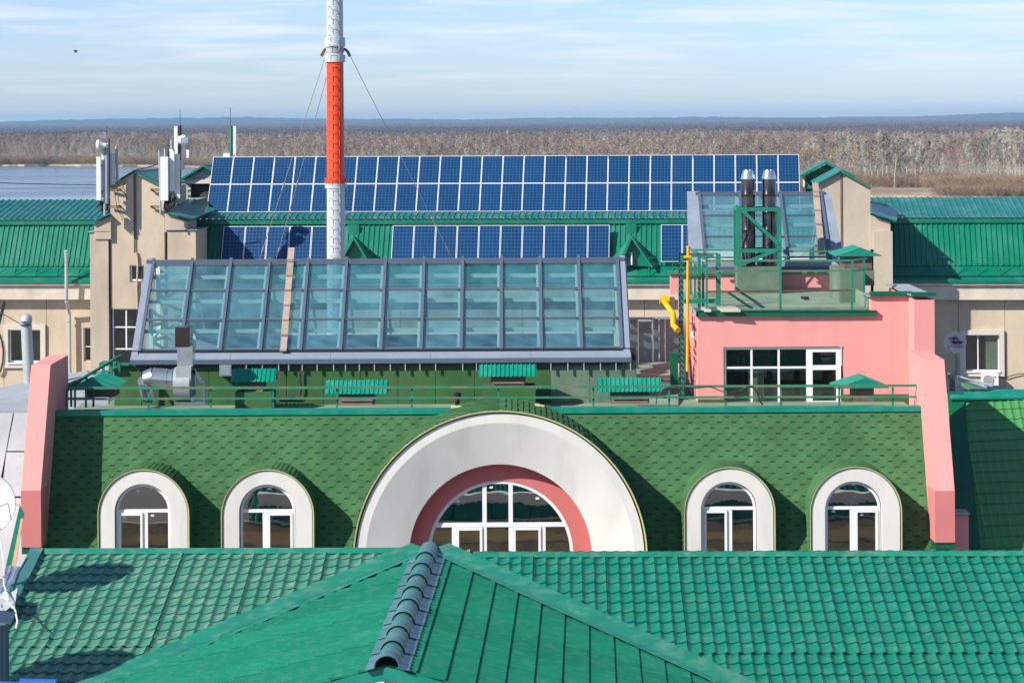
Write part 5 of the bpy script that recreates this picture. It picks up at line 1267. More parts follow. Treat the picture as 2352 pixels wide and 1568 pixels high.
for a, b in ((uL, twl), (twl, twr), (twr, uR)):
    mb = MB(B); mb.box(a, b, -.04, .1, zfs, ze - .02); mb.build('fascia', 'sheet', bb)
    mb = MB(B); mb.hexa([B.w(a, vs1, zs1_ - .02), B.w(b, vs1, zs1_ - .02), B.w(b, vm1 + .1, zm1 - .02), B.w(a, vm1 + .1, zm1 - .02), B.w(a, vs1, zs1_), B.w(b, vs1, zs1_), B.w(b, vm1 + .1, zm1 + .03), B.w(a, vm1 + .1, zm1 + .03)]); mb.build('eaves_skirt', 'sheet', bb)
    mb = MB(B); mb.box(a, b, vs1 - .03, vs1 + .05, zs1_ - .14, zs1_ + .01); mb.build('gutter', 'sheet', bb)
    mb = MB(B); mb.box(a, b, -1.75, -1.3, zs1_ - .95, zs1_ - .28); mb.box(a, b, -1.9, -1.3, zs1_ - .26, zs1_ - .16); mb.build('cornice', 'cornice', bb)
    mb = MB(); mb.tube(B.w(a, vs1 + .16, zs1_ + .17), B.w(b, vs1 + .16, zs1_ + .17), .02, 5); mb.build('gutter_cable', 'black', bb)
wl_, k = uL, 0
def wall_panel(u0, u1, holes=()):
    z0, z1 = 8, zs1_ - .9
    mb = MB(B)
    hs = [h for h in holes if h[0] < u1 and h[1] > u0]
    if not hs: mb.box(u0, u1, -1.3, -1.0, z0, z1)
    else:
        h = hs[0]; a, b = max(h[0], u0), min(h[1], u1)
        if a > u0: mb.box(u0, a, -1.3, -1.0, z0, z1)
        if b < u1: mb.box(b, u1, -1.3, -1.0, z0, z1)
        mb.box(a, b, -1.3, -1.0, z0, h[2]); mb.box(a, b, -1.3, -1.0, h[3], z1)
    mb.build('wall_panel', 'beige', bb)
def bpx(f, x0, x1, y0, y1, v):
    a, b = f(x0, y0), f(x1, y1); ym, xm = (a[1] + b[1]) / 2, (a[0] + b[0]) / 2
    return B.u(a[0], ym, v), B.u(b[0], ym, v), B.z(xm, b[1], v), B.z(xm, a[1], v)
h1 = bpx(E5, 140, 670, 545, 1090, -1.3); h2 = bpx(E5, 1365, 1500, 515, 1070, -1.3); h3 = bpx(A5, 1605, 1890, 250, 550, -1.3)
seam = [uL] + [B.u(x, 700, -1.3) for x in (-105, 8, 106.5, 232)]
for a, b in zip(seam, seam[1:]): wall_panel(a + .01, b - .01, (h1, h2))
seam = [B.u(x, 700, -1.3) for x in (232, 500, 640, 780, 920, 1060, 1200, 1340, 1480, 1620, 1760, 1900, 2030)]
for a, b in zip(seam, seam[1:]): wall_panel(a + .01, b - .01)
seam = [B.u(x, 720, -1.3) for x in (2030, 2085, 2201, 2308, 2420, 2500)]
for a, b in zip(seam, seam[1:]): wall_panel(a + .01, b - .01, (h3,))
mb = MB(B); mb.box(uL, uR, -.95, -.8, 8, zs1_ - .9); mb.build('wall_core', 'room', bb)
def surround(h, t=.28, d=.12):
    a, b, z0, z1 = h
    for q in ((a - t, b + t, z1, z1 + t), (a - t, b + t, z0 - t, z0), (a - t, a, z0 + .001, z1 - .001), (b, b + t, z0 + .001, z1 - .001)):
        mb = MB(B); mb.box(q[0], q[1], -1.3 - d, -1.298, q[2], q[3]); mb.build('window_surround', 'surround', bb)
    mb = MB(B); mb.box(a - .03, b + .03, -1.3 - d - .06, -1.2, z0 - .04, z0 + .02); mb.build('window_sill', 'pvc', bb)
surround(h1, .24); surround(h3, .22)
window(bb, B, [h1[0] + .1, h1[0] + (h1[1] - h1[0]) * .46, h1[1] - .06], [h1[2] + .1, h1[3] - .06], -1.22, frame=.07, backd=.2)
window(bb, B, [h3[0] + .06, h3[0] + (h3[1] - h3[0]) * .39, h3[1] - .06], [h3[2] + .08, h3[3] - .05], -1.22, frame=.05, backd=.2)
window(bb, B, [h2[0] + .05, h2[1] - .05], [h2[2] + .06, (h2[2] + h2[3]) / 2 - .1, h2[3] - .05], -1.22, frame=.05, mat_='surround', backd=.2)
mb = MB(B); mb.box(h3[0] + (h3[1] - h3[0]) * .62, h3[1] - .08, -1.12, -1.1, h3[2] + .1, h3[3] - .06); mb.build('curtain', 'curtain', bb)
# triangular dormers on the mansard
def tri_dormer(f, ap, Lf, Rf, Lb, Rb_, bk, label):
    v0 = -1.75
    A = [B.w(*_uv(f, p, v0)) for p in (ap, Lf, Rf)]; Bk = [B.w(*_uv(f, bk, -.35)), B.w(*_uv(f, Lb, -1.1)), B.w(*_uv(f, Rb_, -1.25))]
    t = thing('gable_dormer', A[0], label, 'dormer', 'small triangular dormers')
    mb = MB(); mb.slab([A[0], Bk[0], Bk[1], A[1]], .05); mb.build('roof_slope', 'sheet', t)
    mb = MB(); mb.slab([A[0], A[2], Bk[2], Bk[0]], .05); mb.build('roof_slope', 'sheet', t)
    c = (A[0] + A[1] + A[2]) / 3; q = [c.lerp(p, .93) + B.ey * .35 for p in A]
    mb = MB(); mb.add(q, [(0, 1, 2)]); mb.build('gable_panel', 'sheet', t)
    mb = MB()
    for a_, b_ in ((0, 1), (0, 2)): mb.bar(A[a_], A[b_], .12, .08)
    mb.build('barge_board', 'frame', t)
    x0, y0 = f(bk[0] - 45, bk[1] - 90); x1, y1 = f(bk[0] + 42, bk[1]); mb = MB(B); mb.px(x0, x1, y0, y1, -.22, .1); mb.build('head_flashing', 'sheet', t)
def _uv(f, p, v):
    u, z = B.at(*f(*p), v); return u, v, z
tri_dormer(Z4, (1497, 758), (1395, 1000), (1668, 1010), (1335, 935), (1722, 1000), (1497, 742), 'triangular green dormer right of the long solar row, a white strip in its gable')
tri_dormer(Z3, (1322, 765), (1215, 960), (1462, 1000), (1190, 915), (1510, 985), (1322, 748), 'triangular green dormer just right of the mast')
t = thing('strip_lamp', B.w(*_uv(Z4, (1499, 930), -1.5)), 'white upright strip in the gable of the right triangular dormer', 'lamp')
mb = MB(B); x0, y0 = Z4(1493, 885); x1, y1 = Z4(1505, 985); mb.px(x0, x1, y0, y1, -1.6, .06); mb.build('strip_body', 'pvc', t)
# snow guard rails
for (xa, xb_, ya, lb) in ((-20, 226, 598, 'thin green snow guard rail on the left wing eaves'), (2140, 2400, 640, 'thin green snow guard rail on the right wing eaves'), (1490, 1600, 638, 'thin green snow guard rail beside the right triangular dormer')):
    v = -1.75; dy = 281 - ROLL * 0; y_b = lambda x: 276 - ROLL * (x - CX) + (361 + (x - CX) * .0028)
    t = thing('snow_guard', B.w(B.u(xa, 620, v), v, zs1_), lb, 'snow guard', 'snow guards on the beige building')
    ua, ub = B.u(xa, 620, v), B.u(xb_, 620, v)
    for h in (.75, 1.05): 
        mb = MB(); mb.tube(B.w(ua, v, zs1_ + h), B.w(ub, v, zs1_ + h), .012, 4); mb.build('rail', 'frame', t)
    n_ = max(2, int((ub - ua) / 1.05))
    for k in range(n_ + 1):
        u = ua + (ub - ua) * k / n_; mb = MB(); mb.bar(B.w(u, v, zs1_ + .05), B.w(u, v, zs1_ + 1.05), .03); mb.bar(B.w(u, v, zs1_ + .1), B.w(u + .02, v + .45, zs1_ + .55), .03); mb.build('post', 'frame', t)

# ------------------------------------------------------------------ gabled beige towers
def poly_b(f, pts, v): return [B.at(*f(*p), v) for p in pts]
lt = thing('beige_tower', B.w(B.u(310, 600, -4), -4, 8), 'left gabled beige tower carrying antennas, dark groove down its middle', 'tower')
p_ = poly_b(Z1, [(905, 1568), (1345, 1568), (1345, 875), (1300, 852), (1095, 755), (905, 868)], -4)
zb0 = 8.0
hw1 = bpx(A1, 1058, 1178, 205, 342, -4); hw2 = bpx(A1, 918, 1130, 560, 1030, -4)
u0, u1 = p_[0][0], p_[1][0]; uc = p_[4][0]
mb = MB(B)
zt1 = hw1[3]
mb.prism([(u0, zt1), (u1, zt1), (u1, p_[2][1]), (uc, p_[4][1]), (u0, p_[5][1])], -4, 1.0)
mb.box(u0, hw1[0], -4, -.5, hw2[3], zt1); mb.box(hw1[1], u1, -4, -.5, hw2[3], zt1); mb.box(hw1[0], hw1[1], -4, -.5, hw2[3], hw1[2])
mb.box(hw2[1], u1, -4, -.5, 8, hw2[3]); mb.box(u0, hw2[1], -3.4, -.5, 8, hw2[3])
mb.build('wall', 'beige', lt)
g0 = B.u(*Z1(1092, 1100), -4), B.u(*Z1(1115, 1100), -4)
mb = MB(B); mb.box(g0[0], g0[1], -4.03, -3.99, B.z(*Z1(1105, 1410), -4), p_[4][1] - .1); mb.build('joint_cover', 'brown', lt)
mb = MB(); mb.path([B.w(*_uv(Z1, q, -4.08)) for q in ((1112, 1405), (1120, 1440), (1125, 1500))] + [B.w(*_uv(A1, q, -4.08)) for q in ((1118, 380), (1122, 560))], .045, 6); mb.build('pipe', 'beige', lt)
window(lt, B, [hw1[0] + .09, hw1[1] - .06], [hw1[2] + .12, hw1[3] - .06], -3.9, frame=.08, backd=.15)
window(lt, B, [hw2[0] + .05, (hw2[0] + hw2[1]) / 2 + .02, hw2[1] - .03], [hw2[2] - 1.0, hw2[2] + .5, B.z(*A1(1000, 890), -4), B.z(*A1(1000, 712), -4), hw2[3] - .05], -3.9, frame=.06, backd=.3)
for a, b in (((880, 878), (1098, 750)), ((1308, 856), (1093, 750))):
    q0, q1 = B.at(*Z1(*a), -4.1), B.at(*Z1(*b), -4.1)
    mb = MB(); mb.slab([B.w(q0[0], -4.15, q0[1]), B.w(q1[0], -4.15, q1[1]), B.w(q1[0], 2.0, q1[1] + .0), B.w(q0[0], 2.0, q0[1])], -.07); mb.build('roof_slope', 'sheet', lt)
def tower_pil(t, f, x0, x1, yt, v, d, m='greige', cap=True, zb=8):
    a, b = B.u(f(x0, yt)[0], f(x0, yt)[1] + 60, v), B.u(f(x1, yt)[0], f(x1, yt)[1] + 60, v); z = B.z(f((x0 + x1) / 2, yt)[0], f(0, yt)[1], v)
    mb = MB(B); mb.box(a, b, v, v + d, zb, z); mb.build('pilaster', m, t)
    if cap:
        mb = MB(B); mb.box(a - .08, b + .08, v - .08, v + d, z, z + .05); mb.build('pilaster_cap', 'bluegreyl', t)
tower_pil(lt, Z1, 735, 885, 1243, -4.12, 2.6); tower_pil(lt, Z1, 1368, 1600, 1227, -4.1, 2.6, 'beige')
pp = poly_b(Z1, [(770, 1300), (905, 1300), (905, 1112), (770, 1168)], -4.2); mb = MB(B); mb.prism(pp, -4.2, -2.2); mb.build('shoulder', 'beige', lt)
pp = poly_b(Z1, [(1345, 1240), (1530, 1240), (1530, 1155), (1345, 1085)], -4.1); mb = MB(B); mb.prism(pp, -4.1, -2.0); mb.build('shoulder', 'greige', lt)
q0, q1 = B.at(*Z1(745, 1170), -4.3), B.at(*Z1(892, 1102), -4.3); mb = MB(); mb.slab([B.w(q0[0], -4.4, q0[1]), B.w(q1[0], -4.4, q1[1]), B.w(q1[0], -.3, q1[1] + .1), B.w(q0[0], -.3, q0[1] + .1)], -.07); mb.build('shoulder_roof', 'sheettop', lt)
q0, q1 = B.at(*Z1(1350, 1088), -4.2), B.at(*Z1(1565, 1150), -4.2); mb = MB(); mb.slab([B.w(q0[0], -4.3, q0[1]), B.w(q1[0], -4.3, q1[1]), B.w(q1[0] + .3, .2, q1[1] + .35), B.w(q0[0], .2, q0[1] + .35)], -.07); mb.build('shoulder_roof', 'sheettop', lt)
q0, q1 = B.at(*Z1(1440, 985), -1), B.at(*Z1(1690, 1110), -1.2)
mb = MB(); mb.slab([B.w(q0[0] - .6, 2.5, ridge_z - .2), B.w(q0[0] + .7, 3.2, ridge_z + .1), B.w(q1[0], -.6, q1[1] + .25), B.w(q0[0] - .6, -1.5, q1[1] + .15)], .05); mb.build('valley_roof', 'sheet', lt)
rt = thing('beige_tower', B.w(B.u(1935, 500, -4), -4, 8), 'right gabled beige tower behind the shorter glass roof, bare of antennas', 'tower')
p_ = poly_b(Z6, [(395, 900), (835, 900), (835, 352), (605, 232), (395, 335)], -4)
mb = MB(B); mb.prism([(p_[0][0], 8), (p_[1][0], 8), p_[2], p_[3], p_[4]], -4, 1.0); mb.build('wall', 'greige', rt)
g0 = B.u(*Z6(592, 500), -4), B.u(*Z6(608, 500), -4); mb = MB(B); mb.box(g0[0], g0[1], -4.03, -3.99, B.z(*Z6(600, 980), -4), p_[3][1] - .1); mb.build('joint_cover', 'brown', rt)
for a, b in (((388, 338), (608, 220)), ((848, 356), (602, 220))):
    q0, q1 = B.at(*Z6(*a), -4.1), B.at(*Z6(*b), -4.1)
    mb = MB(); mb.slab([B.w(q0[0], -4.2, q0[1]), B.w(q1[0], -4.2, q1[1]), B.w(q1[0], 2.0, q1[1]), B.w(q0[0], 2.0, q0[1])], -.07); mb.build('roof_slope', 'sheet', rt)
tower_pil(rt, Z6, 866, 1018, 714, -4.3, 2.8, cap=False)
pp = poly_b(Z6, [(835, 860), (1000, 860), (1000, 640), (835, 580)], -4.1); mb = MB(B); mb.prism(pp, -4.1, -1.5); mb.build('shoulder', 'greige', rt)
q0, q1 = B.at(*Z6(838, 566), -4.2), B.at(*Z6(1045, 636), -4.2); mb = MB(); mb.slab([B.w(q0[0], -4.4, q0[1]), B.w(q1[0], -4.4, q1[1]), B.w(q1[0] + .4, .2, q1[1] + .35), B.w(q0[0], .2, q0[1] + .35)], -.07); mb.build('shoulder_roof', 'sheettop', rt)

# ------------------------------------------------------------------ solar arrays
PW, PH = 0.992, 1.65
def panel_meshes(w_, h_):
    a = MB(); t_ = .035; f_ = .022
    a.box(0, w_, 0, t_, 0, f_); a.box(0, w_, 0, t_, h_ - f_, h_); a.box(0, f_, .001, t_ - .001, f_, h_ - f_); a.box(w_ - f_, w_, .001, t_ - .001, f_, h_ - f_)
    fm = a.mesh('panel_frame', 'cellframe')
    b = bpy.data.meshes.new('panel_cells'); b.from_pydata([(f_, .006, f_), (w_ - f_, .006, f_), (w_ - f_, .006, h_ - f_), (f_, .006, h_ - f_), (f_, .03, f_), (w_ - f_, .03, f_), (w_ - f_, .03, h_ - f_), (f_, .03, h_ - f_)], [], [(0, 1, 2, 3), (7, 6, 5, 4)])
    uv = b.uv_layers.new(name='UVMap')
    for i, c in enumerate([(0, 0), (1, 0), (1, 1), (0, 1)] * 2): uv.data[i].uv = c
    b.materials.append(M['solar']); return fm, b
def array(label, cols, rows, p0, w_, h_, tilt, gap=.02):
    t = thing('solar_array', p0, label, 'solar array'); fm, cm = panel_meshes(w_, h_)
    up = B.ey * math.cos(tilt) + Vector((0, 0, math.sin(tilt))); n = B.ex.cross(up)   # towards the viewer
    for j in range(rows):
        for i in range(cols):
            o = p0 + B.ex * (i * (w_ + gap)) + up * (j * (h_ + gap)) + n * random.uniform(-.004, .004)
            mw = basis(o, B.ex, -n, up)
            c = inst('solar_panel', cm, t, mw)
            c2 = bpy.data.objects.new('panel_frame', fm); COL.objects.link(c2); c2.parent = c
    L_ = cols * (w_ + gap); H_ = rows * (h_ + gap)
    for f in (.15, .5, .85):
        mb = MB(); a = p0 - n * .1 + up * (H_ * f); mb.bar(a, a + B.ex * L_, .05); mb.build('mounting_rail', 'galv', t)
    return t, up, n, L_, H_
tl_ = rad(56)
def up_at(tilt): return B.ey * math.cos(tilt) + Vector((0, 0, math.sin(tilt)))
va = 1.25
a0 = B.w(*(lambda q: (q[0], va, q[1]))(B.at(474, 487, va))); a1 = B.w(*(lambda q: (q[0], va, q[1]))(B.at(1839, 477, va)))
n_a = B.ex.cross(up_at(tl_)); at_ = PL(491, 360, a0, n_a)
tot = (a1 - a0).dot(B.ex); hh = (at_ - a0).dot(up_at(tl_))
gap = .018; w1 = tot / 28 - gap; h1_ = hh / 2 - gap
t, up, n, L_, H_ = array('long upper solar array, two rows of 28 blue panels on the beige building roof', 28, 2, a0, w1, h1_, tl_, gap)
for k in range(14):
    mb = MB(); q = a0 + B.ex * (L_ * (k + .5) / 14) + up * H_; mb.bar(q - n * .05 - up * .2, q - n * .05 + up * .12, .06, .1); mb.build('bracket', 'galv', t)
for k in range(15):
    q = a0 + B.ex * (L_ * k / 14.); foot = q + B.ey * 1.6; top_ = q + up * H_ * .85 - n * .1
    mb = MB(); mb.bar(top_, Vector((foot.x, foot.y, ridge_z - .4)), .05); mb.build('strut', 'galv', t)
tl2 = rad(64)
def low(label, xl, xr, ytop, ybot, cols):
    vb_ = -1.33; q = B.at(xl, ybot, vb_); p0 = B.w(q[0], vb_, q[1]); up = up_at(tl2); n_ = B.ex.cross(up); tp = PL(xl + 6, ytop, p0, n_)
    h_ = (tp - p0).dot(up); wtot = B.u(xr, ybot, vb_) - q[0]
    return array(label, cols, 1, p0, wtot / cols - .025, h_ - .02, tl2, .025)
low('five solar panels on the lower mansard left of the mast, partly in antenna shadow', 507, 763, 519, 604, 5)
low('lower row of ten solar panels right of the mast and its dormer', 898, 1400, 517, 602, 10)
low('short lower solar row right of the right triangular dormer', 1518, 1617, 515, 601, 2)

# ------------------------------------------------------------------ antennas
VA = -5.0
def bw(f, x, y, v): u, z = B.at(*f(x, y), v); return B.w(u, v, z)
def panel_ant(t, f, x0, x1, y0, y1, v, d=.16, nm='panel_antenna'):
    mb = MB(B); a, b = f(x0, y0), f(x1, y1); mb.px(a[0], b[0], a[1], b[1], v, d); o = mb.build(nm, 'antenna', t)
    for yy in (.2, .8):
        z = B.z((a[0] + b[0]) / 2, a[1] + (b[1] - a[1]) * yy, v); u = B.u((a[0] + b[0]) / 2, (a[1] + b[1]) / 2, v)
        mb = MB(B); mb.box(u - .04, u + .12, v + d, v + d + .12, z - .05, z + .05); mb.build('clamp', 'grey', t)
def poleb(t, f, x, y0, y1, v, r, m='grey', nm='pole', x1=None):
    mb = MB(); mb.tube(bw(f, x, y0, v), bw(f, x1 or x, y1, v), r, 8); mb.build(nm, m, t)
def am(f, x, y, v, label): return thing('antenna_pole', bw(f, x, y, v), label, 'antenna', 'mobile antennas on the roof')
t = am(E4, 245, 1400, VA, 'grey pole with the leftmost white panel antenna left of the left tower'); poleb(t, E4, 252, 420, 1440, VA, .06); panel_ant(t, E4, 125, 190, 555, 1212, VA - .2)
t = am(E4, 312, 1400, VA, 'rusty pole with a white drum dish facing left and two slim panels')
poleb(t, E4, 312, 285, 1400, VA + .1, .06, 'rust'); poleb(t, E4, 286, 430, 1260, VA, .09, 'bluegreyl', 'sleeve'); panel_ant(t, E4, 203, 240, 430, 1170, VA + .1); poleb(t, E4, 287, 270, 95, VA + .1, .012, 'black', 'lightning_rod', 280)
c = bw(E4, 185, 388, VA - .1); mb = MB(); mb.lathe(c, [(.001, .0), (.1, -.02), (.22, .08), (.27, .12), (.28, .14), (.28, .02), (.16, -.1), (.1, -.25), (.1, -.3)], 20, -B.ex); mb.build('drum_dish', 'antenna', t, smooth=40)
mb = MB(B); a, b = E4(222, 352), E4(300, 425); mb.px(a[0], b[0], a[1], b[1], VA - .1, .3); mb.build('radio_unit', 'antenna', t)
t = am(E4, 435, 920, VA + .4, 'grey pole with a short white panel antenna at the tower eave'); poleb(t, E4, 428, 395, 920, VA + .5, .07, 'grey', 'pole', 440); panel_ant(t, E4, 327, 395, 500, 975, VA + .2)
t = am(E4, 1090, 1400, VA, 'thin rusting pole with the widest white panel antenna right of the left tower'); poleb(t, E4, 1073, 455, 1410, VA, .045, 'grey', 'pole', 1094); poleb(t, E4, 1160, 430, 560, VA, .05); panel_ant(t, E4, 1090, 1205, 555, 1215, VA - .1, .2)
for yy in (1050, 1305):
    for f_, xa_, xb_ in ((E4, 945, 1085), (E4, 330, 505)):
        o = bw(f_, xa_, yy, -4); tt = t
        mb = MB(); mb.bar(bw(f_, xa_, yy - 8, -4.15), bw(f_, xb_, yy - 8, -4.35), .05); mb.bar(bw(f_, xa_, yy + 14, -4.15), bw(f_, xb_, yy + 14, -4.35), .05)
        mb.bar(bw(f_, xa_ + (10 if f_ and xa_ > 600 else 150), yy, -4.0), bw(f_, xa_ + (10 if xa_ > 600 else 150), yy, -4.45), .05)
        mb.build('wall_bracket', 'rust', lt)
t = am(E4, 1208, 1400, VA + .1, 'rusty pole with a slim white panel antenna and its short upper mast'); poleb(t, E4, 1208, 425, 1400, VA + .2, .06, 'rust'); poleb(t, E4, 1262, 300, 445, VA, .06); panel_ant(t, E4, 1224, 1300, 440, 1070, VA + .1); poleb(t, E4, 1214, 425, 230, VA + .2, .012, 'black', 'lightning_rod')
t = am(E4, 1390, 1400, VA + .6, 'tallest dark antenna pole with a high white panel, round dish and radio boxes')
poleb(t, E4, 1386, 85, 1170, VA + .6, .07, 'black'); poleb(t, E4, 1388, 85, -160, VA + .6, .012, 'black', 'lightning_rod'); panel_ant(t, E4, 1298, 1350, 97, 520, VA + .5); panel_ant(t, E4, 1305, 1380, 515, 1150, VA + .3)
c = bw(E4, 1435, 300, VA + .7); mb = MB(); mb.lathe(c, [(.001, 0), (.25, .03), (.32, .1), (.33, .05), (.25, -.06), (.12, -.2)], 22, (B.ey * .7 - B.ex * .7)); mb.build('round_dish', 'antenna', t, smooth=40)
for (x0, x1, y0, y1, m_) in ((1400, 1510, 268, 345, 'bluegreyl'), (1428, 1520, 452, 572, 'antenna'), (1380, 1440, 605, 745, 'cornice')):
    mb = MB(B); a, b = E4(x0, y0), E4(x1, y1); mb.px(a[0], b[0], a[1], b[1], VA + .4, .25); mb.build('radio_unit', m_, t)
t = thing('equipment', bw(E4, 1260, 1300, VA), 'tangle of dark cables and small units under the right antenna panels', 'antenna equipment')
random.seed(5)
mb = MB()
for k in range(16):
    x, y = random.uniform(1165, 1330), random.uniform(1080, 1200); mb.path([bw(E4, x, y, VA), bw(E4, x + random.uniform(-40, 40), y + 90, VA + .1), bw(E4, x + random.uniform(-50, 30), y + 200, VA)], .02, 4)
mb.build('cable_bundle', 'black', t)
for (x0, x1, y0, y1, m_) in ((1270, 1385, 1120, 1175, 'antenna'), (1262, 1315, 1190, 1370, 'bluegrey'), (1150, 1200, 1215, 1400, 'black')):
    mb = MB(B); a, b = E4(x0, y0), E4(x1, y1); mb.px(a[0], b[0], a[1], b[1], VA + .1, .2); mb.build('unit', m_, t)
t = thing('equipment', bw(E4, 240, 1320, VA), 'tangle of dark cables under the left antenna panels', 'antenna equipment')
mb = MB()
for k in range(14):
    x, y = random.uniform(160, 300), random.uniform(1180, 1260); mb.path([bw(E4, x, y, VA), bw(E4, x + random.uniform(-30, 40), y + 60, VA + .1), bw(E4, x + random.uniform(-20, 50), y + 130, VA)], .02, 4)
mb.build('cable_bundle', 'black', t); mb = MB(B); a, b = E4(190, 1230), E4(245, 1390); mb.px(a[0], b[0], a[1], b[1], VA + .1, .2); mb.build('unit', 'black', t)
t = thing('cable', bw(E4, 700, 770, -4), 'black cable draped over the left tower gable from the antennas', 'cable')
mb = MB(); mb.path([bw(E4, x, y, -4.15) for x, y in ((440, 930), (540, 870), (620, 810), (700, 765), (780, 740), (880, 718), (980, 690), (1050, 662))], .035, 6)
mb.path([bw(E4, x, y, -4.1) for x, y in ((430, 960), (520, 1030), (560, 900))], .012, 4); mb.path([bw(E4, x, y, -4.1) for x, y in ((400, 1010), (410, 1180), (450, 1350), (530, 1510))], .012, 4); mb.path([bw(E4, x, y, -4.1) for x, y in ((535, 1000), (560, 1120), (600, 1200))], .01, 4); mb.build('cable_run', 'black', t)
Vt = 6.5
t = thing('antenna_pole', bw(Z1, 1888, 625, Vt), 'lone green pole with a white panel antenna behind the left end of the solar array', 'antenna', 'mobile antennas on the roof')
poleb(t, Z1, 1887, 375, 680, Vt, .07, 'frame'); panel_ant(t, Z1, 1898, 1928, 378, 660, Vt); poleb(t, Z1, 1884, 375, 225, Vt, .012, 'black', 'lightning_rod', 1881)
mb = MB(B); a, b = Z1(1822, 598), Z1(1885, 630); mb.px(a[0], b[0], a[1], b[1], Vt, .3); mb.build('radio_unit', 'antenna', t)

# ------------------------------------------------------------------ brick huts on the roof
def bricks(t, f, poly, v, m, bw_=.27, bh=.135, skip=None):
    pts = poly_b(f, poly, v); us = [p[0] for p in pts]; zs = [p[1] for p in pts]
    mb = MB(B); mb.box(.006, bw_ - .006, 0, .06, .006, bh - .006)
    me = MB(); me.box(.006, bw_ - .006, 0, .06, .006, bh - .006); me = me.mesh('brick', m)
    def inside(u, z):
        c = False; k = len(pts)
        for i in range(k):
            (x1, y1), (x2, y2) = pts[i], pts[(i + 1) % k]
            if (y1 > z) != (y2 > z) and u < (x2 - x1) * (z - y1) / (y2 - y1) + x1: c = not c
        return c
    z = min(zs); r = 0
    while z < max(zs):
        u = min(us) - (bw_ / 2 if r % 2 else 0)
        while u < max(us):
            if inside(u + bw_ / 2, z + bh / 2) and not (skip and skip(u + bw_ / 2, z + bh / 2)):
                inst('brick', me, t, basis(B.w(u, v - .02 + random.uniform(-.006, .006), z), B.ex, B.ey, Vector((0, 0, 1))))
            u += bw_
        z += bh; r += 1
    mb = MB(B); mb.prism(pts, v + .02, v + .5); mb.build('mortar_core', 'mortar' if m == 'whitebrick' else 'greenbrick', t)
    return pts
Vh = 4.6
t = thing('brick_hut', bw(Z1, 1620, 960, Vh), 'white brick hut with a green gable roof left of the solar array', 'hut')
bricks(t, Z1, [(1495, 818), (1760, 818), (1760, 760), (1675, 712)], Vh, 'whitebrick')
mb = MB(B); a, b = Z1(1495, 815), Z1(1760, 846); mb.px(a[0], b[0], a[1], b[1], Vh - .06, .5); mb.build('lintel', 'cornice', t)
bricks(t, Z1, [(1495, 962), (1556, 962), (1556, 848), (1495, 848)], Vh, 'whitebrick')
mb = MB(B); a, b = Z1(1556, 848), Z1(1760, 962); mb.px(a[0], b[0], a[1], b[1], Vh + .3, .3); mb.build('dark_opening', 'room', t)
for a, b in (((1474, 822), (1680, 700)), ((1780, 755), (1674, 700))):
    q0, q1 = B.at(*Z1(*a), Vh - .3), B.at(*Z1(*b), Vh - .3); mb = MB(); mb.slab([B.w(q0[0], Vh - .35, q0[1]), B.w(q1[0], Vh - .35, q1[1]), B.w(q1[0], Vh + 3, q1[1]), B.w(q0[0], Vh + 3, q0[1])], -.1); mb.build('roof_slope', 'sheet', t)
t = thing('brick_hut', bw(Z6, 490, 400, Vh), 'green painted brick hut with a green gable roof behind the right tower', 'hut')
bricks(t, Z6, [(305, 420), (700, 420), (700, 262), (490, 165), (305, 258)], Vh, 'greenbrick')
mb = MB(B); a, b = Z6(372, 283), Z6(455, 345); mb.px(a[0], b[0], a[1], b[1], Vh - .05, .05); mb.build('vent_opening', 'room', t)
mb = MB(B); a, b = Z6(286, 262), Z6(299, 410); mb.px(a[0], b[0], a[1], b[1], Vh - .1, .1); mb.build('corner_post', 'pvc', t)
for a, b in (((270, 275), (492, 150)), ((716, 262), (488, 150))):
    q0, q1 = B.at(*Z6(*a), Vh - .3), B.at(*Z6(*b), Vh - .3); mb = MB(); mb.slab([B.w(q0[0], Vh - .4, q0[1]), B.w(q1[0], Vh - .4, q1[1]), B.w(q1[0], Vh + 3, q1[1]), B.w(q0[0], Vh + 3, q0[1])], -.12); mb.build('roof_slope', 'sheet', t)

# ------------------------------------------------------------------ left wall pipes and right wall fittings
t = thing('downpipe', bw(A1, 540, 300, -1.9), 'thin pale downpipe with an elbow on the left beige wall, its top above the roof', 'downpipe')
mb = MB(); pts = [bw(A1, x, y, v) for x, y, v in ((541, 100, -2.3), (543, 480, -2.2), (565, 600, -1.6), (570, 1085, -1.6))]; mb.path(pts, .085, 12); mb.build('pipe_run', 'galvmatt', t, smooth=40)
mb = MB(); c = bw(A1, 541, 95, -2.3); mb.lathe(c, [(.001, .1), (.12, .03), (.12, 0), (.06, -.05)], 12); mb.build('pipe_cap', 'galvmatt', t)
for y in (505, 600, 660):
    mb = MB(); c = bw(A1, 562 if y > 520 else 545, y, -1.6 if y > 520 else -2.2); mb.lathe(c, [(.085, -.04), (.11, -.03), (.11, .03), (.085, .04)], 12); mb.build('collar', 'galvmatt', t)
t = thing('vent_pipe', P(62, 860, 70), 'leaning galvanised vent pipe with a hooded bent top before the left window', 'vent pipe')
Yk = 68
mb = MB(); mb.tube(P(*E5(475, 1420), Yk), P(*E5(430, 480), Yk), .15, 16); mb.build('pipe', 'galvmatt', t, smooth=40)
mb = MB(); s_ = Yk / F; pts = [P(*E5(x, y), Yk + dy) for x, y, dy in ((428, 500, 0), (425, 440, .02), (428, 390, -.03), (430, 370, -.12))]
for a, b in zip(pts, pts[1:]): mb.tube(a, b, .155, 16)
mb.lathe(pts[-1], [(.155, -.06), (.15, .02), (.10, .10), (.001, .13)], 16); mb.build('hood', 'galvmatt', t, smooth=50)
mb = MB(); mb.tube(P(*E5(418, 478), Yk - .06), P(*E5(418, 462), Yk - .06), .14, 14); mb.build('opening', 'black', t)
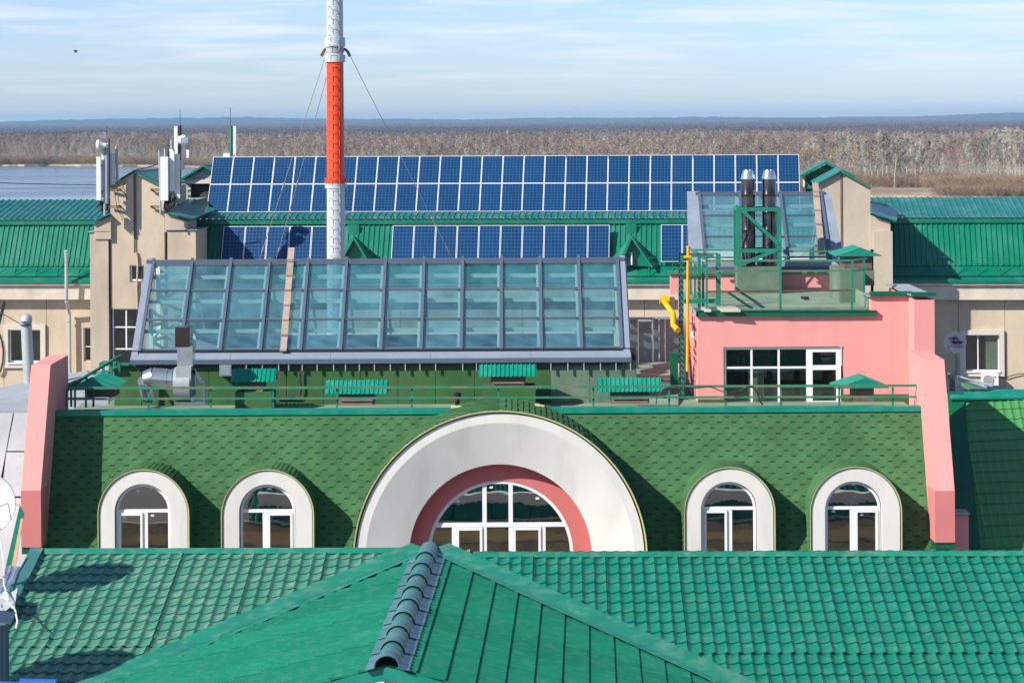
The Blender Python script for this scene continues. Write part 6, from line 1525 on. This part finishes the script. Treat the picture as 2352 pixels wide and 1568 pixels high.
t = thing('vent_pipe', P(*A1(497, 1180), 64), 'short pale pipe stub beside the left pink buttress', 'vent pipe')
mb = MB(); mb.tube(P(*A1(495, 1185), 64), P(*A1(498, 1030), 64), .085, 14); mb.build('pipe', 'galvmatt', t, smooth=40)
t = thing('stay_wire', P(5, 640, 80), 'black stay wire running down to the hooded vent pipe at the left edge', 'wire')
mb = MB(); mb.tube(P(*E5(-40, 240), 80), P(*E5(350, 465), Yk), .015, 4); mb.bar(P(*E5(75, 95), 80), P(*E5(-30, 500), 80), .08); mb.build('wire_run', 'black', t)
t = thing('cable', bw(A1, 10, 900, -1.5), 'coil of black cables on the beige wall at the left edge', 'cable')
mb = MB()
for k in range(3): mb.path([bw(A1, x + k * 4, y, -1.4 - k * .03) for x, y in ((-10, 760), (10, 820), (24, 900), (20, 990), (0, 1070), (-20, 1100))], .02, 4)
mb.build('cable_coil', 'black', t)
t = thing('wire', P(600, 450, 110), 'thin black wire crossing in front of the river at the left', 'wire')
mb = MB(); mb.path([P(x, y, 128) for x, y in ((-60, 418), (60, 422), (160, 424), (245, 424.5))], .02, 4); mb.build('wire_run', 'black', t)
# air conditioner
t = thing('air_conditioner', bw(A5, 1815, 620, -1.6), 'white air conditioner outdoor unit under the right wing window', 'air conditioner')
mb = MB(B); a, b = A5(1745, 570), A5(1883, 664); mb.px(a[0], b[0], a[1], b[1], -1.9, .4); mb.build('casing', 'pvc', t)
c = bw(A5, 1798, 620, -1.91); mb = MB(); mb.lathe(c, [(.001, .0), (.2, .0), (.2, .03), (.24, .03), (.24, -.02)], 20, -B.ey); mb.build('fan_grille', 'grey', t)
for k in range(7):
    mb = MB(B); u, z = B.at(*A5(1798, 582 + k * 12), -1.95); mb.box(u - .24, u + .24, -1.955, -1.94, z - .008, z + .008); mb.build('grille_bar', 'antenna', t)
c = bw(A5, 1857, 596, -1.905); mb = MB(); mb.lathe(c, [(.001, 0), (.035, 0), (.035, .01)], 12, -B.ey); mb.build('badge', 'navy', t)
t = thing('cable', bw(A5, 1980, 590, -1.4), 'black cable running right from the air conditioner along the wall', 'cable')
mb = MB(); mb.path([bw(A5, x, y, -1.4) for x, y in ((1885, 598), (1940, 600), (2010, 578), (2060, 568), (2120, 570))], .022, 5); mb.build('cable_run', 'black', t)
# satellite dish with printed emblem
Yd = 65.3; fdir = Vector((-.10, -1, .05)).normalized()
c = P(*A5(1530, 315), Yd); r_ = 91 / 3.2672 / 1.08844 * Yd / F
t = dish('satellite_dish', c + Vector((0, .05, 0)), r_, fdir, 'lilac-grey satellite dish with a blue and red emblem on a bent pole', arm=False, deep=.06)
dx_ = fdir.cross(Vector((0, 0, 1))).normalized() * -1
dx_ = dx_ if dx_.x > 0 else -dx_
dz_ = dx_.cross(fdir).normalized(); dz_ = dz_ if dz_.z > 0 else -dz_
K_ = r_ / 365.0
def dpt(x, y, h=.03): return c + Vector((0, .05, 0)) + dx_ * ((x - 635) * K_) + dz_ * ((738 - y) * K_) + fdir * (h + .10 * r_ * (((x - 635) ** 2 + (y - 738) ** 2) / 365. ** 2))
def dpoly(nm, m, pts, h=.03): mb = MB(); mb.add([dpt(x, y, h) for x, y in pts], [tuple(range(len(pts)))]); mb.build(nm, m, t)
def ring(nm, m, cx_, cy_, ro, ri, a0, a1, h=.03, ky=1.0):
    n_ = 20; A_ = [math.radians(a0 + (a1 - a0) * i / n_) for i in range(n_ + 1)]
    mb = MB(); mb.strip([dpt(cx_ + ro * math.cos(a), cy_ - ro * ky * math.sin(a), h) for a in A_], [dpt(cx_ + ri * math.cos(a), cy_ - ri * ky * math.sin(a), h) for a in A_]); mb.build(nm, m, t)
ring('emblem_ring', 'navy', 640, 665, 108, 50, 20, 165, .035); ring('emblem_ring', 'navy', 640, 665, 112, 50, 190, 320, .035); ring('emblem_outline', 'navy', 635, 665, 140, 130, 20, 350, .034)
mb = MB(); mb.path([dpt(x, y, .04) for x, y in ((500, 660), (440, 625), (425, 600), (480, 585), (560, 570))], .006, 4); mb.build('emblem_outline', 'navy', t)
dpoly('emblem_arrow', 'red', [(665, 690), (700, 660), (890, 715), (790, 775)], .045)
mb = MB(); mb.path([dpt(x, y, .04) for x, y in ((770, 650), (900, 712), (790, 795), (700, 770))], .006, 4); mb.build('emblem_outline', 'navy', t)
ring('emblem_eye', 'navy', 620, 680, 28, 2, 0, 360, .05)
fc = bpy.data.curves.new('lettering', 'FONT'); fc.body = 'телекарта'; fc.size = 105 * K_; fc.extrude = .002; fc.align_x = 'CENTER'; fc.materials.append(M['navy'])
fo0 = bpy.data.objects.new('lettering_source', fc); COL.objects.link(fo0); bpy.context.view_layer.update(); fm_ = bpy.data.meshes.new_from_object(fo0.evaluated_get(bpy.context.evaluated_depsgraph_get())); bpy.data.objects.remove(fo0)
fo = bpy.data.objects.new('lettering', fm_); COL.objects.link(fo); fo.parent = t
p = dpt(650, 895, .06); fo.matrix_local = Matrix.Translation(-Vector(t['_o'])) @ basis(p, dx_, dz_, dx_.cross(dz_))
mb = MB(); a = P(*A5(1545, 400), Yd + .15); mb.path([a, P(*A5(1548, 540), Yd + .2), P(*A5(1540, 585), Yd + .2), P(*A5(1510, 597), Yd + .2), P(*A5(1470, 590), Yd + .3)], .05, 8); mb.build('pole', 'grey', t)
mb = MB(); mb.tube(P(*A5(1495, 385), Yd - .35), P(*A5(1528, 440), Yd - .1), .02, 5); mb.build('feed_arm', 'grey', t); mb = MB(); mb.lathe(P(*A5(1490, 370), Yd - .38), [(.001, -.06), (.05, -.05), (.05, .05), (.001, .06)], 10); mb.build('receiver', 'antenna', t)
# green sloping roof edge below the window and tiles at the right
t = thing('green_side_roof', P(*A5(1700, 650), 75), 'bright green sheet roof edge sloping down right below the window with a thin rail', 'roof')
mb = MB(); mb.slab([P(*A5(1530, 640), 74), P(*A5(1660, 712), 70), P(*A5(1840, 714), 70), P(*A5(1535, 602), 74)][::-1], .05); mb.build('roof_edge', 'tile_lime', t)
mb = MB(); mb.slab([P(*A5(1530, 640), 74.1), P(*A5(1530, 716), 72), P(*A5(1700, 716), 70)], .04); mb.build('roof_sheet', 'bluegrey', t)
mb = MB(); mb.tube(P(*A5(1470, 565), 73), P(*A5(1960, 706), 70), .03, 8); mb.tube(P(*A5(1550, 605), 73), P(*A5(1870, 706), 70), .03, 6); mb.build('rail', 'bluegreyl', t)
mb = MB(); a, b = A5(1482, 612), A5(1528, 712); mb.px(a[0], b[0], a[1], b[1], 71, .3); mb.build('side_post', 'bluegrey', t)
t = thing('bright_green_roof', P(2280, 1080, 57), 'bright green metal tile roof right of the right pink buttress, mostly in shadow', 'roof')
tr_ = rad(40); n_r = Vector((-.06, -math.sin(tr_), math.cos(tr_))).normalized(); q0 = P(2250, 921, 61.4)
er = Vector((1, 0, 0)); er = (er - n_r * er.dot(n_r)).normalized(); dr_ = n_r.cross(er); dr_ = dr_ if dr_.z < 0 else -dr_
mesh_r = tile_mesh('bright_tile_sheet', 6, 17, .272, 'tile_lime', A=.024, drop=.024)
st_ = PL(2204, 922, q0, n_r)
for i in range(-1, 3):
    inst('roof_sheet', mesh_r, t, basis(st_ + er * (i * 1.098 * 1.06) + n_r * (.004 * i), er * 1.06, dr_ * 1.2, n_r))
mb = MB(); mb.slab([PL(2212, 905, q0, n_r) + n_r * .07, PL(2176, 905, q0, n_r) + n_r * .07, PL(2206, 1300, q0, n_r) + n_r * .07, PL(2256, 1300, q0, n_r) + n_r * .07], .008); mb.build('edge_flashing', 'capdark', t)
mb = MB(); mb.slab([P(2182, 905, 61.7), P(2182, 918, 61.3), P(2420, 916, 61.3), P(2420, 898, 61.9), P(2288, 898, 61.9), P(2270, 903, 61.7)], -.05); mb.build('ridge_cap', 'cap', t)
mb = MB(); mb.px(2195, 2420, 919, 923, 61.35, .1); mb.build('ridge_trim', 'capdark', t)
t = thing('tv_aerial', PL(2330, 1250, q0, n_r), 'thin television aerial standing on the sunlit bottom of the bright green roof', 'aerial')
mb = MB(); mb.tube(P(*B4(1858, 930), 58.9), P(*B4(1856, 1040), 58.9), .012, 5); mb.build('mast_rod', 'grey', t)
mb = MB(); mb.tube(P(*B4(1778, 935), 58.9), P(*B4(1895, 942), 58.9), .01, 4); mb.tube(P(*B4(1830, 945), 58.6), P(*B4(1885, 938), 59.2), .008, 4); mb.build('dipole', 'grey', t)

# ================================================================== trees over the river
def tree_parts(seed, H=1.0, twigs=1500, tw=.0030, spread=.30, lean=0.05, low=.25, bush=False):
    R = random.Random(seed); tr, cw = MB(), MB()
    def br(a, b, r1, r2, n=4): tr.tube(a, b, r1, n, r2, caps=False)
    pts = [Vector((0, 0, -.01))]; k = 7
    for i in range(1, k + 1): pts.append(Vector((R.uniform(-1, 1) * lean * i / k, R.uniform(-1, 1) * lean * i / k, H * i / k * .93)))
    if not bush:
        for i in range(k): br(pts[i], pts[i + 1], .012 * H * (1 - i / k) + .002, .012 * H * (1 - (i + 1) / k) + .0015)
    ends = []
    nb = 26 if not bush else 22
    for i in range(nb):
        f = low + (1 - low) * (i + .5) / nb if not bush else 0.0
        if bush: base = Vector((R.uniform(-.12, .12), R.uniform(-.12, .12), 0))
        else:
            q = f * k; j = min(k - 1, int(q)); base = pts[j].lerp(pts[j + 1], q - j)
        a = R.uniform(0, 6.283); ln = H * spread * ((1.15 - f) * R.uniform(.7, 1.15) + .12) if not bush else H * R.uniform(.6, 1.0)
        el = R.uniform(.55, 1.05) + f * .25 if not bush else R.uniform(.6, 1.4)
        d = Vector((math.cos(a) * math.cos(el), math.sin(a) * math.cos(el), math.sin(el)))
        m = base + d * ln * .5; e = base + d * ln + Vector((0, 0, ln * .12))
        br(base, m, .0042 * H, .003 * H, 3); br(m, e, .003 * H, .0012 * H, 3); ends += [(base, m, .4), (m, e, 1)]
        for s in range(4):
            b2 = base.lerp(e, R.uniform(.3, .95)); a2 = a + R.uniform(-1.2, 1.2); l2 = ln * R.uniform(.25, .5)
            d2 = Vector((math.cos(a2) * .6, math.sin(a2) * .6, R.uniform(.4, 1.1))).normalized(); e2 = b2 + d2 * l2
            br(b2, e2, .0022 * H, .0008 * H, 3); ends.append((b2, e2, 1))
    ends.append((pts[-2], pts[-1], 1))
    for i in range(twigs):
        a, b, _ = R.choice(ends); p = a.lerp(b, R.uniform(.15, 1.05)); l = H * R.uniform(.035, .085)
        d = Vector((R.gauss(0, .55), R.gauss(0, .55), R.uniform(.2, 1.2))).normalized(); s = d.cross(Vector((R.gauss(0, 1), R.gauss(0, 1), R.gauss(0, .3)))).normalized() * tw * H
        cw.add([p - s, p + s, p + d * l], [(0, 1, 2)])
    return tr, cw
protos = []
for s in range(5):
    tr, cw = tree_parts(40 + s, twigs=1700, spread=(.30, .24, .34, .27, .22)[s], low=(.28, .35, .2, .3, .4)[s])
    protos.append((tr.mesh('trunk_mesh_%d' % s, 'bark', smooth=False), cw.mesh('crown_pale_%d' % s, 'twigpale'), cw.mesh('crown_brown_%d' % s, 'twig')))
random.seed(21)
Zt = zf(1940, 280, 3.7935)
near = []
for x, yb_, yt_, pale in ((575, 540, 195, 1), (640, 560, 205, 1), (700, 600, 225, 1), (770, 640, 240, 1), (850, 680, 250, 1), (905, 700, 240, 0), (960, 700, 200, 1), (1010, 705, 185, 1), (1060, 705, 190, 1), (1125, 712, 195, 1), (1180, 700, 205, 1),
                          (1245, 695, 215, 1), (1325, 705, 250, 1), (1380, 690, 270, 1), (1440, 640, 260, 0), (1500, 600, 255, 1), (1580, 590, 260, 1), (1660, 590, 280, 0), (1740, 600, 285, 0), (1830, 640, 270, 1), (1900, 600, 290, 0), (1960, 590, 240, 1),
                          (2030, 600, 190, 1), (2100, 650, 155, 1), (2160, 620, 165, 1), (2210, 610, 160, 1), (2280, 640, 165, 1), (2340, 600, 190, 1), (2420, 620, 180, 1), (440, 560, 230, 0), (380, 580, 350, 1), (330, 570, 365, 1), (280, 560, 380, 0), (500, 560, 215, 0)):
    a = Zt(x, yb_); b = Zt(x, yt_); near.append((a[0], a[1], b[1], pale))
for k in range(26):
    x = random.uniform(10, 1830)
    hrz = 282 - ROLL * x
    yb_ = hrz + random.uniform(82, 97) + max(0, (x - 700)) * .02; near.append((x, yb_, yb_ - random.uniform(36, 52), 1 if random.random() < .45 else 0))
def where(x):
    for lim, ph_ in ((120, 'at the left edge'), (240, 'left of the left antennas'), (420, 'between the two antenna groups'), (560, 'above the white brick hut'), (750, 'left of the mast'), (1000, 'just right of the mast'), (1300, 'above the middle of the long solar array'),
                     (1600, 'left above the twin flues'), (1860, 'above the right end of the long solar array'), (1990, 'above the green brick hut'), (2070, 'just right of the green brick hut'), (2150, 'above the sandy gap'), (2250, 'above the right wing roof'), (9999, 'at the right edge')):
        if x < lim: return ph_
ORD = 'first second third fourth fifth sixth seventh eighth ninth tenth'.split()
near.sort(key=lambda q: q[0])
rank = {}
for i, q in enumerate(near): rank.setdefault((where(q[0]), q[3]), []).append(i)
for i, (x, yb_, yt_, pale) in enumerate(near):
    same = rank[(where(x), pale)]; ordn = (', ' + ORD[same.index(i)] + ' from left') if len(same) > 1 else ''
    g = PZ(x, yb_, 1.4); g.z = 1.3; s_ = g.y / F; H_ = (yb_ - yt_) * s_
    pr = random.choice(protos)
    t = thing('bare_tree', g, ('tall pale bare tree %s' if pale else 'brown bare tree %s') % (where(x) + ordn), 'tree', 'pale bare trees on the far bank' if pale else 'brown bare trees on the far bank')
    Mx = Matrix.Translation(g) @ Matrix.Rotation(random.uniform(0, 6.28), 4, 'Z') @ Matrix.Scale(H_, 4)
    inst('trunk', pr[0], t, Mx); inst('crown', pr[1] if pale else pr[2], t, Mx)
# masses of woodland: one object each, instanced by geometry nodes
def proto_collection(name, items):
    c = bpy.data.collections.new(name)
    for i, me in enumerate(items):
        o = bpy.data.objects.new(name + '_source', me); c.objects.link(o)
    return c
def merged(seed, m1, m2, twigs, tw, **k):
    tr, cw = tree_parts(seed, twigs=twigs, tw=tw, **k); n = len(tr.v)
    tr.v += cw.v; tr.f += [tuple(n + i for i in f) for f in cw.f]; tr.m += [1] * len(cw.f)
    return tr.mesh('wood_%d' % seed, [m1, m2])
def clump(seed, m, wdt, n, tw, hvar=.35, cone=False):
    R = random.Random(seed); mb = MB()
    for i in range(n):
        x, y = R.gauss(0, wdt * .4), R.gauss(0, wdt * .4); top = 1 - min(.6, abs(R.gauss(0, hvar * .5)))
        z = R.uniform(.15, 1) * top; l = R.uniform(.10, .22); s = Vector((R.gauss(0, 1), R.gauss(0, 1), 0)).normalized() * tw * (.5 if cone else 1)
        d = Vector((R.gauss(0, .25), R.gauss(0, .25), 1)).normalized()
        p = Vector((x, y, z - l * .5)); mb.add([p - s, p + s, p + d * l], [(0, 1, 2)])
    return mb.mesh('clump_%d' % seed, m)
def field(x, y, k, ph):
    return .5 + .25 * (math.sin(x * k + ph) * math.cos(y * k * .8 + ph * 2) + math.sin(x * k * 2.7 + y * k * 1.9 + ph)) 
def scatter(name, pts, coll, lo, hi, label, cat, kind='stuff', fk=.012):
    me = bpy.data.meshes.new(name); me.from_pydata(pts, [], [])
    sz = me.attributes.new('size', 'FLOAT', 'POINT'); sz.data.foreach_set('value', [lo + (hi - lo) * min(1, max(0, field(x, y, fk, 1.7) * .75 + random.uniform(-.05, .35))) for x, y, z in pts])
    kd = me.attributes.new('sort', 'INT', 'POINT'); nc = len(coll.objects); kd.data.foreach_set('value', [0 if (field(x, y, fk * 1.7, 4.1) > .72 or random.random() < .08) else random.randint(1, max(1, nc - 1)) for x, y, z in pts]); o = bpy.data.objects.new(name, me); COL.objects.link(o)
    tag(o, label, cat, None, kind)
    ng_ = bpy.data.node_groups.new(name + '_nodes', 'GeometryNodeTree'); ng_.interface.new_socket('Geometry', in_out='INPUT', socket_type='NodeSocketGeometry'); ng_.interface.new_socket('Geometry', in_out='OUTPUT', socket_type='NodeSocketGeometry')
    N = ng_.nodes; L = ng_.links; gi, go = N.new('NodeGroupInput'), N.new('NodeGroupOutput')
    ci = N.new('GeometryNodeCollectionInfo'); ci.inputs[0].default_value = coll; ci.inputs['Separate Children'].default_value = True; ci.inputs['Reset Children'].default_value = True
    ip = N.new('GeometryNodeInstanceOnPoints'); ip.inputs['Pick Instance'].default_value = True
    rv = N.new('FunctionNodeRandomValue'); rv.data_type = 'FLOAT'
    fl_in = [s for s in rv.inputs if s.type == 'VALUE']; fl_in[0].default_value = lo; fl_in[1].default_value = hi
    rr = N.new('FunctionNodeRandomValue'); rr.data_type = 'FLOAT'; f2_ = [s for s in rr.inputs if s.type == 'VALUE']; f2_[0].default_value = 0; f2_[1].default_value = 6.28
    rr.inputs['Seed'].default_value = 5
    ri = N.new('FunctionNodeRandomValue'); ri.data_type = 'INT'; i_ = [s for s in ri.inputs if s.type == 'INT']; i_[0].default_value = 0; i_[1].default_value = 50; ri.inputs['Seed'].default_value = 9
    cx = N.new('ShaderNodeCombineXYZ'); out_f = [s for s in rv.outputs if s.type == 'VALUE'][0]; out_r = [s for s in rr.outputs if s.type == 'VALUE'][0]; out_i = [s for s in ri.outputs if s.type == 'INT'][0]
    L.new(out_r, cx.inputs[2]); L.new(gi.outputs[0], ip.inputs['Points']); L.new(ci.outputs[0], ip.inputs['Instance']); L.new(cx.outputs[0], ip.inputs['Rotation'])
    na = N.new('GeometryNodeInputNamedAttribute'); na.data_type = 'FLOAT'; na.inputs['Name'].default_value = 'size'
    nb = N.new('GeometryNodeInputNamedAttribute'); nb.data_type = 'INT'; nb.inputs['Name'].default_value = 'sort'
    L.new(na.outputs[0], ip.inputs['Scale']); L.new(nb.outputs[0], ip.inputs['Instance Index']); L.new(ip.outputs[0], go.inputs[0])
    md = o.modifiers.new('scatter', 'NODES'); md.node_group = ng_
    return o
pc_tree = proto_collection('wood', [merged(60 + i, 'bark', 'twig' if i else 'twigpale', 650, .0042, spread=.28 + .03 * (i % 3), low=.15) for i in range(6)])
pc_bush = proto_collection('brush', [merged(80 + i, 'bush', ('bush', 'bush', 'bushgreen', 'twig')[i], 500, .010, bush=True) for i in range(4)])
pc_cl = proto_collection('wood_mass', [clump(90 + i, 'twighaze', 1.3, 520, .022) for i in range(4)])
pc_pine = proto_collection('pine_mass', [clump(95 + i, 'pine', 1.6, 260, .05, .25) for i in range(2)])
random.seed(33)
def shore_y(x):                                   # distance of the shore along a picture column
    for a, b in zip(shore, shore[1:]):
        if a.x / a.y <= x <= b.x / b.y: f = (x - a.x / a.y) / (b.x / b.y - a.x / a.y); return a.y + (b.y - a.y) * f
    return 1900
TT, BB = [], []
def noise2(x, y): return math.sin(x * .011 + 1.3) * math.sin(y * .009 + x * .004) + .5 * math.sin(x * .031 + y * .023)
while len(TT) < 11000:
    s = random.uniform(-.235, .235); sy = shore_y(s); y = sy + 90 + (3000 - sy - 90) * random.random() ** .9; x = s * y
    if y > 2750 + 150 * math.sin(s * 30) or noise2(x, y) < -.95: continue
    if s > .13 and y < sy + 190: continue
    TT.append((x, y, 1.2))
scatter('woodland', TT, pc_tree, 7, 21, 'brown leafless riverside woodland beyond the water', 'woodland', fk=.016)
while len(BB) < 5200:
    s = random.uniform(-.235, .235); sy = shore_y(s); y = sy + 8 + abs(random.gauss(0, 1)) * (45 if s < .1 else 95) - 6
    if noise2(s * y * 2, y * 2) < -.35: continue
    BB.append((s * y, y, 1.0))
scatter('riverside_brush', BB, pc_bush, 3, 7, 'low reddish brush along the far water edge', 'brush')
CC = []
while len(CC) < 17000:
    s = random.uniform(-.235, .235); y = 3350 + 5200 * random.random() ** .8
    x = s * y
    if noise2(x * .35, y * .3) < -1.0: continue
    CC.append((x, y, 1.2))
scatter('far_woodland', CC, pc_cl, 15, 20, 'purplish far woodland across the plain', 'woodland')
DD = []
while len(DD) < 6000:
    s = random.uniform(-.235, .235); y = random.uniform(8600, 13500); DD.append((s * y, y, 1.2))
scatter('distant_woodland', DD, pc_cl, 16, 26, 'hazy strip of distant mixed woodland below the skyline', 'woodland')
PP = []
while len(PP) < 6500:
    s = random.uniform(-.235, .235); y = random.uniform(13300, 14900); x = s * y; PP.append((x, y, 1 + (rise_h(x) - 1) * (y - 13200) / 1600 - 1))
scatter('skyline_forest', PP, pc_pine, 17, 24, 'blue conifer forest on the skyline', 'forest')
# ------------------------------------------------------------------ bird
c = P(174, 120, 160)
t = thing('bird', c, 'tiny bird flying high at the left of the sky', 'bird')
mb = MB(); mb.lathe(c, [(.001, -.13), (.03, -.06), (.04, .01), (.02, .08), (.001, .12)], 8, (1, .2, 0)); mb.build('bird_body', 'black', t)
for sg in (-1, 1):
    mb = MB(); mb.slab([c, c + Vector((.1, sg * .2, .12)), c + Vector((-.02, sg * .3, .05)), c + Vector((-.12, sg * .2, .1))], .01); mb.build('wing', 'black', t)
# ------------------------------------------------------------------ haze
mb = MB(); mb.box(-10500, 10500, -750, 19500, -1.5, 85)
hzo = mb.build('haze', 'black', loc=(0, 0, 0), kind='stuff'); hzo.data.materials.clear()
hm = bpy.data.materials.new('haze_air'); hm.use_nodes = True; N = hm.node_tree.nodes; N.clear()
o_ = N.new('ShaderNodeOutputMaterial'); v_ = N.new('ShaderNodeVolumePrincipled'); v_.inputs['Color'].default_value = (.46, .72, 1.0, 1); v_.inputs['Density'].default_value = 7.5e-5
v_.inputs['Anisotropy'].default_value = 0.0
hm.node_tree.links.new(v_.outputs[0], o_.inputs['Volume']); hzo.data.materials.append(hm)
